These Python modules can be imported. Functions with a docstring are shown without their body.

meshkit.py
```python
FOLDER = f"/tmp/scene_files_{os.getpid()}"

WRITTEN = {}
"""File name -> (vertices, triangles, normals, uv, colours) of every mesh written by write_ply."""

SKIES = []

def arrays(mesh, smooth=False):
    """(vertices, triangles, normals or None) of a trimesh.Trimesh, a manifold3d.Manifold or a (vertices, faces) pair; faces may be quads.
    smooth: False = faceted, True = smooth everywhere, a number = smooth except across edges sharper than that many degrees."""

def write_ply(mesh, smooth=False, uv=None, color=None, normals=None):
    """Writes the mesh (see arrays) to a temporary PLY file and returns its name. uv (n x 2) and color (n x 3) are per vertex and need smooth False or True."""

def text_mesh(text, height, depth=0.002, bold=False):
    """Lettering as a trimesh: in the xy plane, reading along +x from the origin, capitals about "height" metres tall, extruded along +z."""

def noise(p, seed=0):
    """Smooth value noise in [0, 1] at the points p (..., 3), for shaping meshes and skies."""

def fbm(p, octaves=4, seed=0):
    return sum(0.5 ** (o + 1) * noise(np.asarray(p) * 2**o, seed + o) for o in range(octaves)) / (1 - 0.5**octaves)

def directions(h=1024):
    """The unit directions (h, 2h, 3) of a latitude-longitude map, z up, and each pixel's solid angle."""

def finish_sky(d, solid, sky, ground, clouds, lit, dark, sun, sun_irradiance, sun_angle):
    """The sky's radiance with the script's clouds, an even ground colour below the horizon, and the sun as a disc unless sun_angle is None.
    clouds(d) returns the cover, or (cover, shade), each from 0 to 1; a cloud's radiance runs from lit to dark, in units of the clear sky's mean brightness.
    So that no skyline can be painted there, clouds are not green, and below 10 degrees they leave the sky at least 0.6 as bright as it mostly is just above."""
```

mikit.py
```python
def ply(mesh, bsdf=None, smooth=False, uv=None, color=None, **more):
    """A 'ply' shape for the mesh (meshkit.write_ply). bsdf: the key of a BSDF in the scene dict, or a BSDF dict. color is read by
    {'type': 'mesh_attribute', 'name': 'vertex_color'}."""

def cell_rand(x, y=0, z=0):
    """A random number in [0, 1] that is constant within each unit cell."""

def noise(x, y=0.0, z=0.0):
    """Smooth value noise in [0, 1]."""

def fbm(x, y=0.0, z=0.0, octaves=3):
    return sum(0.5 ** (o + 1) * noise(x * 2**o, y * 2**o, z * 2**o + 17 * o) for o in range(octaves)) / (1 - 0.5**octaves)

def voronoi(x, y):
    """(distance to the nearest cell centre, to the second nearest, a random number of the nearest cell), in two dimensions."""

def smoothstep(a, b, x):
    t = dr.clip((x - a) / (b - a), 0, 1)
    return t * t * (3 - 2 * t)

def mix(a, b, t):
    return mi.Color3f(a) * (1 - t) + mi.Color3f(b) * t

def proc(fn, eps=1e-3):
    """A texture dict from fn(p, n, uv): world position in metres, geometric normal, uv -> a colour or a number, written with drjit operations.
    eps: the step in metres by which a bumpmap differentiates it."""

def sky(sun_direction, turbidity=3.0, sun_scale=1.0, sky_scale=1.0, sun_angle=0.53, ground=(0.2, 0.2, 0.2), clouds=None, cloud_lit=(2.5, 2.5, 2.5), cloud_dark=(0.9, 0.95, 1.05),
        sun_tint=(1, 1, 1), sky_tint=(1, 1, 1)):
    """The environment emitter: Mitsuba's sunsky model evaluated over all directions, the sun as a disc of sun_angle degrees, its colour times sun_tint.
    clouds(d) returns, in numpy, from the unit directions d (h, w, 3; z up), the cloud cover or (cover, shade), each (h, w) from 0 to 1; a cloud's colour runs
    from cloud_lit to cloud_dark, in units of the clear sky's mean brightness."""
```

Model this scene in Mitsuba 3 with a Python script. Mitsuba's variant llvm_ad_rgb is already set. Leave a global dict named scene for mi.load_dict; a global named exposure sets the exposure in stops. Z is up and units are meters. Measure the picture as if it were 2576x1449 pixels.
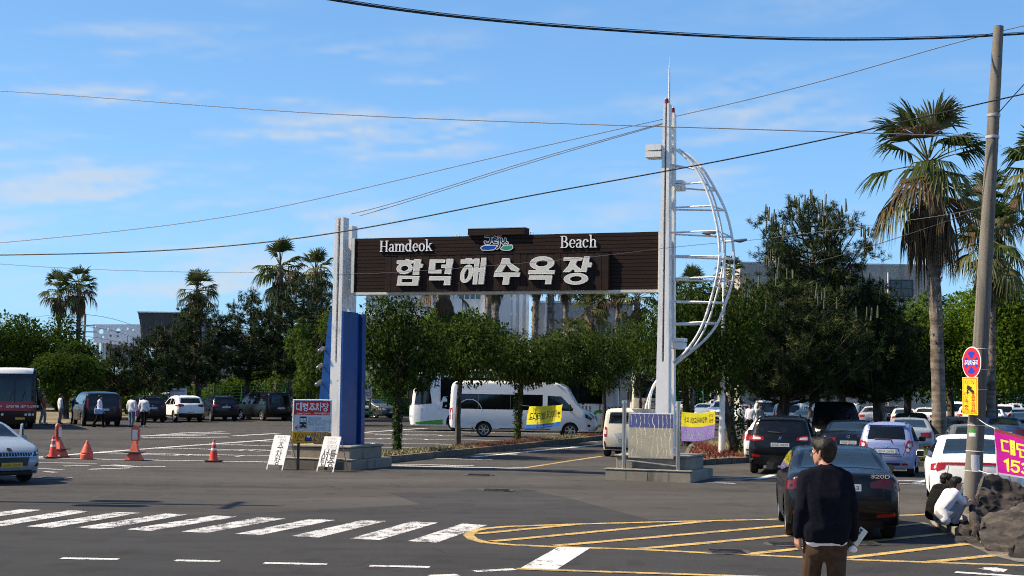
import math, random
import numpy as np
import drjit as dr
import mitsuba as mi
import trimesh, shapely, manifold3d
from shapely.geometry import Polygon, LineString, Point, box as sbox
from shapely import affinity
from scipy.spatial import Delaunay
import mikit, meshkit
from mikit import proc, noise, fbm, voronoi, smoothstep, mix

T = mi.ScalarTransform4f
scene, labels = {}, {}
exposure = 2.4

# ---------------------------------------------------------------- camera: hand held, 2.31 m above the car park
EYE = np.array([0.0, 0.0, 2.31])
FOC, PW, PH = 3700.0, 2576.0, 1449.0            # focal length in photo pixels at a photo width of 2576
PITCH, ROLL = math.atan((981.5 - PH / 2) / FOC), 0.015
_f = np.array([0, math.cos(PITCH), math.sin(PITCH)])
_r0, _u0 = np.array([1.0, 0, 0]), np.array([0, -math.sin(PITCH), math.cos(PITCH)])
_r = math.cos(ROLL) * _r0 + math.sin(ROLL) * _u0
_u = -math.sin(ROLL) * _r0 + math.cos(ROLL) * _u0
scene['camera'] = {'type': 'perspective', 'fov': math.degrees(2 * math.atan(PW / 2 / FOC)), 'fov_axis': 'x', 'near_clip': 0.1, 'far_clip': 4000.0,
                   'to_world': T().look_at(origin=EYE.tolist(), target=(EYE + _f).tolist(), up=_u.tolist())}

# ---------------------------------------------------------------- daylight: high sun straight from the left, thin cirrus
SUN = np.array([-1.0, 0.0, 1.06])


def cirrus(d):
    az, el = np.arctan2(d[..., 0], d[..., 1]), np.arcsin(np.clip(d[..., 2], -1, 1))
    p = np.stack([az * 7 + el * 16, el * 70 - az * 7, np.zeros_like(az)], -1)
    w = meshkit.fbm(p * 1.0, 5, 11)
    w2 = meshkit.fbm(np.stack([az * 3.1, el * 12 + az * 1.5, 0 * az + 5], -1), 4, 3)
    fine = meshkit.fbm(np.stack([az * 22 + el * 60 + 3 * w, el * 250 - az * 42 + 5 * w, 0 * az], -1), 5, 7)
    c = np.clip((w - 0.46) * 3.0, 0, 1) * np.clip((w2 - 0.38) * 4, 0, 1) * np.clip(fine * 3.4 - 1.0, 0, 1.3)
    return np.clip(c, 0, 1) * 0.62


scene['sky'] = mikit.sky(SUN, turbidity=2.6, clouds=cirrus, cloud_lit=(1.75, 1.85, 1.95), sky_tint=(0.78, 1.00, 1.13), sky_scale=0.86, ground=(0.16, 0.16, 0.15))


# ---------------------------------------------------------------- surveying: from a point of the photograph to a point of the place
def ray(px, py):
    return _f + (px - PW / 2) / FOC * _r - (py - PH / 2) / FOC * _u


def G(px, py, z=0.0):
    d = ray(px, py)
    return EYE + d * ((z - EYE[2]) / d[2])


def at(px, py, Y):
    d = ray(px, py)
    return EYE + d * (Y / d[1])


# ---------------------------------------------------------------- materials
def rgb(c):
    return {'type': 'rgb', 'value': [float(x) for x in (c if hasattr(c, '__len__') else (c, c, c))]}


def mat(name, c, rough=0.5, **k):
    b = {'type': 'principled', 'base_color': c if isinstance(c, dict) else rgb(c), 'roughness': rough if isinstance(rough, dict) else float(rough)}
    b.update(k)
    scene[name] = {'type': 'twosided', 'bsdf': b} if not k.get('spec_trans') else b


def grain(a, b, sx, sy, sz, oct=3, lo=0.3, hi=0.7):
    return proc(lambda p, n, uv: mix(a, b, smoothstep(lo, hi, fbm(p.x * sx, p.y * sy, p.z * sz, oct))))


def asphalt_fn(base, warm, amount):
    def fn(p, n, uv):
        big = fbm(p.x * 0.12, p.y * 0.05, 0, 4)
        mid = fbm(p.x * 1.3, p.y * 0.6, 3, 4)
        streak = fbm(p.x * 0.22 + p.y * 0.05, p.y * 1.1 - p.x * 0.25, 7, 4)
        qx, qy = p.x + 7.0, p.y - 62.0
        rad = dr.sqrt(qx * qx + qy * qy)
        arc = fbm(rad * 1.1, dr.atan2(qy, qx) * 1.3, 2, 4)
        g = noise(p.x * 55, p.y * 55, 1) * 0.55 + noise(p.x * 140, p.y * 140, 2) * 0.45
        v = 0.72 + 0.24 * big + 0.10 * mid + amount * (streak - 0.5) + amount * 1.3 * (arc - 0.5) + 0.34 * (g - 0.5)
        c, d = voronoi(p.x * 0.16 + 0.35 * noise(p.x * 0.9, p.y * 0.9, 4), p.y * 0.11 + 0.3 * noise(p.x * 0.8, p.y * 0.8, 9))[:2]
        crack = 1 - smoothstep(0.004, 0.012, d - c)
        spot = smoothstep(0.70, 0.80, noise(p.x * 2.3, p.y * 2.3, 8)) + 0.8 * smoothstep(0.66, 0.74, fbm(p.x * 0.55, p.y * 0.35, 12, 4))
        lane = fbm(p.y * 2.1 + 0.08 * p.x, p.x * 0.05, 15, 3)
        v = v + amount * 0.7 * (lane - 0.5)
        v = v * (1 - 0.35 * crack * smoothstep(0.45, 0.6, noise(p.x * 0.3, p.y * 0.3, 6))) * (1 - 0.14 * spot)
        return mix(base, warm, big) * v
    return fn


def worn_paint(col, under, lo, hi):
    def fn(p, n, uv):
        w = fbm(p.x * 7, p.y * 5, 0, 5) * 0.6 + fbm(p.x * 40, p.y * 26, 2, 3) * 0.4
        k = smoothstep(lo, hi, w)
        dirt = 0.78 + 0.3 * fbm(p.x * 1.4, p.y * 1.1, 5, 3)
        return mix(mi.Color3f(col) * dirt, under, k)
    return fn


def rock_fn(p, n, uv):
    v = fbm(p.x * 2.6, p.y * 2.6, p.z * 2.6, 5)
    h = noise(p.x * 26, p.y * 26, p.z * 26) * (0.55 + 0.45 * noise(p.x * 70, p.y * 70, p.z * 70))
    c = mix((0.016, 0.014, 0.0125), (0.075, 0.063, 0.053), smoothstep(0.30, 0.72, v))
    lich = smoothstep(0.60, 0.70, fbm(p.x * 5, p.y * 5, p.z * 5 + 9, 4))
    return mix(c, (0.12, 0.105, 0.088), lich * 0.45) * (0.65 + 0.7 * h)


def concrete_fn(a, b):
    def fn(p, n, uv):
        v = fbm(p.x * 1.7, p.y * 1.7, p.z * 1.7, 5)
        st = smoothstep(0.50, 0.72, fbm(p.x * 6 + p.y * 5, 2, p.z * 0.8, 4))
        return mix(a, b, v) * (1 - 0.38 * st) * (0.85 + 0.3 * noise(p.x * 30, p.y * 30, p.z * 30))
    return fn


def pole_fn(p, n, uv):
    v = fbm(p.x * 3, p.y * 3, p.z * 1.2, 4)
    st = smoothstep(0.52, 0.66, fbm(p.x * 16, p.y * 16, p.z * 0.5, 3))
    return mix((0.125, 0.113, 0.094), (0.20, 0.183, 0.156), v) * (1 - 0.3 * st) * (0.88 + 0.24 * noise(p.x * 60, p.y * 60, p.z * 60))


def wood_fn(p, n, uv):
    v = fbm(p.x * 0.9, p.y * 0.9, p.z * 7, 4)
    f = fbm(p.x * 6, p.y * 6, p.z * 60, 3)
    return mix((0.0095, 0.0050, 0.0040), (0.026, 0.0135, 0.0105), v) * (0.7 + 0.6 * f)


def palm_bark_fn(p, n, uv):
    ring = fbm(p.x * 2, p.y * 2, p.z * 9, 3)
    v = fbm(p.x * 5, p.y * 5, p.z * 2.5, 4)
    return mix((0.075, 0.058, 0.043), (0.24, 0.20, 0.16), smoothstep(0.3, 0.7, 0.5 * ring + 0.5 * v))


def bark_fn(p, n, uv):
    v = fbm(p.x * 9, p.y * 9, p.z * 2.2, 4)
    return mix((0.030, 0.023, 0.018), (0.105, 0.085, 0.066), smoothstep(0.3, 0.7, v))


def plaster_fn(a, b):
    def fn(p, n, uv):
        v = fbm(p.x * 0.35, p.y * 0.35, p.z * 0.35, 4)
        st = smoothstep(0.55, 0.75, fbm(p.x * 1.6 + p.y, 1, p.z * 0.16, 4))
        return mix(a, b, v) * (1 - 0.22 * st)
    return fn


def steel_fn(p, n, uv):
    v = fbm(p.x * 1.1, p.y * 1.1, p.z * 0.5, 4)
    st = smoothstep(0.60, 0.74, fbm(p.x * 9 + p.y * 8, 0, p.z * 0.7, 4))
    rust = smoothstep(0.745, 0.79, fbm(p.x * 7, p.y * 7, p.z * 4, 4))
    return mix(mix((0.66, 0.66, 0.65), (0.78, 0.78, 0.77), v) * (1 - 0.16 * st), (0.30, 0.19, 0.11), rust * 0.45)


def pipe_fn(p, n, uv):
    fl = smoothstep(0.56, 0.62, fbm(p.x * 9, p.y * 9, p.z * 5, 4))
    return mix((0.74, 0.74, 0.72), (0.30, 0.28, 0.25), fl * 0.75)


def map_fn(p, n, uv):
    t = p.x * 0.94 - p.y * 0.34
    z = p.z
    head = smoothstep(1.375, 1.385, z)
    wob = t * 8.6 + 0.5 * noise(t * 3, z * 4, 1) + 1.1 * fbm(t * 3.3, z * 5, 3, 4)
    fr = dr.abs(wob - dr.floor(wob) - 0.5)
    crack = smoothstep(0.43, 0.47, fr + 0.16 * (fbm(t * 20, z * 9, 2, 3) - 0.5)) * smoothstep(0.30, 0.42, noise(t * 5, z * 3.1, 7))
    rows = smoothstep(0.35, 0.5, dr.abs(z * 22 - dr.floor(z * 22) - 0.5)) * smoothstep(0.42, 0.58, noise(t * 26, dr.floor(z * 22), 4))
    paper = mix((0.50, 0.45, 0.33), (0.38, 0.34, 0.25), fbm(t * 3, z * 3, 1, 4))
    body = mix(paper, (0.10, 0.10, 0.11), rows * 0.55)
    peel = smoothstep(0.62, 0.66, fbm(t * 3.1 + 4, z * 2.6, 8, 4))
    c = mix(body, (0.085, 0.10, 0.26), head)
    return mix(mix(c, (0.52, 0.49, 0.43), peel * 0.7), (0.74, 0.71, 0.63), crack)


def dry_fn(p, n, uv):
    return mix((0.16, 0.12, 0.065), (0.30, 0.235, 0.14), fbm(p.x * 1.3, p.y * 1.3, p.z * 3, 4))


mat('asphalt_old', proc(asphalt_fn((0.043, 0.042, 0.0405), (0.057, 0.0545, 0.0505), 0.38)), 0.88, specular=0.25)
mat('asphalt_new', proc(asphalt_fn((0.0295, 0.0300, 0.0308), (0.0375, 0.0378, 0.0380), 0.26)), 0.85, specular=0.25)
mat('earth', grain((0.10, 0.085, 0.05), (0.17, 0.14, 0.085), 0.8, 0.8, 0.8), 0.95)
mat('road_white', proc(worn_paint((0.46, 0.46, 0.455), (0.085, 0.085, 0.085), 0.50, 0.60)), 0.75)
mat('road_white_fresh', proc(worn_paint((0.52, 0.52, 0.51), (0.12, 0.12, 0.12), 0.57, 0.70)), 0.75)
mat('road_yellow', proc(worn_paint((0.46, 0.305, 0.085), (0.20, 0.155, 0.095), 0.46, 0.62)), 0.75)
mat('line_white', grain((0.34, 0.34, 0.335), (0.48, 0.48, 0.47), 1.1, 0.8, 1), 0.75)
mat('iron', grain((0.030, 0.028, 0.026), (0.085, 0.078, 0.070), 14, 14, 14), 0.6)
mat('iron_grey', grain((0.13, 0.13, 0.13), (0.20, 0.20, 0.19), 9, 9, 9), 0.6)
mat('concrete', proc(concrete_fn((0.16, 0.147, 0.120), (0.26, 0.24, 0.20))), 0.9)
mat('concrete_dark', proc(concrete_fn((0.08, 0.074, 0.065), (0.15, 0.14, 0.122))), 0.9)
mat('pole_concrete', proc(pole_fn), 0.85)
mat('rock', proc(rock_fn), 0.92)
mat('steel_white', proc(steel_fn), 0.42)
mat('pipe_white', proc(pipe_fn), 0.45)
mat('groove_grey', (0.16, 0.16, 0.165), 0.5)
mat('wood_dark', proc(wood_fn), 0.75, specular=0.2)
mat('wood_joint', (0.006, 0.004, 0.004), 0.9)
mat('letter_face', grain((0.52, 0.52, 0.46), (0.58, 0.58, 0.52), 3, 3, 3), 0.45)
mat('letter_rim', (0.80, 0.81, 0.79), 0.4)
mat('letter_white', (0.82, 0.82, 0.82), 0.4)
mat('blue_steel', grain((0.002, 0.048, 0.20), (0.0025, 0.060, 0.25), 1, 1, 0.6), 0.38)
mat('lamp_grey', (0.20, 0.20, 0.20), 0.35, metallic=0.6)
mat('stainless', grain((0.40, 0.39, 0.37), (0.56, 0.55, 0.53), 6, 6, 1.2), 0.32, metallic=0.85)
mat('galvanised', grain((0.40, 0.41, 0.42), (0.52, 0.53, 0.54), 5, 5, 2), 0.45, metallic=0.3)
mat('beacon_red', (0.20, 0.015, 0.012), 0.15)
mat('map_print', proc(map_fn), 0.45)
mat('sign_white', (0.80, 0.80, 0.80), 0.35)
mat('board_white', (0.56, 0.57, 0.58), 0.5)
mat('sign_grey', (0.58, 0.61, 0.64), 0.35)
mat('sign_red', (0.56, 0.012, 0.022), 0.35)
mat('sign_yellow', (0.72, 0.36, 0.012), 0.4)
mat('sign_bright_yellow', (0.90, 0.50, 0.006), 0.4)
mat('sign_blue', (0.015, 0.035, 0.42), 0.4)
mat('ink_black', (0.012, 0.012, 0.014), 0.5)
mat('ink_grey', (0.22, 0.25, 0.28), 0.5)
mat('ink_red', (0.42, 0.015, 0.01), 0.5)
mat('ink_maroon', (0.20, 0.012, 0.008), 0.5)
mat('ink_violet', (0.03, 0.025, 0.14), 0.5)
mat('wood_post', grain((0.075, 0.05, 0.032), (0.14, 0.10, 0.07), 10, 10, 2), 0.85)
mat('cone_red', grain((0.62, 0.045, 0.018), (0.70, 0.060, 0.028), 3, 3, 3), 0.45)
mat('cone_faded', grain((0.58, 0.085, 0.045), (0.66, 0.13, 0.075), 3, 3, 3), 0.5)
mat('reflective', (0.72, 0.66, 0.62), 0.35)
mat('rubber', (0.018, 0.018, 0.018), 0.75)
for _n, _c in (('banner_yellow', (0.86, 0.76, 0.05)), ('banner_blue', (0.03, 0.16, 0.62)), ('banner_violet', (0.36, 0.25, 0.64)), ('banner_pink', (0.80, 0.035, 0.42)), ('banner_edge', (0.84, 0.76, 0.82))):
    scene[_n] = {'type': 'principledthin', 'base_color': rgb(_c), 'roughness': 0.7, 'diff_trans': 1.0, 'eta': 1.4}
mat('letter_yellow', (0.86, 0.72, 0.05), 0.6)
mat('rope_white', (0.66, 0.66, 0.64), 0.8)
mat('rope_black', (0.012, 0.012, 0.014), 0.7)
mat('wire_dark', (0.012, 0.013, 0.016), 0.6)
mat('wire_grey', (0.10, 0.11, 0.13), 0.6)
# vehicles
GL = dict(clearcoat=0.5, clearcoat_gloss=0.95, specular=0.4)
mat('paint_black', (0.0032, 0.0035, 0.0045), 0.2, specular=0.35, clearcoat=0.35, clearcoat_gloss=0.95)
mat('paint_navy', (0.0035, 0.005, 0.011), 0.2, specular=0.35, clearcoat=0.35, clearcoat_gloss=0.95)
mat('paint_graphite', (0.020, 0.022, 0.025), 0.25, **GL)
mat('paint_white', (0.74, 0.74, 0.73), 0.3, **GL)
mat('paint_cream', (0.62, 0.58, 0.47), 0.3, **GL)
mat('paint_silver', (0.36, 0.38, 0.40), 0.3, metallic=0.35, **GL)
mat('paint_taxi', (0.27, 0.33, 0.39), 0.3, metallic=0.25, **GL)
mat('paint_grey', (0.13, 0.14, 0.15), 0.28, metallic=0.3, **GL)
mat('paint_lilac', (0.24, 0.29, 0.50), 0.28, metallic=0.2, **GL)
mat('paint_blue', (0.05, 0.10, 0.20), 0.28, metallic=0.3, **GL)
mat('paint_red', (0.34, 0.010, 0.022), 0.3, **GL)
mat('paint_green', (0.06, 0.34, 0.035), 0.35, **GL)
mat('paint_orange', (0.6, 0.2, 0.05), 0.35, **GL)
mat('glass_dark', (0.0045, 0.0055, 0.007), 0.04, specular=0.62)
mat('glass_tint', (0.012, 0.020, 0.024), 0.03, specular=0.72)
mat('trim_black', (0.012, 0.012, 0.013), 0.5)
mat('tyre', (0.016, 0.016, 0.016), 0.8)
mat('alloy', (0.52, 0.52, 0.53), 0.28, metallic=0.8)
mat('chrome', (0.72, 0.72, 0.72), 0.12, metallic=1.0)
mat('lens_red', (0.30, 0.004, 0.006), 0.08, **GL)
mat('lens_deep_red', (0.10, 0.003, 0.004), 0.08, **GL)
mat('lens_clear', (0.55, 0.55, 0.55), 0.1, **GL)
mat('lens_lit', (0.85, 0.20, 0.10), 0.15, **GL)
mat('sea_green', (0.01, 0.24, 0.17), 0.5)
mat('plate_white', (0.62, 0.64, 0.64), 0.4)
mat('plate_yellow', (0.60, 0.36, 0.02), 0.4)
mat('ink_green', (0.02, 0.12, 0.08), 0.5)
# plants
def leaf(name, c, t, rough=0.42, spec=0.5):
    scene[name] = {'type': 'principledthin', 'base_color': rgb(c), 'roughness': rough, 'diff_trans': t, 'eta': 1.55 if rough < 0.3 else 1.45, 'spec_trans': 0.0}


leaf('leaf_glossy', (0.027, 0.049, 0.010), 0.45, 0.28)
leaf('leaf_glossy_pale', (0.095, 0.135, 0.032), 0.7, 0.28)
leaf('leaf_dark', (0.034, 0.060, 0.014), 0.5, 0.36)
leaf('leaf_green', (0.056, 0.100, 0.014), 0.75)
leaf('leaf_bright', (0.125, 0.205, 0.022), 0.9)
leaf('leaf_hedge', (0.036, 0.062, 0.015), 0.65)
leaf('palm_leaf', (0.062, 0.088, 0.026), 0.5, 0.38)
leaf('palm_leaf_pale', (0.16, 0.17, 0.075), 0.5, 0.4)
leaf('palm_dead', (0.135, 0.098, 0.062), 0.3, 0.7)
mat('needle', (0.020, 0.035, 0.010), 0.75, specular=0.15)
mat('needle_sunlit', (0.070, 0.090, 0.026), 0.75, specular=0.15)  # sunlit tone of the same needles, light put into the base colour
mat('candle', (0.105, 0.110, 0.062), 0.7)
mat('bark', proc(bark_fn), 0.9)
mat('palm_bark', proc(palm_bark_fn), 0.9)
mat('twig', (0.14, 0.125, 0.10), 0.9)
mat('ivy', (0.030, 0.055, 0.012), 0.5)
mat('flower_red', (0.16, 0.032, 0.020), 0.8)
mat('flower_brown', (0.085, 0.060, 0.030), 0.8)
mat('flower_cream', (0.30, 0.28, 0.13), 0.8)
mat('dry_grass', proc(dry_fn), 0.95)
mat('green_grass', (0.07, 0.095, 0.022), 0.9)
# buildings
mat('plaster_white', proc(plaster_fn((0.60, 0.61, 0.62), (0.70, 0.71, 0.71))), 0.85)
mat('plaster_pale', proc(plaster_fn((0.48, 0.50, 0.52), (0.56, 0.58, 0.60))), 0.85)
mat('plaster_grey', proc(plaster_fn((0.25, 0.25, 0.255), (0.32, 0.32, 0.32))), 0.9)
mat('plaster_beige', proc(plaster_fn((0.30, 0.28, 0.25), (0.38, 0.355, 0.32))), 0.9)
mat('metal_dark', grain((0.030, 0.030, 0.033), (0.044, 0.044, 0.048), 2, 2, 0.3), 0.5)
mat('perforated_white', (0.80, 0.81, 0.82), 0.5)
mat('window_blue', (0.03, 0.10, 0.14), 0.05, specular=0.7)
mat('window_dark', (0.012, 0.020, 0.030), 0.05, specular=0.7)
mat('green_fence', (0.012, 0.10, 0.035), 0.55)
mat('net_green', (0.02, 0.12, 0.05), 0.7)
# people
mat('skin', (0.40, 0.225, 0.155), 0.5)
mat('skin_warm', (0.48, 0.25, 0.17), 0.5)
mat('hair', grain((0.005, 0.004, 0.004), (0.014, 0.011, 0.010), 50, 50, 18), 0.62, specular=0.3)
mat('cloth_navy', grain((0.0032, 0.0040, 0.0090), (0.0055, 0.0068, 0.0140), 60, 60, 60), 0.95, specular=0.15)
mat('cloth_black', grain((0.005, 0.005, 0.006), (0.010, 0.010, 0.011), 60, 60, 60), 0.95, specular=0.15)
mat('cloth_brown', grain((0.036, 0.018, 0.009), (0.060, 0.031, 0.016), 40, 40, 22), 0.9, sheen=0.3)
mat('cloth_white', grain((0.62, 0.64, 0.70), (0.70, 0.72, 0.77), 20, 20, 20), 0.9)
mat('cloth_grey', grain((0.22, 0.23, 0.25), (0.29, 0.30, 0.32), 30, 30, 30), 0.9)
mat('cloth_denim', (0.075, 0.115, 0.17), 0.9)
mat('cloth_blue', (0.28, 0.38, 0.62), 0.8)
mat('cloth_slate', (0.035, 0.048, 0.075), 0.9)
mat('cloth_rust', (0.16, 0.05, 0.035), 0.9)
mat('cloth_pink', (0.35, 0.10, 0.22), 0.9)
mat('phone_white', (0.66, 0.72, 0.66), 0.25)


# ---------------------------------------------------------------- things, parts, meshes
def free(key):
    if key not in scene and key not in labels:
        return key
    n = 1
    while f'{key}_{n:03d}' in scene or f'{key}_{n:03d}' in labels:
        n += 1
    return f'{key}_{n:03d}'


def thing(name, label, cat=None, group=None, kind=None):
    k = free(name)
    labels[k] = {'label': label}
    if cat: labels[k]['category'] = cat
    if group: labels[k]['group'] = group
    if kind: labels[k]['kind'] = kind
    return k


used = set()


def put(key, mesh, material, smooth=False, tw=None, label=None, kind=None):
    """One entry of the scene under this key (numbered when taken)."""
    k = key if key not in scene else None
    if k is None:
        n = 1
        while f'{key}_{n:03d}' in scene: n += 1
        k = f'{key}_{n:03d}'
    d = dict(mesh) if isinstance(mesh, dict) else mikit.ply(mesh, material, smooth)
    d['bsdf'] = {'type': 'ref', 'id': material}
    if tw is not None: d['to_world'] = T(np.asarray(tw, float))
    scene[k] = d
    if label: labels[k] = {'label': label}
    if kind: labels.setdefault(k, {})['kind'] = kind
    return k


def part(parent, name, mesh, material, smooth=False, tw=None, label=None, kind=None):
    key = f'{parent}__{name}'
    if key in scene or key in used:
        n = 1
        while f'{key}_{n:03d}' in scene or f'{key}_{n:03d}' in used: n += 1
        key = f'{key}_{n:03d}'
    used.add(key)
    if mesh is not None: put(key, mesh, material, smooth, tw, label, kind)
    return key


def kit_place(kit, key, M, remap=None):
    """Places the parts of a kit [(sub key, shape dict, material)] under the thing's key, at the matrix M."""
    for sub, d, m in kit:
        put(f'{key}__{sub}', d, (remap or {}).get(m, m), tw=M)


def frame(x, y, z, heading, s=1.0):
    """Local +x towards the heading (degrees from north to the right), +y to its left, z up."""
    h = math.radians(heading)
    X, Yv = np.array([math.sin(h), math.cos(h), 0]), np.array([-math.cos(h), math.sin(h), 0])
    M = np.eye(4)
    M[:3, 0], M[:3, 1], M[:3, 2], M[:3, 3] = X * s, Yv * s, np.array([0, 0, 1.0]) * s, (x, y, z)
    return M


def cat(ms):
    ms = [m for m in ms if m is not None]
    return ms[0] if len(ms) == 1 else trimesh.util.concatenate(ms)


def box(x0, x1, y0, y1, z0, z1, bev=0.0):
    if bev:
        w, d, h = x1 - x0, y1 - y0, z1 - z0
        b = min(bev, w / 2.01, d / 2.01, h / 2.01)
        pts = []
        for sx in (0, 1):
            for sy in (0, 1):
                for sz in (0, 1):
                    c = np.array([x1 if sx else x0, y1 if sy else y0, z1 if sz else z0])
                    sg = np.array([1 - 2 * sx, 1 - 2 * sy, 1 - 2 * sz]) * b
                    for k in range(3):
                        o = sg.copy(); o[k] = 0
                        pts.append(c + o)
        m = manifold3d.Manifold.hull_points(np.array(pts)).to_mesh()
        return trimesh.Trimesh(m.vert_properties[:, :3], m.tri_verts, process=False)
    m = trimesh.creation.box((x1 - x0, y1 - y0, z1 - z0))
    m.apply_translation(((x0 + x1) / 2, (y0 + y1) / 2, (z0 + z1) / 2))
    return m


def tube(pts, r, sides=8, caps=True):
    p = np.asarray(pts, float)
    n = len(p)
    r = np.broadcast_to(r, (n,))
    t = np.gradient(p, axis=0)
    t /= np.linalg.norm(t, axis=1, keepdims=True) + 1e-12
    a = np.cross(t, [0, 0, 1.0] if abs(t[:, 2]).mean() < 0.9 else [1.0, 0, 0])
    a /= np.linalg.norm(a, axis=1, keepdims=True) + 1e-12
    b = np.cross(t, a)
    g = np.arange(sides) * 2 * np.pi / sides
    v = (p[:, None] + r[:, None, None] * (np.cos(g)[None, :, None] * a[:, None] + np.sin(g)[None, :, None] * b[:, None])).reshape(-1, 3)
    f = []
    for i in range(n - 1):
        for j in range(sides):
            q = (i * sides + j, i * sides + (j + 1) % sides, (i + 1) * sides + (j + 1) % sides, (i + 1) * sides + j)
            f += [(q[0], q[2], q[1]), (q[0], q[3], q[2])]
    if caps:
        v = np.vstack([v, p[:1], p[-1:]])
        for j in range(sides):
            f += [(n * sides, (j + 1) % sides, j)[::-1], (n * sides + 1, (n - 1) * sides + j, (n - 1) * sides + (j + 1) % sides)[::-1]]
    return trimesh.Trimesh(v, f, process=False)


def cyl(p0, p1, r, sides=10, r1=None):
    return tube([p0, p1], [r, r if r1 is None else r1], sides)


def lathe(prof, sides=16, at_=(0, 0, 0)):
    prof = np.asarray(prof, float)
    g = np.arange(sides) * 2 * np.pi / sides
    v = np.stack([prof[:, None, 0] * np.cos(g), prof[:, None, 0] * np.sin(g), np.broadcast_to(prof[:, None, 1], (len(prof), sides))], -1).reshape(-1, 3)
    f = []
    for i in range(len(prof) - 1):
        for j in range(sides):
            q = (i * sides + j, i * sides + (j + 1) % sides, (i + 1) * sides + (j + 1) % sides, (i + 1) * sides + j)
            f += [(q[0], q[1], q[2]), (q[0], q[2], q[3])]
    m = trimesh.Trimesh(v, f, process=False)
    m.apply_translation(at_)
    return m


def slab(poly, h):
    """Extrusion of a shapely polygon (or several) along +z by h."""
    return cat([trimesh.creation.extrude_polygon(g, h, engine='earcut') for g in getattr(poly, 'geoms', [poly]) if g.area > 1e-7])


def flat(poly):
    out = []
    for g in getattr(poly, 'geoms', [poly]):
        if g.geom_type == 'Polygon' and g.area > 1e-9:
            v, f = trimesh.creation.triangulate_polygon(g, engine='earcut')
            out.append(trimesh.Trimesh(np.c_[v, np.zeros(len(v))], f, process=False))
    m = cat(out)
    if m.face_normals[:, 2].mean() < 0: m.invert()
    return m


def stand(m, o, right, up):
    """Turns a mesh drawn in the xy plane (facing +z) into one standing at o with these two directions."""
    r, u = np.asarray(right, float), np.asarray(up, float)
    r, u = r / np.linalg.norm(r), u / np.linalg.norm(u)
    M = np.eye(4)
    M[:3, 0], M[:3, 1], M[:3, 2], M[:3, 3] = r, u, np.cross(r, u), o
    m = m.copy(); m.apply_transform(M)
    return m


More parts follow.
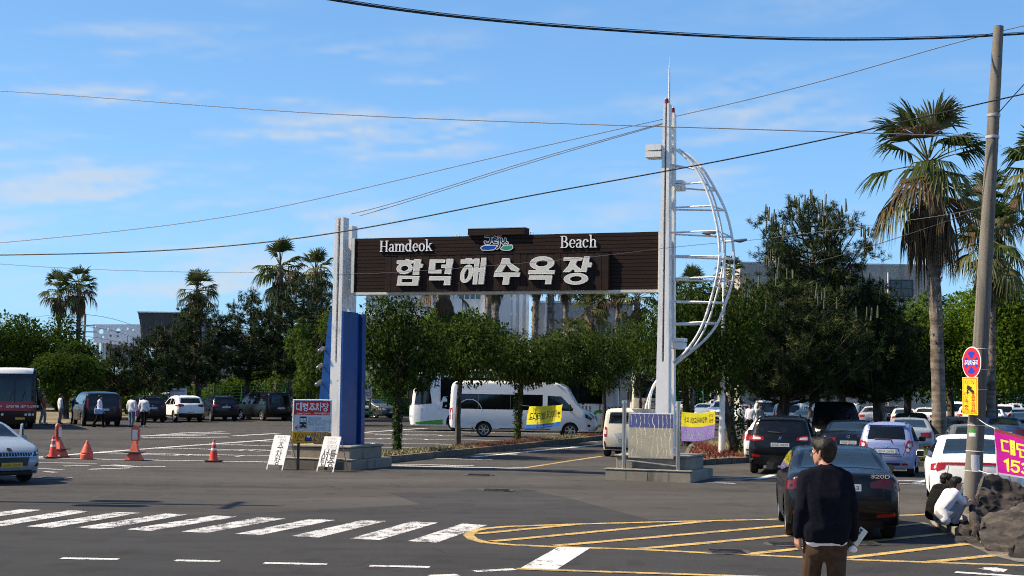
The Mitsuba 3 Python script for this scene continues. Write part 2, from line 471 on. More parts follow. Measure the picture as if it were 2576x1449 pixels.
# Lettering is drawn with a pen: every sign is a list of strokes in a unit box, a syllable is built from its parts
def pen(pts, n=14):
    """Stroke from corner points; an entry ('o', cx, cy, rx, ry, from, to) is an arc."""
    out = []
    for p in pts:
        if p[0] == 'o':
            t = np.radians(np.linspace(p[5], p[6], n)); out += list(zip(p[1] + p[3] * np.cos(t), p[2] + p[4] * np.sin(t)))
        else: out.append(p)
    return out


O_ = lambda cx, cy, rx, ry, a=0, b=360: [('o', cx, cy, rx, ry, a, b)]
JAMO = {'ㄱ': [[(.1, .92), (.88, .92), (.82, .5), (.7, .05)]], 'ㄴ': [[(.14, .95), (.14, .1), (.92, .1)]], 'ㄷ': [[(.9, .92), (.14, .92), (.14, .1), (.92, .1)]], 'ㄹ': [[(.1, .95), (.88, .95), (.88, .55), (.12, .55), (.12, .08), (.92, .08)]],
        'ㅁ': [[(.12, .92), (.88, .92), (.88, .08), (.12, .08), (.12, .92)]], 'ㅂ': [[(.13, .97), (.13, .06), (.87, .06), (.87, .97)], [(.13, .52), (.87, .52)]], 'ㅅ': [[(.5, .97), (.45, .6), (.05, .06)], [(.47, .62), (.95, .06)]], 'ㅇ': [O_(.5, .5, .4, .43)],
        'ㅈ': [[(.08, .93), (.92, .93)], [(.52, .93), (.42, .55), (.05, .06)], [(.47, .6), (.95, .06)]], 'ㅊ': [[(.34, 1.06), (.66, 1.06)], [(.08, .82), (.92, .82)], [(.52, .82), (.42, .5), (.05, .03)], [(.47, .52), (.95, .03)]],
        'ㅋ': [[(.1, .95), (.88, .95), (.82, .5), (.7, .03)], [(.12, .52), (.84, .55)]], 'ㅌ': [[(.9, .96), (.13, .96), (.13, .05), (.92, .05)], [(.13, .51), (.86, .51)]], 'ㅍ': [[(.06, .93), (.94, .93)], [(.3, .93), (.3, .08)], [(.7, .93), (.7, .08)], [(.04, .08), (.96, .08)]],
        'ㅎ': [[(.32, 1.08), (.68, 1.08)], [(.08, .84), (.92, .84)], O_(.5, .32, .34, .31)]}
JAMO.update({'ㄲ': [[(.05, .92), (.42, .92), (.36, .05)], [(.52, .92), (.92, .92), (.86, .05)]], 'ㄸ': [[(.44, .92), (.08, .92), (.08, .1), (.44, .1)], [(.94, .92), (.56, .92), (.56, .1), (.94, .1)]]})
INITIAL = ['ㄱ', 'ㄲ', 'ㄴ', 'ㄷ', 'ㄸ', 'ㄹ', 'ㅁ', 'ㅂ', 'ㅂ', 'ㅅ', 'ㅅ', 'ㅇ', 'ㅈ', 'ㅈ', 'ㅊ', 'ㅋ', 'ㅌ', 'ㅍ', 'ㅎ']
FINAL = {1: 'ㄱ', 4: 'ㄴ', 7: 'ㄷ', 8: 'ㄹ', 16: 'ㅁ', 17: 'ㅂ', 19: 'ㅅ', 20: 'ㅅ', 21: 'ㅇ', 22: 'ㅈ', 23: 'ㅊ', 25: 'ㅌ', 26: 'ㅍ', 27: 'ㅎ'}
# vowels: upright strokes right of the initial, level ones below it; per vowel (upright stems at x, ticks (x0, x1, y)), (level bar?, ticks (x, up or down))
UPRIGHT = {0: ([.78], [(.78, .97, .55)]), 1: ([.70, .90], [(.70, .90, .55)]), 2: ([.78], [(.78, .97, .64), (.78, .97, .44)]), 4: ([.82], [(.60, .82, .55)]), 5: ([.72, .90], [(.55, .72, .55)]), 6: ([.82], [(.60, .82, .64), (.60, .82, .44)]), 7: ([.72, .90], [(.55, .72, .64), (.55, .72, .44)]), 20: ([.82], [])}
LEVEL = {8: [(.5, 1)], 12: [(.36, 1), (.64, 1)], 13: [(.5, -1)], 17: [(.36, -1), (.64, -1)], 18: []}
BOTH = {9: (8, 0), 10: (8, 1), 11: (8, 20), 14: (13, 4), 15: (13, 5), 16: (13, 20), 19: (18, 20)}
LATIN = {'A': [[(.02, 0), (.4, 1), (.78, 0)], [(.16, .34), (.64, .34)]], 'B': [[(.08, 0), (.08, 1), (.4, 1), *O_(.4, .76, .24, .24, 90, -90), (.08, .52)], [(.4, .52), *O_(.4, .26, .3, .26, 90, -90), (.08, 0)]], 'C': [O_(.42, .5, .38, .5, 50, 310)], 'D': [[(.08, 0), (.08, 1), *O_(.3, .5, .42, .5, 90, -90), (.08, 0)]],
         'E': [[(.66, 1), (.08, 1), (.08, 0), (.68, 0)], [(.08, .52), (.58, .52)]], 'G': [[*O_(.42, .5, .38, .5, 50, 340), (.8, .46), (.48, .46)]], 'H': [[(.08, 0), (.08, 1)], [(.68, 0), (.68, 1)], [(.08, .52), (.68, .52)]], 'I': [[(.12, 0), (.12, 1)]], 'J': [[(.5, 1), *O_(.28, .26, .22, .26, 0, -170)]],
         'N': [[(.08, 0), (.08, 1), (.68, 0), (.68, 1)]], 'R': [[(.08, 0), (.08, 1), (.4, 1), *O_(.4, .74, .26, .26, 90, -90), (.08, .48)], [(.4, .48), (.7, 0)]], 'S': [[*O_(.36, .75, .28, .25, 40, 270), *O_(.36, .25, .3, .25, 90, -150)]], 'T': [[(.02, 1), (.7, 1)], [(.36, 1), (.36, 0)]], 'U': [[(.08, 1), *O_(.38, .3, .3, .3, 180, 360), (.68, 1)]],
         'V': [[(.02, 1), (.37, 0), (.72, 1)]], 'X': [[(.04, 0), (.7, 1)], [(.04, 1), (.7, 0)]], 'P': [[(.08, 0), (.08, 1), (.4, 1), *O_(.4, .73, .27, .27, 90, -90), (.08, .46)]],
         '0': [O_(.33, .5, .27, .5)], '1': [[(.12, .8), (.34, 1), (.34, 0)]], '2': [[*O_(.33, .72, .27, .28, 170, -30), (.06, 0), (.64, 0)]], '3': [[*O_(.32, .75, .26, .25, 150, -90), *O_(.32, .25, .28, .25, 90, -150)]], '4': [[(.5, 0), (.5, 1), (.04, .28), (.68, .28)]], '5': [[(.6, 1), (.12, 1), (.1, .56), *O_(.33, .33, .28, .32, 110, -150)]],
         '6': [[(.5, 1), *O_(.34, .32, .28, .32, 160, 520)]], '7': [[(.06, 1), (.64, 1), (.26, 0)]], '8': [O_(.34, .75, .24, .24), O_(.34, .26, .29, .26)], '9': [[*O_(.34, .68, .28, .32, 0, 360), (.6, .6), (.42, 0)]],
         '-': [[(.06, .45), (.4, .45)]], ',': [[(.12, .1), (.06, -.16)]], '.': [[(.1, .0), (.1, .06)]], ':': [[(.1, .1), (.1, .18)], [(.1, .6), (.1, .68)]], '(': [O_(.4, .45, .3, .7, 130, 230)], ')': [O_(-.1, .45, .3, .7, -50, 50)]}
NARROW = {'I': .24, '1': .48, '-': .46, ',': .22, '.': .22, ':': .22, '(': .3, ')': .3, 'J': .6, 'E': .74, 'T': .72, 'V': .74}


def glyph(ch):
    """(advance, list of strokes) in an em of 1."""
    if ch in LATIN: return NARROW.get(ch, .80 if ch in 'ABCDGHNRUXPS' else .70) * .78 + .06, [[(x * .78 + .03, y * .74) for x, y in pen(s)] for s in LATIN[ch]]
    k = ord(ch) - 0xAC00
    if not 0 <= k < 11172:
        if ch.lower() != ch.upper(): return (.56, [[(x * .70 + .03, y * .55) for x, y in pen(s)] for s in LATIN.get(ch.upper(), LATIN['0'])])
        return .3, []
    i, v, f = k // 588, (k % 588) // 28, k % 28
    fin = FINAL.get(f)
    y0, y1 = (.40 if fin else .02), .88
    lv, uv = BOTH[v] if v in BOTH else ((v, None) if v in LEVEL else (None, v if v in UPRIGHT else {3: 1}.get(v, 0)))
    st = []
    put_ = lambda j, a0, a1, b0, b1: [[(a0 + x * (a1 - a0), b0 + y * (b1 - b0)) for x, y in pen(s)] for s in JAMO[j]]
    yb_ = y0
    if lv is not None:
        tick = .13 if LEVEL[lv] else 0
        down = any(d < 0 for _, d in LEVEL[lv])
        yl = y0 + (.16 if down else .03)
        xr = .62 if uv is not None else .96
        st.append([(.04, yl), (xr, yl)])
        for x, d in LEVEL[lv]: st.append([(x * (xr / .96), yl), (x * (xr / .96), yl + d * .15)])
        yb_ = yl + (.17 if not down and LEVEL[lv] else .07)
    if uv is not None:
        stems, ticks = UPRIGHT[uv]
        h0 = y0 + (.0 if fin else -.04)
        for x in stems: st.append([(x, h0), (x, .94)])
        for a, b, y in ticks: st.append([(a, h0 + (.94 - h0) * y), (b, h0 + (.94 - h0) * y)])
    xr = (.52 if lv is None and uv not in (4, 5, 6, 7) else .50 if lv is None else .60) if uv is not None else .84
    xl = .05 if uv is not None else .16
    st += put_(INITIAL[i], xl, xr, yb_ + .02, y1 - (.06 if INITIAL[i] in 'ㅎㅊ' else 0))
    if fin: st += put_(fin, .20, .86, -.08, .30 - (.05 if fin in 'ㅎㅊ' else 0))
    return 1.0, st


def text(s, size, bold=0.0, space=0.0, sx=1.0):
    """Lettering as one shapely shape, baseline at the origin; size is the em height, bold widens the pen."""
    x, out = 0.0, []
    for ch in s:
        if ch == ' ':
            x += .34; continue
        a, st = glyph(ch)
        out += [affinity.translate(LineString(q).buffer(.034 + bold, cap_style='square', join_style='mitre', mitre_limit=2), x, 0) for q in st]
        x += a + space
    return affinity.scale(shapely.union_all(out), size * sx, size, origin=(0, 0))


def centred(g, cx=0.0, cy=0.0):
    b = g.bounds
    return affinity.translate(g, cx - (b[0] + b[2]) / 2, cy - (b[1] + b[3]) / 2)


def patch(poly, step, z=0.0):
    """A sheet of a polygon with inner points: (x, y) points and triangles."""
    b = densify(poly, step)
    x0, y0, x1, y1 = poly.bounds
    gx, gy = np.meshgrid(np.arange(x0 + step * .5, x1, step), np.arange(y0 + step * .5, y1, step))
    g = np.c_[gx.ravel(), gy.ravel()]
    if len(g):
        inner = poly.buffer(-step * 0.45)
        g = g[shapely.contains_xy(inner, g[:, 0], g[:, 1])] if not inner.is_empty else g[:0]
    p = np.vstack([b, g]) if len(g) else b
    tr = Delaunay(p).simplices
    c = p[tr].mean(1)
    return p, tr[shapely.contains_xy(poly, c[:, 0], c[:, 1])]


def densify(poly, step):
    out = []
    for g in getattr(poly, 'geoms', [poly]):
        for r in [g.exterior, *g.interiors]:
            out.append(np.array(shapely.segmentize(r, step).coords)[:-1])
    return np.unique(np.round(np.vstack(out), 5), axis=0)


def chaikin(p, n=2):
    p = np.asarray(p, float)
    for _ in range(n):
        q = np.empty((2 * len(p) - 2, 2))
        q[0::2], q[1::2] = 0.75 * p[:-1] + 0.25 * p[1:], 0.25 * p[:-1] + 0.75 * p[1:]
        p = np.vstack([p[:1], q, p[-1:]])
    return p


def sstep(a, b, x):
    t = np.clip((np.asarray(x, float) - a) / (b - a), 0, 1)
    return t * t * (3 - 2 * t)


def fix(v, f, outward):
    """A triangle mesh whose faces point to the given side."""
    m = trimesh.Trimesh(v, f, process=False)
    if (m.face_normals @ np.asarray(outward, float)).mean() < 0: m.invert()
    return m


# ---------------------------------------------------------------- vehicles: a skin drawn over a side view; x runs from the tail (0) to the nose (L)
class Skin:
    def __init__(s, L, W, top, wheels, belt, tumble=0.2, bulge=(0.06, 0.16), edge=0.09, crown=0.03, taper=(0.05, 0.12), sill=0.2, arch=0.045, soft=2, step=0.1):
        s.L, s.W, s.belt, s.tumble, s.bulge, s.edge, s.crown, s.taper, s.wheels, s.sill, s.step = L, W, belt, tumble, bulge, edge, crown, taper, wheels, sill, step
        s.top = np.array(shapely.segmentize(LineString(chaikin(top, soft)), step * 0.8).coords)
        s.line = LineString(s.top)
        s.zmax = s.top[:, 1].max()
        side = Polygon(s.top).buffer(0)
        for x, r in wheels: side = side.difference(Point(x, r).buffer(r + arch, 24)).difference(sbox(x - r - arch, -1, x + r + arch, r))
        s.side = max(getattr(side, 'geoms', [side]), key=lambda g: g.area)

    def w(s, x, z, rounding=True):
        w = s.W / 2 - s.tumble * np.clip((z - s.belt) / (s.zmax - s.belt), 0, 1.2) ** 1.1
        w = w - 0.05 * np.clip((s.belt * 0.62 - z) / (s.belt * 0.5), 0, 1) ** 2 - 0.025 * np.clip((z - s.belt * 0.7) / (s.belt * 0.3), 0, 1) ** 2
        w = w - s.taper[1] * (1 - sstep(0, 0.75, s.L - x)) ** 2 - s.taper[0] * (1 - sstep(0, 0.5, x)) ** 2
        if rounding:
            d = shapely.distance(shapely.points(np.c_[x, z]), s.line)
            w = w - s.edge * (1 - np.sqrt(1 - (1 - np.minimum(d, s.edge) / s.edge) ** 2))
        else:
            w = w - s.edge
        return w

    def warp(s, x, y, z):
        B = s.bulge[1] * sstep(s.L - 1.0, s.L, x) - s.bulge[0] * (1 - sstep(0, 0.7, x))
        return np.c_[x - B * (2 * y / s.W) ** 2, y, z]

    def body(s):
        st = s.step
        pts = [densify(s.side, st * 0.8)]
        for d in (0.3, 0.7, 1.1):
            g = s.side.buffer(-s.edge * d)
            pts.append(densify(g, st * 1.1) if not g.is_empty else pts[0][:0])
        x0, y0, x1, y1 = s.side.bounds
        gx, gy = np.meshgrid(np.arange(x0, x1, st * 1.6), np.arange(y0, y1, st * 1.6))
        g = np.c_[gx.ravel(), gy.ravel()]
        pts.append(g[shapely.contains_xy(s.side.buffer(-s.edge * 1.4), g[:, 0], g[:, 1])])
        p = np.vstack(pts)
        tr = Delaunay(p).simplices
        c = p[tr].mean(1)
        tr = tr[shapely.contains_xy(s.side, c[:, 0], c[:, 1])]
        w = s.w(p[:, 0], p[:, 1])
        ms = [fix(s.warp(p[:, 0], sg * w, p[:, 1]), tr, (0, sg, 0)) for sg in (1, -1)]
        ms.append(s.ribbon(0, len(s.top), -1, 1, 0))
        m = cat(ms)
        m.merge_vertices(digits_vertex=4)
        return m

    def normals(s):
        t = np.gradient(s.top, axis=0)
        t /= np.linalg.norm(t, axis=1, keepdims=True)
        return np.c_[-t[:, 1], t[:, 0]]

    def ribbon(s, i0, i1, v0, v1, off, n=11, inset=None):
        t, nn = s.top[i0:i1], s.normals()[i0:i1]
        wi = s.w(t[:, 0], t[:, 1], False)
        if inset is not None: wi = wi - inset
        v = np.linspace(v0, v1, n)
        wfull = s.w(t[:, 0], t[:, 1], False)
        y = wi[:, None] * v
        q = s.crown * (1 - (y / wfull[:, None]) ** 2) + off
        P = s.warp((t[:, :1] + nn[:, :1] * q).ravel(), y.ravel(), (t[:, 1:] + nn[:, 1:] * q).ravel())
        N = len(t)
        f = []
        for i in range(N - 1):
            for j in range(n - 1):
                a = i * n + j
                f += [(a, a + 1, a + n + 1), (a, a + n + 1, a + n)]
        m = trimesh.Trimesh(P, f, process=False)
        k = N // 2
        out = np.array([nn[k, 0], 0, nn[k, 1]])
        if m.face_normals[(k - 1 if k else 0) * 2 * (n - 1) + n - 1] @ out < 0: m.invert()
        return m

    def between(s, a, b, off=0.006, inset=0.07, v0=-1, v1=1):
        """The strip of the outline from the point nearest a to the point nearest b."""
        i = np.linalg.norm(s.top - a, axis=1).argmin(); j = np.linalg.norm(s.top - b, axis=1).argmin()
        return s.ribbon(min(i, j), max(i, j) + 1, v0, v1, off, 9, inset)

    def onside(s, poly, sg, off=0.006, step=None):
        p, tr = patch(poly, step or s.step)
        w = s.w(p[:, 0], p[:, 1]) + off
        return fix(s.warp(p[:, 0], sg * w, p[:, 1]), tr, (0, sg, 0))

    def onend(s, poly, rear=True, off=0.006, step=0.08):
        """A patch drawn in (y, z) on the tail or the nose."""
        p, tr = patch(poly, step)
        t, nn = s.top, s.normals()
        k = s.top[:, 1].argmax()
        if rear: sel = np.arange(0, k + 1)
        else: sel = np.arange(len(t) - 1, k - 1, -1)
        z = np.maximum.accumulate(t[sel, 1])
        ok = np.r_[True, np.diff(z) > 1e-6]
        x = np.interp(p[:, 1], z[ok], t[sel, 0][ok])
        wf = np.maximum(s.w(x, p[:, 1], False), 0.1)
        y = np.clip(p[:, 0], -wf - s.edge * 0.6, wf + s.edge * 0.6)
        q = s.crown * np.clip(1 - (y / wf) ** 2, 0, 1) + off
        nx = np.interp(p[:, 1], z[ok], nn[sel, 0][ok])
        nz = np.interp(p[:, 1], z[ok], nn[sel, 1][ok])
        curl = np.clip((np.abs(y) - wf) / s.edge, 0, 1) ** 2 * s.edge * 0.6
        P = s.warp(x + nx * q + (curl if rear else -curl), y, p[:, 1] + nz * q)
        return fix(P, tr, (-1 if rear else 1, 0, 0.1))

    def dark(s):
        w = s.W / 2 - s.tumble - 0.1
        lo = np.array([[0.28, s.sill], [s.L - 0.28, s.sill]])
        return cat([box(0.25, s.L - 0.25, -s.W / 2 + 0.28, s.W / 2 - 0.28, s.sill, s.belt * 0.75), box(0.4, s.L - 0.4, -s.W / 2 + 0.09, s.W / 2 - 0.09, s.sill + 0.02, s.sill + 0.06)])


def wheel_meshes(r, wd, spokes=5):
    tyre = lathe([(r * .66, -wd / 2 + .01), (r * .93, -wd / 2), (r, -wd / 2 + .035), (r, wd / 2 - .035), (r * .93, wd / 2), (r * .66, wd / 2 - .01), (r * .62, wd / 2 - .04), (r * .62, -wd / 2 + .04), (r * .66, -wd / 2 + .01)], 22)
    rim = [lathe([(r * .70, wd / 2 - .004), (r * .62, wd / 2 - .02), (r * .60, wd / 2 - .06), (r * .62, wd / 2 - .11)], 22), lathe([(0.001, wd / 2 - .012), (r * .16, wd / 2 - .014), (r * .17, wd / 2 - .05)], 12)]
    for k in range(spokes):
        m = box(r * .10, r * .64, -r * .075, r * .075, wd / 2 - .05, wd / 2 - .018)
        m.apply_transform(trimesh.transformations.rotation_matrix(2 * math.pi * k / spokes, (0, 0, 1)))
        rim.append(m)
    back = lathe([(0.001, wd / 2 - .075), (r * .62, wd / 2 - .075)], 18)
    return tyre, cat(rim), back


def kit_wheels(kit, skin, tread=0.21, spokes=5, inset=0.03, hub='alloy'):
    n = 0
    for x, r in skin.wheels:
        ty, rm, bk = wheel_meshes(r, tread, spokes)
        for sg in (1, -1):
            M = np.eye(4)
            M[:3, :3] = np.array([[1, 0, 0], [0, 0, sg], [0, -sg, 0]]).astype(float)
            M[:3, 3] = (x, sg * (skin.w(np.array([x]), np.array([r * 1.6]))[0] - inset - tread / 2), r)
            nm = 'wheel' + (f'_{n:03d}' if n else '')
            for sub, m, mt in (('tyre', ty, 'tyre'), ('rim', rm, hub), ('brake', bk, 'trim_black')):
                q = m.copy(); q.apply_transform(M)
                kit.append((f'{nm}__{sub}', mikit.ply(q, mt, 35), mt))
            n += 1


def K(kit, name, mesh, m, smooth=30):
    k, n = name, 0
    while any(x[0] == k for x in kit):
        n += 1; k = f'{name}_{n:03d}'
    kit.append((k, mikit.ply(mesh, m, smooth), m))
    return k


def mirror(poly):
    return affinity.scale(poly, -1, 1, origin=(0, 0))


def plate(kit, skin, number, y, z, rear=True, w=0.52, h=0.11, m='plate_white', ink='ink_black'):
    P = skin.onend(sbox(y - w / 2, z - h / 2, y + w / 2, z + h / 2), rear, 0.012)
    x = P.vertices[:, 0].min() - 0.014 if rear else P.vertices[:, 0].max() + 0.014
    b = box(x, x + 0.012, y - w / 2, y + w / 2, z - h / 2, z + h / 2) if rear else box(x - 0.012, x, y - w / 2, y + w / 2, z - h / 2, z + h / 2)
    k = K(kit, 'number_plate', cat([b, box(x + .004, x + .03, y - .05, y + .05, z - .03, z + .03)] if rear else [b]), m, False)
    if number:
        g = text(number, 1.0, 0.02)
        bb = g.bounds
        sc = min(w * 0.86 / (bb[2] - bb[0]), h * 0.72 / (bb[3] - bb[1]))
        g = centred(affinity.scale(g, w * 0.86 / (bb[2] - bb[0]), min(h * 0.70 / (bb[3] - bb[1]), sc * 1.5), origin=(0, 0)))
        t = stand(flat(g), (x - .003, y, z), (0, -1, 0), (0, 0, 1)) if rear else stand(flat(g), (x + .003, y, z), (0, 1, 0), (0, 0, 1))
        kit.append((f'{k}__number', mikit.ply(t, ink), ink))


def mirrors(kit, skin, x, z, m, size=(0.10, 0.20, 0.15)):
    for sg in (1, -1):
        w = skin.w(np.array([x]), np.array([z - 0.05]))[0]
        b = box(x - size[0] * .5, x + size[0] * .5, 0, size[1], z - size[2] * .45, z + size[2] * .55, 0.035)
        b.apply_transform(np.diag([1, sg, 1, 1.0])); b.apply_translation((0, sg * (w + 0.045), 0))
        if sg < 0: b.invert()
        a = box(x - .03, x + .03, min(sg * (w - .03), sg * (w + .06)), max(sg * (w - .03), sg * (w + .06)), z - size[2] * .42, z - size[2] * .2)
        k = K(kit, 'wing_mirror', cat([b, a]), m, 30)
        g = box(x - size[0] * .5 - .004, x - size[0] * .5, min(sg * (w + .065), sg * (w + .03 + size[1])), max(sg * (w + .065), sg * (w + .03 + size[1])), z - size[2] * .38, z + size[2] * .45)
        kit.append((f'{k}__mirror_glass', mikit.ply(g, 'glass_tint'), 'glass_tint'))


def car_kit(skin, paint, dlo, rear_glass, wind, rear_lamp, front_lamp, number, rear_plate, cladding=None, seams=(), handles=(), mirror_at=None, rails=None, glass='glass_dark',
            rear_lens='lens_red', lamp_side=None, lamp_side_front=None, grille=None, rear_low=None, wiper=None, badge=None, fin=None, exhaust=None, extra=None, spokes=5, plate_kw=None, front_low=None, refl=None, front_number=True):
    kit = []
    kit.append(('body', mikit.ply(skin.body(), paint, 38), paint))
    K(kit, 'underbody', skin.dark(), 'trim_black', False)
    K(kit, 'rear_window', skin.between(*rear_glass), glass)
    K(kit, 'windscreen', skin.between(*wind), 'glass_dark')
    for poly in dlo:
        for sg in (1, -1): K(kit, 'side_window', skin.onside(Polygon(poly), sg), 'glass_dark')
    for i, (poly, m) in enumerate(rear_lamp if isinstance(rear_lamp, list) else [(rear_lamp, rear_lens)]):
        for sg in (1, -1):
            P = Polygon(poly) if sg > 0 else mirror(Polygon(poly))
            ms = [skin.onend(P, True, 0.012 + 0.006 * i)]
            if lamp_side and i == 0: ms.append(skin.onside(Polygon(lamp_side), sg, 0.012))
            K(kit, 'tail_lamp' if i == 0 else 'lamp_lens', cat(ms), m)
    for sg in (1, -1):
        P = Polygon(front_lamp) if sg > 0 else mirror(Polygon(front_lamp))
        ms = [skin.onend(P, False, 0.012)]
        if lamp_side_front: ms.append(skin.onside(Polygon(lamp_side_front), sg, 0.012))
        K(kit, 'headlight', cat(ms), 'lens_clear')
    for poly in cladding or ():
        for sg in (1, -1): K(kit, 'cladding', skin.onside(Polygon(poly), sg, 0.010), 'trim_black')
    if seams:
        for sg in (1, -1):
            g = shapely.union_all([LineString(l).buffer(0.006) for l in seams])
            K(kit, 'door_seam', cat([skin.onside(q, sg, 0.003, 0.12) for q in getattr(g, 'geoms', [g])]), 'trim_black')
    for x, z in handles:
        for sg in (1, -1):
            K(kit, 'door_handle', skin.onside(sbox(x - .10, z - .016, x + .10, z + .016), sg, 0.028), paint)
    if mirror_at: mirrors(kit, skin, mirror_at[0], mirror_at[1], mirror_at[2] if len(mirror_at) > 2 else paint)
    if rails:
        for sg in (1, -1):
            x0, x1, inn = rails
            xs = np.linspace(x0, x1, 9)
            zt = np.interp(xs, skin.top[skin.top[:, 1] > skin.belt + .1][:, 0], skin.top[skin.top[:, 1] > skin.belt + .1][:, 1])
            zz = zt + 0.055 * np.sin(np.linspace(0.25, math.pi - .25, 9)) ** 0.5 - 0.01
            K(kit, 'roof_rail', tube(np.c_[xs, sg * (skin.w(xs, zt, False) - inn), zz], 0.021, 6), 'chrome' if rails[2] < 0.1 else 'trim_black')
    if grille: K(kit, 'grille', skin.onend(Polygon(grille), False, 0.01), 'trim_black')
    if front_low: K(kit, 'lower_grille', skin.onend(Polygon(front_low), False, 0.01), 'trim_black')
    if rear_low: K(kit, 'rear_bumper_insert', skin.onend(Polygon(rear_low), True, 0.01), 'trim_black')
    if refl:
        for sg in (1, -1):
            K(kit, 'reflector', skin.onend(Polygon(refl) if sg > 0 else mirror(Polygon(refl)), True, 0.016), 'lens_red')
    if wiper: K(kit, 'rear_wiper', skin.onend(LineString(wiper).buffer(0.014), True, 0.022), 'trim_black')
    if badge: K(kit, 'badge', skin.onend(badge[0], True, 0.013, 0.03), badge[1])
    if fin: K(kit, 'roof_antenna', manifold_hull([(fin[0], 0, fin[1], .02), (fin[0] + .16, 0, fin[1], .012), (fin[0] - .01, 0, fin[1] + .075, .008)]), paint)
    if exhaust: K(kit, 'exhaust_pipe', cyl((-.01, exhaust, .26), (.3, exhaust, .26), .035), 'chrome')
    plate(kit, skin, number, 0, rear_plate, True, **(plate_kw or {}))
    if front_number: plate(kit, skin, number, 0, 0.46, False, **(plate_kw or {}))
    kit_wheels(kit, skin, spokes=spokes)
    if extra: extra(kit, skin)
    return kit


def manifold_hull(spheres, n=8):
    pts = []
    base = np.array(trimesh.creation.icosphere(1).vertices)
    for x, y, z, r in spheres: pts.append(base * r + (x, y, z))
    m = manifold3d.Manifold.hull_points(np.vstack(pts)).to_mesh()
    return trimesh.Trimesh(m.vert_properties[:, :3], m.tri_verts, process=False)


# ---------------------------------------------------------------- models of vehicle
def ellipse(cx, cy, rx, ry, n=20):
    a = np.linspace(0, 2 * math.pi, n, endpoint=False)
    return Polygon(np.c_[cx + rx * np.cos(a), cy + ry * np.sin(a)])


def ring(cx, cy, rx, ry, t):
    return ellipse(cx, cy, rx, ry).difference(ellipse(cx, cy, rx - t, ry - t))


OVAL = ring(0, 0, .07, .038, .012)


def sedan(paint, number, L=4.75, W=1.82, H=1.44, glass='glass_tint', lamp=None, bar=False, trunk=None, step=0.1, plate_kw=None, plate_z=0.80, tail=None, lens='lens_red'):
    k = L / 4.75
    top = [(.14, .26), (.02, .42), (0, .62), (.03, .86), (.06, 1.00), (.16, 1.06), (.62, 1.10), (.95, 1.19), (1.45, H - .045), (2.0, H), (2.5, H), (2.95, H - .055), (3.62, 1.04), (4.2, .93), (4.56, .82), (4.72, .64), (4.75, .45), (4.66, .24)]
    top = [(x * k, z) for x, z in top]
    s = Skin(L, W, top, [(.98 * k, .32), (3.78 * k, .32)], .93, .21, (.09, .2), .10, .03, (.07, .14), step=step)
    dlo = [[(1.02, 1.02), (1.12, 1.10), (1.52, H - .12), (2.02, H - .085), (2.02, .99)], [(2.09, .985), (2.09, H - .085), (2.5, H - .09), (2.92, H - .14), (3.42, 1.03), (3.35, .975)]]
    dlo = [[(x * k, z) for x, z in p] for p in dlo]
    lamp = lamp or [([(.42, .78), (.40, .94), (.90, .97), (.92, .80), (.80, .74)], lens)]
    kit = car_kit(s, paint, dlo, ((.64 * k, 1.11), (1.42 * k, H - .05)), ((2.98 * k, H - .06), (3.58 * k, 1.05)), lamp, [(.50, .62), (.92, .66), (.92, .78), (.55, .74)], number, plate_z,
                  seams=[[(2.055 * k, .28), (2.055 * k, .98)], [(1.15 * k, .62), (1.05 * k, .98)], [(3.28 * k, .28), (3.30 * k, .97)]], handles=[(1.5 * k, .86), (2.52 * k, .86)],
                  mirror_at=(3.18 * k, 1.02), glass=glass, lamp_side=[(.03, .80), (.06, .95), (.34, .92), (.30, .80)], lamp_side_front=[(L - .50, .72), (L - .22, .60), (L - .16, .70), (L - .45, .80)],
                  grille=[(-.42, .44), (.42, .44), (.48, .66), (-.48, .66)], front_low=[(-.6, .24), (.6, .24), (.55, .34), (-.55, .34)], rear_low=[(-.62, .26), (.62, .26), (.58, .36), (-.58, .36)],
                  badge=(ring(0, .97, .055, .035, .014), 'chrome'), fin=(1.75 * k, H + .035), refl=[(.5, .40), (.84, .42), (.84, .47), (.5, .45)], plate_kw=plate_kw, extra=tail)
    return kit


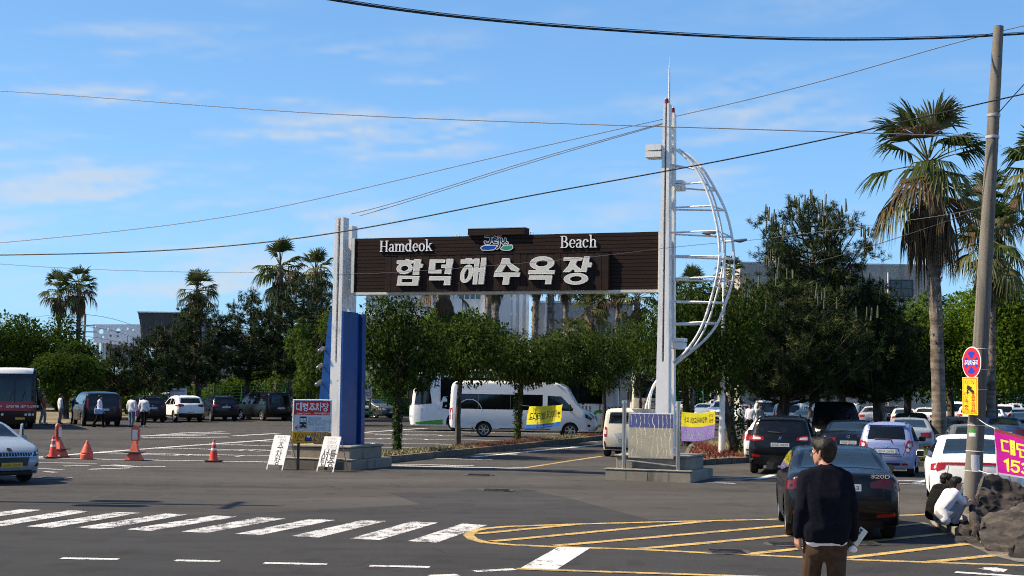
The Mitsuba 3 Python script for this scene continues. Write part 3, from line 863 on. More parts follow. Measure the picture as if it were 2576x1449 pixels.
def suv(paint, number, L=4.41, W=1.83, H=1.655, lamp=None, lamp_side=None, rails=True, step=0.1, badge=None, plate_z=.86, rear_glass=None, extra=None, low='trim_black', glass='glass_dark', bumper=.62, spokes=5, refl=None):
    k = L / 4.41
    q = H - 1.655
    top = [(.16, .30), (.03, .45), (0, .66), (.02, .90), (.07, 1.08), (.16, 1.16), (.46, 1.50 + q), (.40, 1.585 + q), (.9, 1.635 + q), (1.5, H), (2.2, H - .01), (2.65, H - .085), (3.38, 1.13), (3.95, 1.03), (4.25, .90), (4.39, .70), (4.41, .50), (4.30, .28)]
    top = [(x * k, z) for x, z in top]
    s = Skin(L, W, top, [(.83 * k, .36), (3.47 * k, .36)], 1.02, .20, (.09, .2), .11, .03, (.06, .14), sill=.26, step=step)
    dlo = [[(.62, 1.12), (.78, 1.36 + q), (1.02, 1.42 + q), (1.02, 1.09)], [(1.08, 1.09), (1.08, 1.43 + q), (1.62, 1.50 + q), (1.86, 1.50 + q), (1.86, 1.06)], [(1.92, 1.055), (1.92, 1.50 + q), (2.3, 1.48 + q), (2.58, 1.43 + q), (3.08, 1.09), (3.0, 1.05)]]
    dlo = [[(x * k, z) for x, z in p] for p in dlo]
    arch = lambda x: [(x - .46, bumper - .02)] + [(x + .47 * math.cos(a), .36 + .47 * math.sin(a)) for a in np.linspace(math.pi * .86, math.pi * .14, 9)] + [(x + .46, bumper - .02), (x + .42, .30), (x - .42, .30)]
    clad = [[(1.2 * k, .30), (3.05 * k, .30), (3.05 * k, .42), (1.2 * k, .42)], [(.06, .34), (.40 * k, .34), (.40 * k, .52), (.03, .52)]] if low == 'trim_black' else []
    kit = car_kit(s, paint, dlo, rear_glass or ((.17 * k, 1.18), (.45 * k, 1.49 + q)), ((2.70 * k, H - .10), (3.32 * k, 1.15)), lamp or [([(.50, .95), (.52, 1.06), (.86, 1.12), (.90, .98), (.78, .92)], 'lens_red')],
                  [(.48, .80), (.90, .82), (.88, .96), (.60, .88)], number, plate_z, cladding=clad, seams=[[(1.89 * k, .32), (1.89 * k, 1.05)], [(.98 * k, .75), (1.05 * k, 1.08)], [(3.05 * k, .34), (3.10 * k, 1.04)]],
                  handles=[(1.3 * k, .96), (2.3 * k, .95)], mirror_at=(2.92 * k, 1.12), rails=(.75 * k, 2.25 * k, .06) if rails else None, glass=glass, lamp_side=lamp_side or [(.06, .98), (.10, 1.10), (.40, 1.07), (.34, .99)],
                  lamp_side_front=[(L - .50, .88), (L - .2, .80), (L - .18, .90), (L - .45, .97)], grille=[(-.45, .60), (.45, .60), (.5, .82), (-.5, .82)], front_low=[(-.62, .28), (.62, .28), (.6, .44), (-.6, .44)],
                  rear_low=[(-.74, .30), (.74, .30), (.80, bumper - .06), (-.80, bumper - .06)] if low == 'trim_black' else [(-.6, .28), (.6, .28), (.6, .36), (-.6, .36)], wiper=[(0, 1.17), (.34, 1.20)],
                  badge=badge or (ring(0, 1.02, .065, .04, .014), 'chrome'), spokes=spokes, extra=extra, refl=refl)
    return kit


def hatch(paint, number):
    L, W, H = 3.60, 1.60, 1.52
    top = [(.10, .24), (.01, .42), (0, .60), (.035, .84), (.06, .98), (.12, 1.04), (.36, 1.40), (.34, 1.46), (.8, 1.505), (1.4, H), (1.9, 1.50), (2.2, 1.42), (2.86, 1.03), (3.2, .93), (3.46, .78), (3.58, .58), (3.6, .42), (3.5, .22)]
    s = Skin(L, W, top, [(.62, .29), (3.0, .29)], .93, .17, (.10, .22), .10, .03, (.06, .14), step=.07)
    dlo = [[(.52, 1.02), (.66, 1.28), (1.2, 1.385), (1.2, .985)], [(1.27, .98), (1.27, 1.39), (1.8, 1.39), (2.1, 1.32), (2.62, 1.0), (2.5, .96)]]

    def extra(kit, sk):
        for sg in (1, -1):
            for cy, cz, r in ((.645, .895, .055), (.60, .765, .05)):
                P = ellipse(sg * cy, cz, r, r)
                K(kit, 'lamp_reflector', sk.onend(P, True, .022, .03), 'lens_clear')
        K(kit, 'tailgate_recess', sk.onend(Polygon([(-.40, .64), (.40, .64), (.34, .81), (-.34, .81)]).difference(Polygon([(-.375, .655), (.375, .655), (.32, .795), (-.32, .795)])), True, .008), 'trim_black')
        K(kit, 'spoiler', box(.30, .46, -.52, .52, 1.455, 1.475, .008), paint)
        K(kit, 'badge', sk.onend(shapely.union_all([sbox(-.10, .855, .10, .885), sbox(-.035, .84, .035, .90)]), True, .014, .04), 'chrome')
        K(kit, 'script_badge', sk.onend(sbox(-.44, .905, -.30, .918), True, .010, .04), 'chrome')
        sm = [[(-.50, .97), (-.545, .80), (-.47, .60), (-.40, .585), (.40, .585), (.47, .60), (.545, .80), (.50, .97)]]
        K(kit, 'tailgate_seam', sk.onend(LineString(sm[0]).buffer(.006), True, .004), 'trim_black')
        K(kit, 'high_stop_lamp', box(.335, .35, -.10, .10, 1.425, 1.445), 'lens_deep_red')
    return car_kit(s, paint, dlo, ((.135, 1.03), (.345, 1.41)), ((2.22, 1.40), (2.80, 1.05)), [([(.545, .70), (.53, .86), (.60, 1.03), (.70, 1.06), (.715, .90), (.68, .78), (.60, .68)], 'lens_red')], [(.44, .66), (.78, .70), (.76, .86), (.52, .78)],
                   number, .725, seams=[[(1.235, .26), (1.235, .97)], [(.78, .62), (.95, 1.0)], [(2.42, .30), (2.46, .95)]], handles=[(1.75, .90)], mirror_at=(2.36, 1.03, 'trim_black'), rails=(.62, 1.75, .03), lamp_side=[(.04, .86), (.07, 1.02), (.20, 1.03), (.16, .86)],
                   lamp_side_front=[(L - .5, .80), (L - .2, .70), (L - .16, .80), (L - .5, .92)], grille=[(-.4, .42), (.4, .42), (.42, .60), (-.42, .60)], rear_low=[(-.40, .335), (.50, .335), (.44, .40), (-.38, .40)], wiper=[(-.17, .955), (-.13, 1.035), (.32, 1.045)], refl=[(.44, .335), (.62, .345), (.56, .395), (.44, .395)], extra=extra)


def boxcar(paint, number):
    L, W, H = 3.60, 1.60, 1.70
    top = [(.08, .24), (.02, .42), (0, .62), (.02, .95), (.06, 1.2), (.12, 1.58), (.22, 1.66), (.7, H), (1.8, H), (2.25, 1.64), (2.9, 1.10), (3.3, .98), (3.52, .80), (3.6, .52), (3.5, .24)]
    s = Skin(L, W, top, [(.58, .29), (3.02, .29)], 1.0, .10, (.08, .2), .09, .03, (.05, .12), step=.09)
    dlo = [[(.22, 1.08), (.26, 1.52), (.62, 1.54), (.62, 1.05)], [(.68, 1.05), (.68, 1.54), (1.5, 1.55), (1.5, 1.03)], [(1.56, 1.03), (1.56, 1.55), (2.1, 1.52), (2.62, 1.06), (2.5, 1.02)]]

    def extra(kit, sk):
        K(kit, 'tailgate_handle', sk.onend(sbox(-.34, .80, .34, .835), True, .02), 'chrome')
        for sg in (1, -1):
            K(kit, 'bumper_lamp', sk.onend(ellipse(sg * .70, .42, .05, .13), True, .012), 'lens_deep_red')
    return car_kit(s, paint, dlo, ((.055, 1.16), (.115, 1.56)), ((2.3, 1.60), (2.84, 1.13)), [([(.60, .72), (.60, 1.02), (.66, 1.06), (.74, 1.04), (.75, .74), (.70, .70)], 'lens_red'), ([(.63, .80), (.63, .95), (.70, .95), (.70, .80)], 'lens_clear')], [(.44, .66), (.74, .7), (.72, .9), (.5, .84)],
                   number, .70, seams=[[(1.53, .28), (1.53, 1.0)], [(.65, .6), (.65, 1.04)]], mirror_at=(2.45, 1.10), rear_low=[(-.7, .27), (.7, .27), (.7, .36), (-.7, .36)], badge=(OVAL_AT(0, .90), 'chrome'), extra=extra)


def OVAL_AT(y, z):
    return affinity.translate(OVAL, y, z)


def minivan(paint, number, L=5.13, H=1.80, W=1.95, lamp=None, step=.1, rear_step=.30, extra=None):
    top = [(.14, .30), (.02, .48), (0, .72), (.02, 1.02), (.07, 1.22), (rear_step * .6, 1.62), (rear_step, H - .07), (rear_step + .5, H), (2.6, H + .01), (3.2, H - .06), (3.7, H - .26), (4.35, 1.16), (4.8, 1.02), (5.05, .80), (5.12, .55), (5.02, .28)]
    top = [(x * L / 5.13, z) for x, z in top]
    s = Skin(L, W, top, [(1.02 * L / 5.13, .35), (4.05 * L / 5.13, .35)], 1.08, .16, (.08, .22), .11, .03, (.05, .14), sill=.24, step=step)
    k = L / 5.13
    dlo = [[(.42, 1.14), (.52, H - .22), (1.30, H - .18), (1.30, 1.12)], [(1.38, 1.12), (1.38, H - .17), (2.62, H - .17), (2.62, 1.10)], [(2.70, 1.10), (2.70, H - .17), (3.15, H - .21), (3.60, H - .38), (4.05, 1.13), (3.9, 1.09)]]
    dlo = [[(x * k, z) for x, z in p] for p in dlo]
    return car_kit(s, paint, dlo, ((.08, 1.23), (rear_step * k * .85, H - .16)), ((3.3 * k, H - .11), (4.26 * k, 1.2)), lamp or [([(.76, .92), (.76, 1.42), (.84, 1.44), (.90, 1.38), (.90, .92)], 'lens_red')], [(.5, .72), (.92, .76), (.9, .92), (.6, .86)], number, .86,
                   seams=[[(2.66 * k, .3), (2.66 * k, 1.1)], [(1.34 * k, .5), (1.34 * k, 1.12)]], handles=[(2.4 * k, .98), (2.95 * k, .98)], mirror_at=(3.85 * k, 1.18), grille=[(-.5, .55), (.5, .55), (.5, .8), (-.5, .8)], wiper=[(0, 1.22), (.4, 1.26)], rear_low=[(-.8, .30), (.8, .30), (.8, .42), (-.8, .42)], extra=extra)


def sprinter():
    L, W, H = 7.36, 1.99, 2.74
    top = [(.10, .42), (.02, .55), (.02, .90), (.03, 1.6), (.07, 2.4), (.16, 2.62), (.34, 2.70), (1.2, H), (4.6, H), (5.40, 2.71), (5.80, 2.58), (6.02, 2.26), (6.46, 1.50), (6.98, 1.30), (7.28, 1.06), (7.34, .75), (7.36, .52), (7.24, .34)]
    s = Skin(L, W, top, [(1.72, .36), (5.98, .36)], 1.35, .14, (.05, .26), .13, .03, (.04, .16), sill=.36, arch=.06, step=.12)
    kit = [('body', mikit.ply(s.body(), 'paint_white', 38), 'paint_white')]
    K(kit, 'underbody', s.dark(), 'trim_black', False)
    K(kit, 'windscreen', s.between((6.04, 2.22), (6.42, 1.57)), 'glass_dark')
    K(kit, 'rear_window', s.between((.03, 1.45), (.06, 2.2)), 'glass_dark')
    K(kit, 'roof_visor', s.between((5.80, 2.55), (6.0, 2.27), .02, .02), 'sign_grey')
    for poly in ([(.48, 1.36), (.48, 2.10), (1.43, 2.10), (1.43, 1.36)], [(1.435, 1.36), (1.435, 2.10), (3.01, 2.10), (3.01, 1.35)], [(3.015, 1.35), (3.015, 2.10), (4.62, 2.10), (4.62, 1.34)],
                 [(4.86, 1.33), (4.86, 2.06), (5.52, 2.04), (6.12, 1.44), (6.10, 1.33)]):
        for sg in (1, -1): K(kit, 'side_window', s.onside(Polygon(poly), sg), 'glass_dark')
    for sg in (1, -1):
        g = shapely.union_all([LineString(l).buffer(.009) for l in ([(.34, .66), (.34, 2.45)], [(3.02, .56), (3.02, 2.5)], [(4.72, .5), (4.72, 2.55)], [(6.18, .75), (6.22, 1.34)], [(.3, 2.32), (4.7, 2.32)])])
        K(kit, 'panel_seam', cat([s.onside(q, sg, .003, .2) for q in getattr(g, 'geoms', [g])]), 'sign_grey')
        K(kit, 'rub_strip', s.onside(sbox(2.25, .62, 5.4, .72), sg, .018), 'paint_white')
        K(kit, 'side_step', s.onside(sbox(2.5, .40, 5.0, .44), sg, .03), 'trim_black')
        P = Polygon([(.80, .82), (.80, 1.40), (.93, 1.40), (.93, .82)])
        K(kit, 'tail_lamp', cat([s.onend(P if sg > 0 else mirror(P), True, .012), s.onside(sbox(.02, .82, .13, 1.40), sg, .012)]), 'lens_red')
        K(kit, 'lamp_lens', s.onside(sbox(.02, 1.06, .135, 1.16), sg, .018), 'lens_clear')
        P = Polygon([(.46, .92), (.90, .98), (.88, 1.24), (.52, 1.06)])
        K(kit, 'headlight', cat([s.onend(P if sg > 0 else mirror(P), False, .012), s.onside(Polygon([(6.86, 1.02), (7.20, .86), (7.24, .98), (6.98, 1.16), (6.80, 1.20)]), sg, .012)]), 'glass_tint')
        K(kit, 'fog_lamp', s.onside(Polygon([(6.98, .58), (7.16, .54), (7.18, .66), (7.02, .68)]), sg, .012), 'trim_black')
        for x in (1.72, 5.98):
            a = [(x + .50 * math.cos(t), .40 + .50 * math.sin(t)) for t in np.linspace(0, math.pi, 15)] + [(x + .43 * math.cos(t), .40 + .43 * math.sin(t)) for t in np.linspace(math.pi, 0, 15)]
            K(kit, 'wheel_arch', s.onside(Polygon(a), sg, .035), 'paint_white')
        K(kit, 'mud_flap', box(1.14, 1.17, sg * .93 - .10, sg * .93 + .05, .16, .5), 'rubber')
    K(kit, 'grille', s.onend(Polygon([(-.42, .84), (.42, .84), (.46, 1.08), (-.46, 1.08)]), False, .012), 'trim_black')
    for z in (.90, .97, 1.04): K(kit, 'grille_bar', s.onend(sbox(-.40, z - .012, .40, z + .012), False, .03), 'chrome')
    K(kit, 'lower_grille', s.onend(sbox(-.5, .42, .5, .56), False, .012), 'trim_black')
    # church circle and lettering on the side, as on the photograph's van (seen on its right flank)
    e = s.onside(ellipse(1.02, 1.23, .62, .62, 40).difference(ellipse(1.02, 1.23, .59, .59, 40)), -1, .010, .05)
    K(kit, 'circle_mark', e, 'sign_grey')
    g = text('한세교회', .17, .0)
    g = affinity.scale(centred(g, -1.95, 1.02), 1, 1)
    t = stand(flat(g), (0, -(W / 2 + .004), 0), (1, 0, 0), (0, 0, 1))
    g2 = affinity.translate(centred(text('한세교회', .20, .02)), 1.9, 1.0)
    K(kit, 'lettering', stand(flat(g2), (0, -(W / 2 - .012), 0), (1, 0, 0), (0, 0, 1)), 'ink_grey')
    mirrors(kit, s, 5.95, 1.48, 'trim_black', (.10, .22, .34))
    kit_wheels(kit, s, .22, 6, .06)
    return kit


def coach(paint, lower, front=True, L=11.8, H=3.42, side_text=None, sash=None, air=True):
    W = 2.49
    top = [(.12, .32), (.03, .5), (0, 1.0), (.04, 2.2), (.14, 3.1), (.34, H - .10), (.9, H - .02), (3, H), (9, H), (10.9, H - .02), (11.35, H - .12), (11.58, 2.9), (11.70, 2.1), (11.78, 1.25), (11.8, .7), (11.72, .30)]
    top = [(x * L / 11.8, z) for x, z in top]
    s = Skin(L, W, top, [(3.1, .50), (9.15, .50)], 1.6, .06, (.08, .22), .13, .03, (.04, .12), sill=.36, arch=.06, step=.2)
    kit = [('body', mikit.ply(s.body(), paint, 38), paint)]
    K(kit, 'underbody', s.dark(), 'trim_black', False)
    K(kit, 'windscreen', s.between((L - .04, 1.42), (L - .42, H - .36), .012, .10), 'glass_dark')
    for sg in (1, -1):
        K(kit, 'window_band', s.onside(Polygon([(.9, 1.62), (.9, 2.98), (L - 1.75, 2.98), (L - 1.75, 1.62)]), sg, .012, .4), 'glass_dark')
        K(kit, 'front_side_window', s.onside(Polygon([(L - 1.28, 1.50), (L - 1.05, 2.98), (L - .36, 2.95), (L - .13, 1.42)]), sg, .012, .3), 'glass_dark')
        for x in np.arange(2.4, L - 2, 1.5): K(kit, 'window_divider', s.onside(sbox(x - .02, 1.64, x + .02, 2.96), sg, .018, .4), 'trim_black')
        P = Polygon([(.95, .85), (.95, 1.30), (1.16, 1.30), (1.16, .85)])
        K(kit, 'tail_lamp', cat([s.onend(P if sg > 0 else mirror(P), True, .015), s.onside(sbox(.03, .85, .16, 1.3), sg, .015)]), 'lens_red')
        for j, (y, r) in enumerate(((1.02, .075), (.82, .085), (.62, .075))):
            K(kit, 'headlight', s.onend(ellipse(sg * y, .80, r, r), False, .02, .05), 'lens_clear')
        K(kit, 'side_mirror', box(L - .05, L + .10, sg * 1.33 - .09, sg * 1.33 + .09, 1.75, 2.35, .04), 'trim_black')
        K(kit, 'mirror_arm', tube([(L - .45, sg * 1.1, 2.85), (L - .1, sg * 1.28, 2.75), (L + .02, sg * 1.33, 2.35)], .03, 6), 'trim_black')
    if lower: K(kit, 'front_panel', s.onend(sbox(-1.1, .34, 1.1, 1.02), False, .014, .2), lower)
    K(kit, 'rear_window', s.between((.05, 2.3), (.13, 3.0), .012, .2), 'glass_dark')
    kit_wheels(kit, s, .28, 8, .05)
    return kit, s


BMW_LAMP = [([(.40, .85), (.40, .93), (.60, .985), (.90, .985), (.92, .84), (.78, .81), (.62, .84)], 'lens_deep_red')]


def bmw_extra(kit, s):
    K(kit, 'model_badge', stand(flat(affinity.scale(text('320D', .105, .02), 1.15, .62, origin=(0, 0))), (-.030, -.40, 1.015), (0, -1, 0), (0, 0, 1)), 'chrome')
    K(kit, 'trunk_seam', s.onend(LineString([(-.62, 1.03), (-.60, .70), (.60, .70), (.62, 1.03)]).buffer(.007), True, .004), 'ink_black')
    for sg in (1, -1):
        K(kit, 'lamp_divider', s.onend(LineString([(sg * .60, .80), (sg * .62, 1.0)]).buffer(.008), True, .022), 'lens_deep_red')
        K(kit, 'lamp_bar', s.onend(sbox(min(sg * .46, sg * .88), .895, max(sg * .46, sg * .88), .915), True, .022), 'lens_deep_red')


def taxi_extra(kit, s):
    K(kit, 'grille_frame', s.onend(Polygon([(-.56, .62), (.56, .62), (.62, .735), (-.62, .735)]).difference(Polygon([(-.53, .635), (.53, .635), (.585, .72), (-.585, .72)])), False, .02, .04), 'chrome')
    K(kit, 'upper_grille', s.onend(Polygon([(-.53, .635), (.53, .635), (.585, .72), (-.585, .72)]), False, .014), 'trim_black')
    for y in np.linspace(-.5, .5, 15): K(kit, 'grille_bar', s.onend(sbox(y - .008, .635, y + .008, .72), False, .024, .04), 'chrome')
    K(kit, 'badge', s.onend(ellipse(0, .785, .065, .032), False, .014, .03), 'ink_black')
    K(kit, 'bumper_blade', s.onend(Polygon([(-.80, .27), (.80, .27), (.86, .40), (.80, .41), (.74, .31), (-.74, .31), (-.80, .41), (-.86, .40)]), False, .02, .05), 'chrome')
    for sg in (1, -1):
        P = Polygon([(.58, .64), (.80, .66), (.93, .74), (.92, .80), (.66, .75)])
        K(kit, 'headlight_glass', cat([s.onend(P if sg > 0 else mirror(P), False, .02), s.onside(Polygon([(s.L - .62, .80), (s.L - .20, .68), (s.L - .18, .76), (s.L - .40, .83)]), sg, .016)]), 'glass_tint')
        K(kit, 'headlight_lens', s.onend(ellipse(sg * .74, .71, .05, .028), False, .03, .03), 'lens_clear')
        P = Polygon([(.62, .40), (.84, .44), (.86, .52), (.70, .50)])
        K(kit, 'bumper_vent', s.onend(P if sg > 0 else mirror(P), False, .02), 'trim_black')


def grandeur_extra(kit, s):
    K(kit, 'lamp_bar', s.onend(Polygon([(-.86, .90), (-.60, .925), (.60, .925), (.86, .90), (.86, .965), (-.86, .965)]), True, .016), 'lens_red')
    K(kit, 'trunk_seam', s.onend(LineString([(-.58, .89), (-.62, .60), (-.4, .56), (.4, .56), (.62, .60), (.58, .89)]).buffer(.006), True, .004), 'trim_black')


MODELS = {}


def model(name):
    if name not in MODELS:
        TUC = [([(.46, .98), (.48, 1.06), (.66, 1.11), (.90, 1.14), (.91, 1.02), (.84, .95)], 'lens_red'), ([(.54, 1.00), (.56, 1.055), (.80, 1.08), (.82, 1.0)], 'lens_clear')]
        QM = [([(.42, .98), (.42, 1.04), (.90, 1.10), (.90, .98)], 'lens_red')]
        MODELS[name] = {
            'bmw': lambda: sedan('paint_black', '31가 4763', 4.62, 1.81, 1.43, lamp=BMW_LAMP, tail=bmw_extra, step=.07, plate_z=.86),
            'grandeur': lambda: sedan('paint_white', '23루 6292', 4.91, 1.86, 1.47, tail=grandeur_extra, step=.08, plate_kw=dict(w=.335, h=.155), plate_z=.74, lamp=[([(.66, .84), (.62, .965), (.92, .965), (.92, .82), (.84, .78)], 'lens_red')]),
            'taxi': lambda: sedan('paint_taxi', '60바 9309', 4.85, 1.86, 1.465, step=.07, plate_kw=dict(m='plate_yellow'), tail=taxi_extra),
            'audi': lambda: sedan('paint_navy', '76러 5537', 4.9, 1.87, 1.46),
            'sedan': lambda: sedan('paint_silver', '', 4.75, 1.82, 1.45),
            'tucson': lambda: suv('paint_black', '69우 9869', 4.41, 1.82, 1.655, lamp=TUC, step=.075, refl=[(.58, .50), (.84, .52), (.86, .60), (.58, .57)], badge=(affinity.translate(centred(affinity.skew(text('H', .10, .03), -15)), 0, 1.04), 'chrome')),
            'sportage': lambda: suv('paint_white', '38부 1608', 4.44, 1.855, 1.635, lamp=[([(.44, .98), (.46, 1.10), (.90, 1.14), (.91, 1.0), (.7, .95)], 'lens_deep_red'), ([(.56, 1.0), (.57, 1.07), (.80, 1.09), (.80, 1.0)], 'lens_red')], plate_z=.60),
            'seltos': lambda: suv('paint_navy', '133나 7817', 4.38, 1.80, 1.62, lamp=QM, step=.1, plate_z=.92),
            'suv': lambda: suv('paint_white', '', 4.7, 1.88, 1.70),
            'crossover': lambda: suv('paint_navy', '85보 4712', 4.2, 1.80, 1.56, plate_z=.88),
            'hatch': lambda: hatch('paint_lilac', '42구 2698'),
            'boxcar': lambda: boxcar('paint_cream', '31가 2185'),
            'carnival': lambda: minivan('paint_navy', '173부 1740', 4.81, 1.76, 1.985),
            'starex': lambda: minivan('paint_graphite', '72바 1180', 5.13, 1.93, 1.92, lamp=[([(.72, .98), (.74, 1.08), (.92, 1.10), (.92, 1.0)], 'lens_red')], rear_step=.2),
            'sprinter': sprinter,
        }[name]()
    return MODELS[name]


def car(name, x, y, heading, label, category, mdl, paint=None, group=None, scale=1.0, from_rear=True, z=0.0):
    """x, y: where the middle of the tail (or of the nose) stands."""
    kit = model(mdl)
    key = thing(name, label, category, group)
    L = {'bmw': 4.62, 'grandeur': 4.91, 'taxi': 4.85, 'audi': 4.9, 'sedan': 4.75, 'tucson': 4.41, 'sportage': 4.44, 'seltos': 4.38, 'suv': 4.7, 'crossover': 4.2, 'hatch': 3.6, 'boxcar': 3.6, 'carnival': 4.81, 'starex': 5.13, 'sprinter': 7.36}[mdl]
    M = frame(x, y, z, heading, scale)
    if not from_rear: M = M @ np.array(T().translate([-L, 0, 0]).matrix, float)
    body = kit[0][2]
    kit_place(kit, key, M, {body: paint} if paint else None)
    return key


# ---------------------------------------------------------------- plants
def rng(seed): return np.random.default_rng(seed)


def unit(v): return v / (np.linalg.norm(v, axis=-1, keepdims=True) + 1e-12)


def leaves(P, D, N, ln, wd, bend=0.25):
    """Leaves as bent four-triangle blades: stalk points P, directions D, normals N, lengths, widths."""
    S = unit(np.cross(D, N))
    ln, wd = np.asarray(ln)[:, None], np.asarray(wd)[:, None]
    v = np.stack([P, P + D * ln * .42 + S * wd * .5 + N * ln * .03, P + D * ln * .42 - S * wd * .5 + N * ln * .03, P + D * ln - N * ln * bend, P + D * ln * .45 - N * ln * .05], 1).reshape(-1, 3)
    b = np.arange(len(P))[:, None] * 5
    f = np.concatenate([b + [0, 1, 4], b + [0, 4, 2], b + [1, 3, 4], b + [4, 3, 2]])
    return trimesh.Trimesh(v, f, process=False)


def clumps(r, centres, radii, n):
    """Points on and in ellipsoidal clumps, more near their surfaces: (points, outward directions)."""
    w = np.array([a[0] * a[1] * a[2] for a in radii]) ** (2 / 3)
    k = r.choice(len(centres), n, p=w / w.sum())
    d = unit(r.normal(size=(n, 3)))
    q = r.random(n) ** 0.33
    q = 0.40 + 0.72 * q
    return np.asarray(centres)[k] + d * np.asarray(radii)[k] * q[:, None], d


def broadleaf(key, base, h, crown, trunk_r, n, seed, mats=('leaf_glossy', 'leaf_glossy_pale'), ln=.13, wd=.05, trunk_h=None, nclump=26, droop=.55, ivy=False, fork=3, lean=(0, 0), pale=.25):
    """trunk + limbs + a crown of leaves; crown = (radius x, radius y, bottom, top) in metres."""
    r = rng(seed)
    x, y, z0 = base
    rx, ry, cb, ct = crown
    th = trunk_h or cb + .25 * (ct - cb)
    cx, cy = x + lean[0], y + lean[1]
    limbs = [tube([(x, y, z0 - .1), (x + lean[0] * .2 + r.normal() * .03, y, z0 + th * .35), (x + lean[0] * .45, y + lean[1] * .5 + r.normal() * .04, z0 + th * .7), (x + lean[0] * .7, y + lean[1] * .7, z0 + th)], [trunk_r * 1.25, trunk_r, trunk_r * .9, trunk_r * .75], 9)]
    cen, rad = [], []
    for i in range(nclump):
        a, e = r.random() * 2 * math.pi, r.random()
        q = (0.35 + .65 * r.random()) ** .8
        zz = cb + (ct - cb) * (0.06 + .84 * e) - .18 * (ct - cb) * (r.random() < .15)
        prof = math.sqrt(max(.05, 1 - ((zz - (cb + ct) / 2) / ((ct - cb) / 2)) ** 2))
        cen.append((cx + rx * .78 * q * prof * math.cos(a), cy + ry * .78 * q * prof * math.sin(a), z0 + zz))
        s = .15 + .19 * r.random()
        rad.append((rx * s * 1.15, ry * s * 1.15, (ct - cb) * s * .66))
    top = np.array([x + lean[0] * .7, y + lean[1] * .7, z0 + th])
    for i in range(0, nclump, max(1, nclump // (fork * 4))):
        c = np.array(cen[i])
        st = top - (0, 0, th * .25 * r.random())
        mid = st * .5 + c * .5 + (0, 0, .12 * (ct - cb) * (r.random() - .3))
        limbs.append(tube([st, mid, c], [trunk_r * .55, trunk_r * .36, trunk_r * .13], 6))
    part(key, 'trunk', cat(limbs), 'bark', 40)
    P, d = clumps(r, cen, rad, n)
    D = unit(d * .7 + r.normal(size=(n, 3)) * .55 + np.array([0, 0, -droop]))
    N = unit(d * .8 + r.normal(size=(n, 3)) * .5 + np.array([0, 0, .8]))
    N = unit(N - D * (N * D).sum(1, keepdims=True))
    s = .6 + .75 * r.random(n)
    sel = r.random(n) < pale
    part(key, 'crown', leaves(P[~sel], D[~sel], N[~sel], ln * s[~sel], wd * s[~sel]), mats[0])
    if sel.any(): part(key, 'young_leaves', leaves(P[sel], D[sel], N[sel], ln * s[sel], wd * s[sel]), mats[1])
    if ivy:
        m = 420
        a, hh = r.random(m) * 2 * math.pi, r.random(m) ** 1.2 * th * .8
        q = trunk_r * (1.1 + .7 * r.random(m) * (fbm_np(hh * 3 + seed) > .45))
        P = np.c_[x + q * np.cos(a), y + q * np.sin(a), z0 + hh]
        D = unit(np.c_[np.cos(a), np.sin(a), -.6 + 0 * a] + r.normal(size=(m, 3)) * .4)
        N = unit(np.c_[np.cos(a), np.sin(a), .8 + 0 * a]); N = unit(N - D * (N * D).sum(1, keepdims=True))
        part(key, 'ivy', leaves(P, D, N, .10 + .05 * r.random(m), .08 + .03 * r.random(m)), 'leaf_dark')


def fbm_np(x): return meshkit.fbm(np.stack([np.asarray(x, float), 0 * x, 0 * x], -1), 3, 5)


def needles(P, D, ln, wd):
    S = unit(np.cross(D, rng(5).normal(size=P.shape)))
    v = np.stack([P - S * wd * .5, P + S * wd * .5, P + D * np.asarray(ln)[:, None]], 1).reshape(-1, 3)
    return trimesh.Trimesh(v, np.arange(len(P) * 3).reshape(-1, 3), process=False)


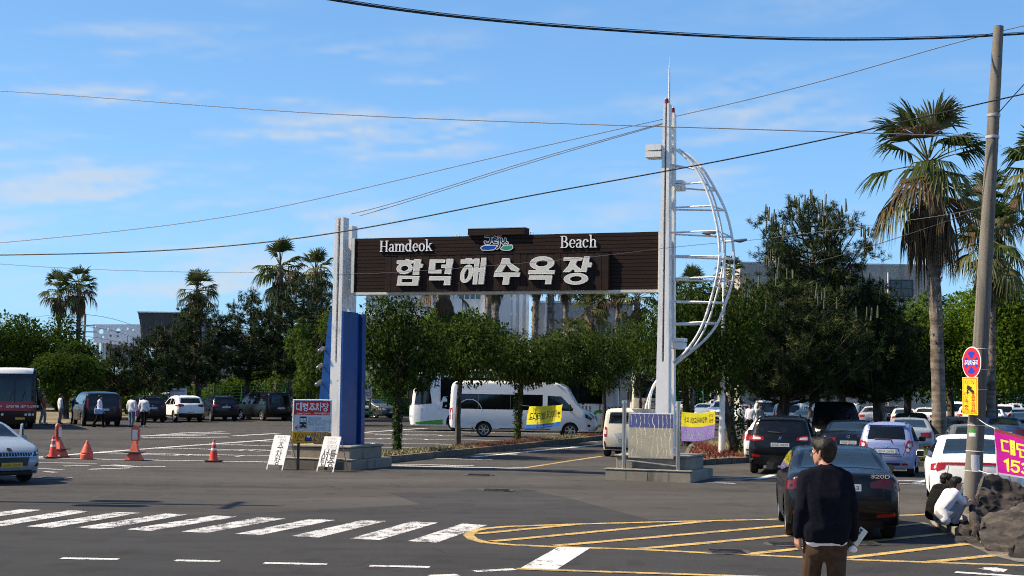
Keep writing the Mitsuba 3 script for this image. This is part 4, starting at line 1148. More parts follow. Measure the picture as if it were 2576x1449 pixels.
def pine(key, base, prof, trunk_r, nbranch, seed, per=24, candles=40, lean=(0, 0), ln=.22, wd=.026, rise=.05, cr=.026):
    """A black pine: limbs all the way up the trunk, each carrying clusters of needle tufts; pale upright candles on the upper tips.
    prof: (height, reach of the limbs) from the lowest limb to the top."""
    r = rng(seed)
    x, y, z0 = base
    pz, pr_ = np.array(prof, float).T
    h = pz[-1]
    wig = lambda z: np.array([x + lean[0] * (max(z, 0) / h) ** 1.3 + .12 * math.sin(z * 1.1 + seed), y + lean[1] * z / h, z0 + z])
    zs = np.linspace(-.1, h * .97, 12)
    axis = np.array([wig(z) for z in zs])
    limbs = [tube(axis, trunk_r * np.clip(1.2 - zs / h * 1.1, .08, 2), 9)]
    cen, out, tips = [], [], []
    cz = np.linspace(pz[0], h, 400); w = np.interp(cz, pz, pr_) + .25; w = np.cumsum(w) / w.sum()
    for k in range(nbranch):
        z = np.interp((k + r.random()) / nbranch, w, cz)
        a = k * 2.39996 + r.normal() * .3
        R = np.interp(z, pz, pr_) * (.50 + .60 * r.random() ** .8)
        zr = max(pz[0] * .75, z - R * (.15 + .25 * r.random()))
        p0 = wig(zr); e = wig(z) + np.array([math.cos(a) * R, math.sin(a) * R, rise * R]); mid = p0 * .40 + e * .60 - (0, 0, (.10 + .45 * rise) * R)
        if R > .5: limbs.append(tube([p0, mid, e], [trunk_r * .30 * (1 - .6 * z / h), trunk_r * .18, trunk_r * .06], 5, False))
        nc = max(2, int(1 + R * 2.3))
        for t in np.linspace(.42, 1.0, nc):
            c = (p0 + (mid - p0) * t / .55) if t < .55 else mid + (e - mid) * (t - .55) / .45
            c = c + r.normal(size=3) * (.10 + .06 * R)
            m = 4 + int(3 * r.random())
            q = r.normal(size=(m, 3)) * np.array([.20, .20, .13]) + (0, 0, .10)
            cen.append(c + q); out.append(np.tile([math.cos(a) * .7, math.sin(a) * .7, .5], (m, 1)))
        tips.append(e + (0, 0, .12))
    m = 14; cen.append(wig(h * .97) + r.normal(size=(m, 3)) * (.14, .14, .25)); out.append(np.tile([0, 0, 1.0], (m, 1))); tips.append(wig(h))
    cen, out = np.vstack(cen), np.vstack(out)
    part(key, 'trunk', cat(limbs), 'bark', 40)
    n = len(cen)
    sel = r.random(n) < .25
    for nm, s, mt in (('crown', ~sel, 'needle'), ('young_needles', sel, 'needle_sunlit')):  # randomly picked tufts carry the painted sunlit tone
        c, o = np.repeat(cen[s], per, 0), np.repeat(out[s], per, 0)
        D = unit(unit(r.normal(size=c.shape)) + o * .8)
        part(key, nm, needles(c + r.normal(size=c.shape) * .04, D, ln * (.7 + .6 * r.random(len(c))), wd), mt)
    if candles:
        tp = np.array(tips); sc = tp[:, 2] + np.linalg.norm(tp[:, :2] - (x, y), axis=1) * .6 + r.random(len(tp)) * 1.2
        ms = []
        for e in tp[np.argsort(-sc)[:candles]]:
            for q in range(1 + int(r.random() * 3)):
                b = e + r.normal(size=3) * (.16, .16, .05)
                ms.append(cyl(b, b + (r.normal() * .03, r.normal() * .03, .28 + .34 * r.random()), cr, 5, cr * .7))
        part(key, 'candles', cat(ms), 'candle', 40, kind='stuff')


def fan_leaf(r, base, d, pet, rad, droop, nseg=22, span=2.3, wid=1.0):
    """A fan palm's leaf: (stalk tube, blade mesh). d: the direction of the stalk."""
    d = unit(np.asarray(d, float))
    side = unit(np.cross(d, [0, 0, 1.0]) + 1e-6)
    nrm = unit(np.cross(side, d))
    mid = base + d * pet * .55 + (0, 0, -.02 * pet)
    hub = base + d * pet + np.array([0, 0, -droop * pet * .25])
    d2 = unit(hub - mid)
    nrm = unit(np.cross(side, d2))
    stalk = tube([base, mid, hub], [.04, .024, .016], 4, False)
    th = np.linspace(-span / 2 * 1.25, span / 2 * 1.25, nseg) + r.normal(size=nseg) * .03
    R = rad * (.78 + .22 * np.cos(th * .9)) * (.9 + .2 * r.random(nseg))
    rd = np.cos(th)[:, None] * d2 + np.sin(th)[:, None] * side - nrm * (.12 * np.abs(np.sin(th)))[:, None]
    s = unit(np.cross(rd, nrm))
    w = (rad * span * 1.25 / nseg * .60 * wid)
    dn = np.array([0, 0, -1.0])
    v, f = [], []
    k = np.array([.0, .52, .78, 1.0])
    hang = droop * (.6 + .7 * r.random(nseg))
    for i, t in enumerate(k):
        p = hub + rd * (R * t)[:, None] + dn * (R * hang * max(0, t - .45) ** 1.4 * 1.9)[:, None] - rd * (R * hang * max(0, t - .6) * .5)[:, None]
        ww = w * (.30, 1.0, .75, .10)[i]
        fold = nrm * (ww * .35)
        v.append(np.stack([p + s * ww * .5 + fold, p, p - s * ww * .5 + fold], 1))
    v = np.stack(v, 1).reshape(-1, 3)
    for i in range(nseg):
        for t in range(3):
            a = i * 12 + t * 3
            f += [(a, a + 1, a + 4), (a, a + 4, a + 3), (a + 1, a + 2, a + 5), (a + 1, a + 5, a + 4)]
    return stalk, trimesh.Trimesh(v, f, process=False)


def palm(key, base, h, r0, R, seed, n=30, lean=(0, 0), skirt=16, rough=True, nseg=20, boots=True):
    """A Mexican fan palm: tapered ringed trunk, upright and drooping fans, a skirt of dead ones."""
    r = rng(seed)
    x, y, z0 = base
    zz = np.linspace(0, h, 40)
    rad = r0 * (1.0 - .28 * zz / h) * (1 + .10 * r.random(40)) + r0 * .35 * np.exp(-zz / .5)
    pts = np.c_[x + lean[0] * (zz / h) ** 1.5, y + lean[1] * (zz / h) ** 1.5, z0 - .1 + zz]
    ms = [tube(pts, rad, 12)]
    if boots:
        m = int(h * 16)
        zb, a = (h * (.35 + .65 * r.random(m) ** .7)), r.random(m) * 6.283
        for q, b in zip(zb, a):
            i = min(39, int(q / h * 39)); o = np.array([math.cos(b), math.sin(b), 0])
            p = pts[i] + o * rad[i] * .85
            ms.append(manifold_hull([(*p, .03), (*(p + o * .09 + (0, 0, .10 + .08 * r.random())), .012)]) if False else cyl(p, p + o * (.05 + .06 * r.random()) + (0, 0, .10 + .1 * r.random()), r0 * .20, 4, r0 * .06))
    part(key, 'trunk', cat(ms), 'palm_bark', 40)
    top = pts[-1] + (0, 0, .1)
    st, gr, pal, dead = [], [], [], []
    for i in range(n):
        f = (i + .5) / n
        el = math.radians(80 - 104 * f + r.normal() * 17)
        a = i * 2.39996 + r.normal() * .2
        d = (math.cos(a) * math.cos(el), math.sin(a) * math.cos(el), math.sin(el))
        s, b = fan_leaf(r, top + np.array(d) * .12 - (0, 0, .55 * f), d, R * (.36 + .20 * r.random()), R * (.54 + .10 * r.random()), .14 + .60 * f ** 1.2 + .18 * r.random(), nseg, 1.6 + .6 * r.random(), .95)
        st.append(s)
        (gr if f < .72 and r.random() > .22 else pal if r.random() > .35 else dead).append(b)
    for i in range(skirt):
        a, el = r.random() * 6.283, math.radians(-56 - 32 * r.random())
        d = (math.cos(a) * math.cos(el), math.sin(a) * math.cos(el), math.sin(el))
        s, b = fan_leaf(r, top - (0, 0, .3 + R * .26 * r.random()), d, R * (.28 + .25 * r.random()), R * (.40 + .12 * r.random()), .8 + .5 * r.random(), max(9, nseg - 6), 1.5)
        st.append(s); dead.append(b)
    part(key, 'leaf_stalks', cat(st), 'palm_leaf_pale')
    part(key, 'crown', cat(gr), 'palm_leaf')
    if pal: part(key, 'pale_fronds', cat(pal), 'palm_leaf_pale')
    if dead: part(key, 'dead_fronds', cat(dead), 'palm_dead')


def tuft_field(r, P, h, w, lean=.35, blades=5):
    """Grass or flower tufts: one triangle per blade."""
    n = len(P) * blades
    p = np.repeat(P, blades, 0) + np.c_[r.normal(size=(n, 2)) * w, np.zeros(n)]
    D = unit(np.c_[r.normal(size=(n, 2)) * lean, np.ones(n)])
    return needles(p, D, h * (.5 + .8 * r.random(n)), .035)


# ---------------------------------------------------------------- people: joints with radii, joined into one skin; clothes are shells of their own
ICO = np.array(trimesh.creation.icosphere(1).vertices)


def hull(sph):
    return manifold3d.Manifold.hull_points(np.vstack([ICO * np.asarray(q[3], float) + np.array(q[:3], float) for q in sph]))


def joined(groups, edge, it=8, wrinkle=0.0, freq=9.0, seed=0):
    """The union of hulls, each of a list of (x, y, z, r), refined and smoothed into one surface."""
    m = manifold3d.Manifold.batch_boolean([hull(g) for g in groups], manifold3d.OpType.Add)
    m = m.refine_to_length(edge).to_mesh()
    t = trimesh.Trimesh(m.vert_properties[:, :3], m.tri_verts, process=True)
    trimesh.smoothing.filter_taubin(t, iterations=it)
    if wrinkle:
        n = t.vertex_normals
        t.vertices = t.vertices + n * ((meshkit.fbm(t.vertices * [freq, freq, freq * .6], 3, seed) - .5) * 2 * wrinkle)[:, None]
    return t


def chain(pts):
    return [[pts[i], pts[i + 1]] for i in range(len(pts) - 1)]


def V(p, r): return (float(p[0]), float(p[1]), float(p[2]), r)


def head_groups(c, f, s=1.0):
    f = unit(np.asarray(f, float)); u = np.array([0, 0, 1.0]); u = unit(u - f * (u @ f)); l = np.cross(u, f)
    at_ = lambda a, b, h, r: V(np.asarray(c) + s * (f * a + l * b + u * h), r * s)
    g = [[at_(-.012, 0, .03, .088), at_(.025, 0, .025, .074), at_(.045, .024, -.03, .04), at_(.045, -.024, -.03, .04), at_(.062, 0, -.085, .026), at_(.03, .035, -.065, .03), at_(.03, -.035, -.065, .03)],
         [at_(.088, 0, .012, .010), at_(.108, 0, -.022, .012), at_(.085, 0, -.03, .016)], [at_(.078, 0, -.052, .014), at_(.070, .015, -.054, .012), at_(.070, -.015, -.054, .012)],
         [at_(.07, .03, .025, .014), at_(.07, -.03, .025, .014)]]
    for sg in (1, -1): g.append([at_(-.005, sg * .080, .014, .012), at_(-.012, sg * .088, .02, .010), at_(.0, sg * .079, -.024, .010)])
    return g, at_


def hair_groups(at_, long=False, volume=1.0):
    v = .0
    g = [[at_(-.025, 0, .048, .100 * volume), at_(.062, 0, .098, .040 * volume), at_(.05, .035, .088, .042), at_(.05, -.035, .088, .042), at_(.01, .045, .06, .052), at_(.01, -.045, .06, .052), at_(-.055, 0, -.02, .060), at_(-.045, .035, -.01, .055), at_(-.045, -.035, -.01, .055)],
         [at_(-.05, 0, -.03, .055), at_(-.048, .03, -.06, .035), at_(-.048, -.03, -.06, .035)]]
    if long: g += [[at_(-.06, 0, -.03, .065), at_(-.085, 0, -.16, .05), at_(-.10, .02, -.30, .02)]]
    return g


def hand_groups(w, d, side, s=1.0, curl=.5, thumb=1):
    """Palm, four fingers and a thumb; w: wrist, d: direction of the hand, side: across the knuckles."""
    d, side = unit(np.asarray(d, float)), unit(np.asarray(side, float))
    n = np.cross(d, side)
    P = lambda a, b, c, r: V(np.asarray(w) + s * (d * a + side * b + n * c), r * s)
    g = [[P(0, 0, 0, .026), P(.035, .02, 0, .018), P(.035, -.02, 0, .018), P(.085, .032, 0, .013), P(.085, -.030, 0, .013)]]
    for b, L in ((.030, .068), (.010, .078), (-.011, .073), (-.031, .058)):
        a1, a2 = .085 + L * .45 * math.cos(curl * .6), L * .45 * math.sin(curl * .6)
        a3, a4 = a1 + L * .38 * math.cos(curl * 1.5), a2 + L * .38 * math.sin(curl * 1.5)
        a5, a6 = a3 + L * .22 * math.cos(curl * 2.3), a4 + L * .22 * math.sin(curl * 2.3)
        g += chain([P(.085, b, 0, .0105), P(a1, b, a2, .010), P(a3, b, a4, .009), P(a5, b, a6, .008)])
    g += chain([P(.02, .022 * thumb, .008, .014), P(.05, .050 * thumb, .016, .012), P(.08, .058 * thumb, .026, .0105)])
    return g


def person(key, M, J, wear, head_dir=(1, 0, 0), hands=True, edge=.035, hair=True, long_hair=False, fine=False, skin='skin', hat=None):
    """J: joints by name in metres, facing +x. wear: list of (name, material, groups or function of J)."""
    hg, at_ = head_groups(J['head'], head_dir)
    g = list(hg)
    IN = lambda n, q=.82: np.asarray(J[n], float) * (1, q, 1) - (0, 0, .015)
    g += [[V(J['neck'], .056), V(np.array(J['head']) - (.01, 0, .06), .052)], [V(J['neck'], .05), V(IN('ls'), .035), V(IN('rs'), .035)], [V(IN('ls'), .05), V(IN('rs'), .05), V(J['chest'], .08), V(J['belly'], .075)], [V(J['belly'], .075), V(J['pelvis'], .085), V(J['lh'], .06), V(J['rh'], .06)]]
    for a in 'lr':
        g += chain([V(IN(a + 's', .95), .040), V(J[a + 'e'], .037), V(J[a + 'w'], .028)]) + chain([V(J[a + 'h'], .06), V(J[a + 'k'], .046), V(J[a + 'a'], .036)]) + [[V(J[a + 'a'], .042), V(J[a + 't'], .035)]]
        hd = unit(np.asarray(J[a + 'w'], float) - np.asarray(J[a + 'e'], float)) if a + 'd' not in J else unit(np.asarray(J[a + 'd'], float))
        sd = np.asarray(J.get(a + 'x', (1, 0, 0)), float)
        sd = unit(sd - hd * (sd @ hd))
        g += hand_groups(J[a + 'w'], hd, sd, 1.0, .5) if fine else [[V(J[a + 'w'], .028), V(np.asarray(J[a + 'w']) + hd * .09, .030), V(np.asarray(J[a + 'w']) + hd * .15, .018)]]
    part(key, 'body', joined(g, edge, 6 if fine else 4), skin, True, M)
    if hair:
        part(key, 'hair', joined(hair_groups(at_, long_hair, 1.05), edge * .6, 3, .011, 34), 'hair', True, M)
    for nm, m, gr in wear:
        part(key, nm, joined(gr, edge, 7, (.003 if nm == 'shirt' else .010) if fine else .004, 8, len(nm)), m, True, M)
    return at_


def shell(J, top_r=.0, sleeve=1.0, hem=.0, puff=.025):
    """A jacket or shirt over the torso and arms; sleeve: how far along the forearm."""
    t = np.asarray
    hemL, hemR = t(J['lh'], float) * 1.0 + (0, .02, .02 - hem), t(J['rh'], float) + (0, -.02, .02 - hem)
    g = [[V(J['ls'], .066 + puff), V(J['rs'], .066 + puff), V(J['neck'], .062), V(J['chest'], .12 + puff), V(t(J['belly']) + (0, .05, 0), .10 + puff), V(t(J['belly']) - (0, .05, 0), .10 + puff)],
         [V(t(J['belly']) + (0, .05, 0), .10 + puff), V(t(J['belly']) - (0, .05, 0), .10 + puff), V(hemL, .085 + puff), V(hemR, .085 + puff)]]
    for a in 'lr':
        if sleeve >= 1:
            w = t(J[a + 'e'], float) + (t(J[a + 'w'], float) - t(J[a + 'e'], float)) * (sleeve - 1)
            g += chain([V(J[a + 's'], .062 + puff), V(J[a + 'e'], .050 + puff), V(w, .038 + puff)])
        else:
            w = t(J[a + 's'], float) + (t(J[a + 'e'], float) - t(J[a + 's'], float)) * sleeve
            g += chain([V(J[a + 's'], .062 + puff), V(w, .052 + puff)])
    return g


def legs(J, puff=.02, to=.95):
    g = [[V(J['pelvis'], .12), V(J['lh'], .092 + puff), V(J['rh'], .092 + puff)]]
    for a in 'lr':
        k, an = np.asarray(J[a + 'k'], float), np.asarray(J[a + 'a'], float)
        g += chain([V(J[a + 'h'], .090 + puff), V(k, .066 + puff), V(k + (an - k) * to, .050 + puff)])
    return g


def shoes(J):
    g = []
    for a in 'lr':
        an, to = np.asarray(J[a + 'a'], float), np.asarray(J[a + 't'], float)
        g.append([V(an - (0, 0, .045), .045), V(an - (to - an) * .25 * np.array([1, 1, 0]) - (0, 0, .05), .035), V(to, .036), V(an * .4 + to * .6, .045)])
    return g


def standing(stride=0.0, arms=(.02, .02), bend=.06):
    s = stride
    return dict(pelvis=(0, 0, .97), belly=(.01, 0, 1.10), chest=(.0, 0, 1.30), neck=(-.015, 0, 1.47), head=(.02, 0, 1.62), ls=(-.01, .185, 1.40), rs=(-.01, -.185, 1.40), lh=(0, .09, .92), rh=(0, -.09, .92),
                le=(-.03 - s * .3, .25, 1.13), lw=(.04 - s * .6 + arms[0], .25, .89), re=(-.03 + s * .3, -.25, 1.13), rw=(.04 + s * .6 + arms[1], -.25, .89),
                lk=(.03 + s * .55, .095, .50), la=(-.02 + s * .8, .10, .085), lt=(.15 + s * .8, .11, .04), rk=(.03 - s * .35, -.095, .50), ra=(-.02 - s * 1.05, -.10, .10), rt=(.14 - s * 1.0, -.11, .04))


# ================================================================ THE SETTING
def sheet(poly, z, m, key=None, name=None, parent=None, label=None):
    g = flat(poly); g.apply_translation((0, 0, z))
    return part(parent, name, g, m, label=label) if parent else put(key, g, m)


def GP(pts): return Polygon([G(*p)[:2] for p in pts]).buffer(0)


def GL_(pts, w, cap='flat'):
    return LineString([G(*p)[:2] for p in pts]).buffer(w / 2, cap_style=cap, join_style='round')


k = thing('ground', 'pale dusty open ground beyond the car park', kind='structure')
sheet(sbox(-1500, -60, 1500, 2500), -0.03, 'earth', k)
k = thing('parking_lot', 'weathered grey asphalt of the large car park', kind='structure')
LOT = k
sheet(sbox(-140, 14.0, 140, 190), -0.008, 'asphalt_old', k)
ROAD = thing('road', 'newer dark asphalt of the road along the bottom of the view', kind='structure')
sheet(GP([(-900, 1316), (-200, 1312), (300, 1300), (639, 1290), (1060, 1268), (981, 1240), (1150, 1236.5), (1344, 1236), (1430, 1252), (1635, 1307), (2000, 1311), (2330, 1290), (3200, 1285), (3300, 1520), (-900, 1520)]), -0.004, 'asphalt_new', ROAD)
k = thing('pavement', 'raised pavement with kerb on the near side of the road', kind='structure')
put(k, box(-60, 60, -40, 15.2, -0.1, 0.15, .02), 'concrete')

# road markings, each stripe a part of the road
Z1 = 0.0
CW = [[(-58, 1320), (5, 1323.5), (229, 1286), (172, 1284)], [(66, 1324), (132, 1327.3), (352, 1290), (294, 1288)], [(191, 1327), (260, 1331), (472, 1294), (415, 1292)], [(318, 1331.6), (378, 1335.4), (597, 1299.6), (535, 1296.5)],
      [(455, 1337.3), (521, 1340), (719, 1304), (648, 1301.5)], [(592, 1343), (655, 1345.5), (843, 1308), (779, 1305.3)], [(731, 1348.6), (801, 1352), (972, 1310.5), (908, 1309)], [(880, 1354.6), (954, 1358.4), (1102, 1314.7), (1033, 1312)],
      [(1026, 1361), (1099, 1364.5), (1226, 1320.5), (1163, 1317)], [(-190, 1315), (-130, 1318), (105, 1282.5), (50, 1281)]]
for c in CW: sheet(GP(c), Z1, 'road_white', parent=ROAD, name='crosswalk_stripe')
sheet(GP([(1309, 1429), (1400, 1432.5), (1486, 1377.5), (1404, 1375.6)]), Z1, 'road_white_fresh', parent=ROAD, name='crosswalk_stripe')
for a, b in (((154, 1404), (298, 1406.3)), ((441, 1409.4), (553, 1411.6)), ((664, 1416), (823, 1419.2)), ((930, 1423), (1081, 1426)), ((1194, 1437), (1296, 1431.5)), ((1082, 1448.5), (1151, 1445.5)), ((2403, 1439), (2640, 1454))):
    sheet(GL_([a, b], .17), Z1, 'road_white_fresh', parent=ROAD, name='lane_dash')
ar = lambda x, y: ((3600 + x / 2.796) * .63889, (1750 + y / 2.796) * .63889)
sheet(GP([ar(680, 1363), ar(770, 1370), ar(752, 1352), ar(920, 1356), ar(930, 1364), ar(1035, 1372), ar(985, 1402), ar(870, 1396), ar(850, 1386), ar(770, 1376)]), Z1, 'road_white_fresh', parent=ROAD, name='lane_arrow')
for pts in ([(2380, 1291), (2276, 1296), (1971, 1305.5), (1724, 1311), (1456, 1318), (1278, 1324), (1220, 1329), (1190, 1335), (1178, 1346), (1190, 1356), (1220, 1364), (1278, 1369.5), (1397, 1375.4), (1605, 1381.5), (1769, 1390), (1903, 1396), (2025, 1401.6), (2130, 1407), (2600, 1423)],):
    sheet(GL_(pts, .17, 'round'), Z1, 'road_yellow', parent=ROAD, name='yellow_outline')
for a, b in (((1200, 1343), (1456, 1318.5)), ((1238, 1362), (1784, 1311)), ((1397, 1373), (2080, 1313.5)), ((1614, 1380.5), (2328, 1316)), ((1882, 1394), (2387, 1341.5)), ((2130, 1404), (2440, 1367.5)), ((2340, 1414), (2530, 1394))):
    sheet(GL_([a, b], .19), Z1 + .004, 'road_yellow', parent=ROAD, name='yellow_hatch')
sheet(GL_([(1299, 1431), (1516, 1438.5), (1813, 1448), (2100, 1457)], .16), Z1 + .004, 'road_yellow', parent=ROAD, name='yellow_line')
for (px, py, rr, m) in ((1828, 1388, .35, 'iron'), (1978, 1369.5, .35, 'iron'), (1205, 1195, .42, 'iron'), (139, 1202, .42, 'iron_grey'), (1250, 1234, .42, 'iron'), (2165, 1368, .3, 'iron')):
    q = G(px, py)
    mk = part(ROAD, 'manhole_cover', lathe([(rr, 0), (rr, .012), (.001, .012)], 24, (q[0], q[1], -.004 + .002)), m)
    part(mk, 'rib', cat([box(q[0] - rr * .7, q[0] + rr * .7, q[1] + t - .012, q[1] + t + .012, .010, .020) for t in np.linspace(-rr * .6, rr * .6, 5)]), m)
# markings of the coach bays on the left, and of the entrance lane
def pm(poly, m='line_white', nm='bay_line', z=-.004): sheet(poly, z, m, parent=LOT, name=nm)


pm(GL_([(82, 1150.5), (374, 1128), (639, 1109), (909, 1088), (1073, 1076.6)], .30))
B = [np.array(G(*p)[:2]) for p in ((96, 1152), (233, 1138.5), (374, 1127), (506, 1117.5), (639, 1109), (770, 1099.5), (880, 1090.5), (975, 1083.5))]
dv = G(740, 1163)[:2] - G(108, 1152)[:2]; dv = dv / np.linalg.norm(dv)
for i, b in enumerate(B):
    pm(LineString([b, b + dv * 13.5]).buffer(.12, cap_style='flat'), z=-.002)
    if i in (1, 2, 4, 5, 6):
        c = b + dv * (1.2 + .5 * (i % 3)) - np.array([-dv[1], dv[0]]) * 1.15
        t = affinity.scale(text('택시', 1.0, .0), 1.9, 1.0, origin=(0, 0))
        t = affinity.rotate(t, math.degrees(math.atan2(dv[1], dv[0])), origin=(0, 0))
        pm(affinity.translate(t, *c), nm='bay_lettering', z=0.0)
for pts in ([(253, 1171), (416, 1174)], [(285, 1169), (350, 1173.5)], [(92, 1163.5), (245, 1165)], [(160, 1172), (225, 1170)], [(92, 1178), (160, 1180.5)], [(225, 1180), (330, 1176.5)], [(110, 1186), (140, 1187.5)]):
    pm(GL_(pts, .20), nm='faded_lettering')
for pts in ([(350, 1097), (420, 1093), (575, 1090)], [(360, 1101), (575, 1099)], [(430, 1090), (560, 1086)], [(395, 1095.5), (520, 1094)], [(590, 1096), (700, 1090)]):
    pm(GL_(pts, .4), nm='faded_lettering')
pm(GL_([(969, 1170.5), (1278, 1177), (1320, 1176.3)], .28)); pm(GL_([(1320, 1176.3), (1420, 1161), (1515, 1147)], .15), 'road_yellow', 'lane_line')
pm(GL_([(1190, 1149.5), (1350, 1133.5), (1510, 1117.8)], .3), nm='edge_line')
for pts in ([(1770, 1199), (1992, 1206.5)], [(1905, 1205), (1965, 1188)], [(2245, 1216), (2380, 1218)], [(2250, 1208), (2330, 1210)], [(2300, 1216), (2350, 1203)], [(1780, 1213), (1850, 1215.5)], [(1730, 1135), (1800, 1137)], [(1850, 1073), (1900, 1068)]):
    pm(GL_(pts, .22), nm='stall_line')
sheet(GP([(1150, 1236.5), (1344, 1236), (1360, 1232), (1180, 1229)]), -.0055, 'asphalt_new', parent=LOT, name='patch')


def kerbed(name, label, poly, h=.15, w=.16, step=1.0, m='concrete_dark', soil='earth'):
    """A planted island: kerb stones set one by one round a bed of soil."""
    k = thing(name, label, kind='structure')
    g = poly.buffer(-w)
    s = flat(g); s.apply_translation((0, 0, h - .03))
    put(k, s, soil)
    L = poly.exterior.length
    n = int(L / step)
    for i in range(n):
        a, b = poly.exterior.interpolate(i * L / n), poly.exterior.interpolate((i + 1) * L / n)
        q = shapely.ops.substring(poly.exterior, i * L / n + .012, (i + 1) * L / n - .012).buffer(w, cap_style='flat', single_sided=False, join_style='mitre').intersection(poly)
        if q.area < .01: continue
        st = slab(q, h + .1 + .004 * math.sin(i * 2.3)); st.apply_translation((0, 0, -.1))
        part(k, 'kerb_stone', st, m)
    return k


import shapely.ops
k1, k2 = G(945, 1168)[:2], G(1510, 1107)[:2]
lane = (k2 - k1) / np.linalg.norm(k2 - k1); left = np.array([-lane[1], lane[0]])
ISL = Polygon([k1, k1 + lane * 42, k1 + lane * 42 + left * 1.5, k1 + left * 1.5])
kerbed('flower_bed', 'long kerbed flower bed with trees beside the entrance lane', ISL, .2)
ISR = GP([(1728, 1172), (1890, 1163), (1905, 1140), (1850, 1118), (1735, 1128), (1722, 1150)])
kerbed('planting_island', 'small kerbed planting island at the foot of the lamp post', ISR, .18)
ISP = GP([(2270, 1172), (2420, 1176), (2440, 1140), (2290, 1133)])
kerbed('palm_island', 'kerbed grassy island round the tall palm trunk', ISP, .16)
ROCKBED = GP([(2335, 1303), (2346, 1318), (2372, 1334), (2402, 1347), (2424, 1338), (2418, 1300), (2385, 1284), (2350, 1288)])
kerbed('rock_bed', 'low kerbed corner where the pair crouches beside the boulders', ROCKBED, .13, .22, .9, 'concrete')
k = thing('rubble_ground', 'rough mortar and earth under the lava boulders', kind='structure')
sheet(GP([(2424, 1338), (2440, 1372), (2490, 1396), (2560, 1414), (2760, 1425), (2760, 1290), (2418, 1270)]), .004, 'concrete_dark', k)

r_ = rng(3)


def scatter(poly, n, z):
    x0, y0, x1, y1 = poly.bounds
    p = np.c_[r_.uniform(x0, x1, n * 4), r_.uniform(y0, y1, n * 4)]
    p = p[shapely.contains_xy(poly, p[:, 0], p[:, 1])][:n]
    return np.c_[p, np.full(len(p), z)]


P = scatter(ISL.buffer(-.2), 5200, .17)
kk = ((P[:, :2] - k1) @ lane)
sel = (meshkit.noise(np.c_[kk * .22, kk * 0, kk * 0], 4) > .5)
for nm, s, m, h, lb in (('red_flowers', sel, 'flower_red', .20, 'red bedding flowers massed along the kerbed bed'), ('cream_flowers', ~sel, 'flower_cream', .20, 'cream bedding flowers massed along the kerbed bed')):
    k = thing(nm, lb, 'flowers', kind='stuff')
    put(k, tuft_field(r_, P[s], h * .75, .05, .9, 5), m)
k = thing('bedding_leaves', 'low reddish brown foliage between the bedding flowers', 'plants', kind='stuff')
put(k, tuft_field(r_, scatter(ISL.buffer(-.2), 4200, .17), .16, .06, 1.0, 5), 'flower_brown')
P = scatter(ISR.buffer(-.25), 420, .15)
k = thing('island_flowers', 'cream and red flowers on the small island by the lamp post', 'flowers', kind='stuff')
s = P[:, 0] < np.median(P[:, 0])
put(k + '__red_blossoms', tuft_field(r_, P[s], .22, .05, .9, 5), 'flower_red'); put(k + '__cream_blossoms', tuft_field(r_, P[~s], .24, .05, .9, 6), 'flower_cream')
k = thing('island_grass', 'green weeds and grass round the tall palm trunk', 'grass', kind='stuff')
put(k, tuft_field(r_, scatter(ISP.buffer(-.2), 1500, .13), .35, .06, .8, 7), 'green_grass')

# verge of dry grass behind the parked row on the left
VERGE = GP([(-400, 1082), (150, 1066), (300, 1050), (420, 1048), (560, 1046), (720, 1043), (800, 1040), (1000, 1033), (1000, 1010), (500, 1006), (-400, 1020)])
k = thing('verge', 'strip of dry earth behind the parked row', kind='structure')
sheet(VERGE, .01, 'earth', k)
k = thing('dry_grass', 'tall dry straw coloured grass behind the green fence', 'grass', kind='stuff')
put(k, tuft_field(r_, scatter(GP([(330, 1040), (800, 1032), (1010, 1024), (1010, 1008), (560, 1006), (330, 1010)]), 9000, .0), 1.0, .12, .35, 3), 'dry_grass')

# ================================================================ THE GATE: local a to the right along the sign, b away from the street, c up
GO, TH = np.array([4.04, 39.3, 0.0]), math.radians(20)
ga, gb = np.array([math.cos(TH), -math.sin(TH), 0]), np.array([math.sin(TH), math.cos(TH), 0])
GM = np.eye(4); GM[:3, 0], GM[:3, 1], GM[:3, 3] = ga, gb, GO


def gl(px, py, b):
    """Gate coordinates (a, c) of a photo point on the gate's plane at depth b."""
    d = ray(px, py)
    t = ((GO + gb * b - EYE) @ gb) / (d @ gb)
    q = EYE + d * t - GO
    return np.array([q @ ga, q[2]])


def prism(a0, a1, A0, A1, b0, b1, z0, z1):
    """A four-sided column whose width runs from a0..a1 at the foot to A0..A1 at the top."""
    v = [(a0, b0, z0), (a1, b0, z0), (a1, b1, z0), (a0, b1, z0), (A0, b0, z1), (A1, b0, z1), (A1, b1, z1), (A0, b1, z1)]
    m = manifold3d.Manifold.hull_points(np.array(v, float)).to_mesh()
    return trimesh.Trimesh(m.vert_properties[:, :3], m.tri_verts, process=False)


GATE = thing('beach_gate', 'large entrance gate with dark timber name board between white steel pillars', 'gate')
g_ = lambda nm, mesh, m, sm=False, lb=None: part(GATE, nm, mesh, m, sm, GM, lb)


def column(a, w0, w1, W0, W1, z0, zg, z1, b0, b1):
    """A steel column with a recessed groove up its front from zg to the top."""
    f = (zg - z0) / (z1 - z0)
    m0, m1 = w0 + (W0 - w0) * f, w1 + (W1 - w1) * f
    c0, C0 = m0 + (m1 - m0) * .42, W0 + (W1 - W0) * .36
    c1, C1 = m0 + (m1 - m0) * .60, W0 + (W1 - W0) * .66
    body = cat([prism(a + w0, a + w1, a + m0, a + m1, b0, b1, z0, zg), prism(a + m0, a + c0, a + W0, a + C0, b0, b1, zg, z1), prism(a + c1, a + m1, a + C1, a + W1, b0, b1, zg, z1)])
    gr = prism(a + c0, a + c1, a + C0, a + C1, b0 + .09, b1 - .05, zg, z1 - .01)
    return body, gr


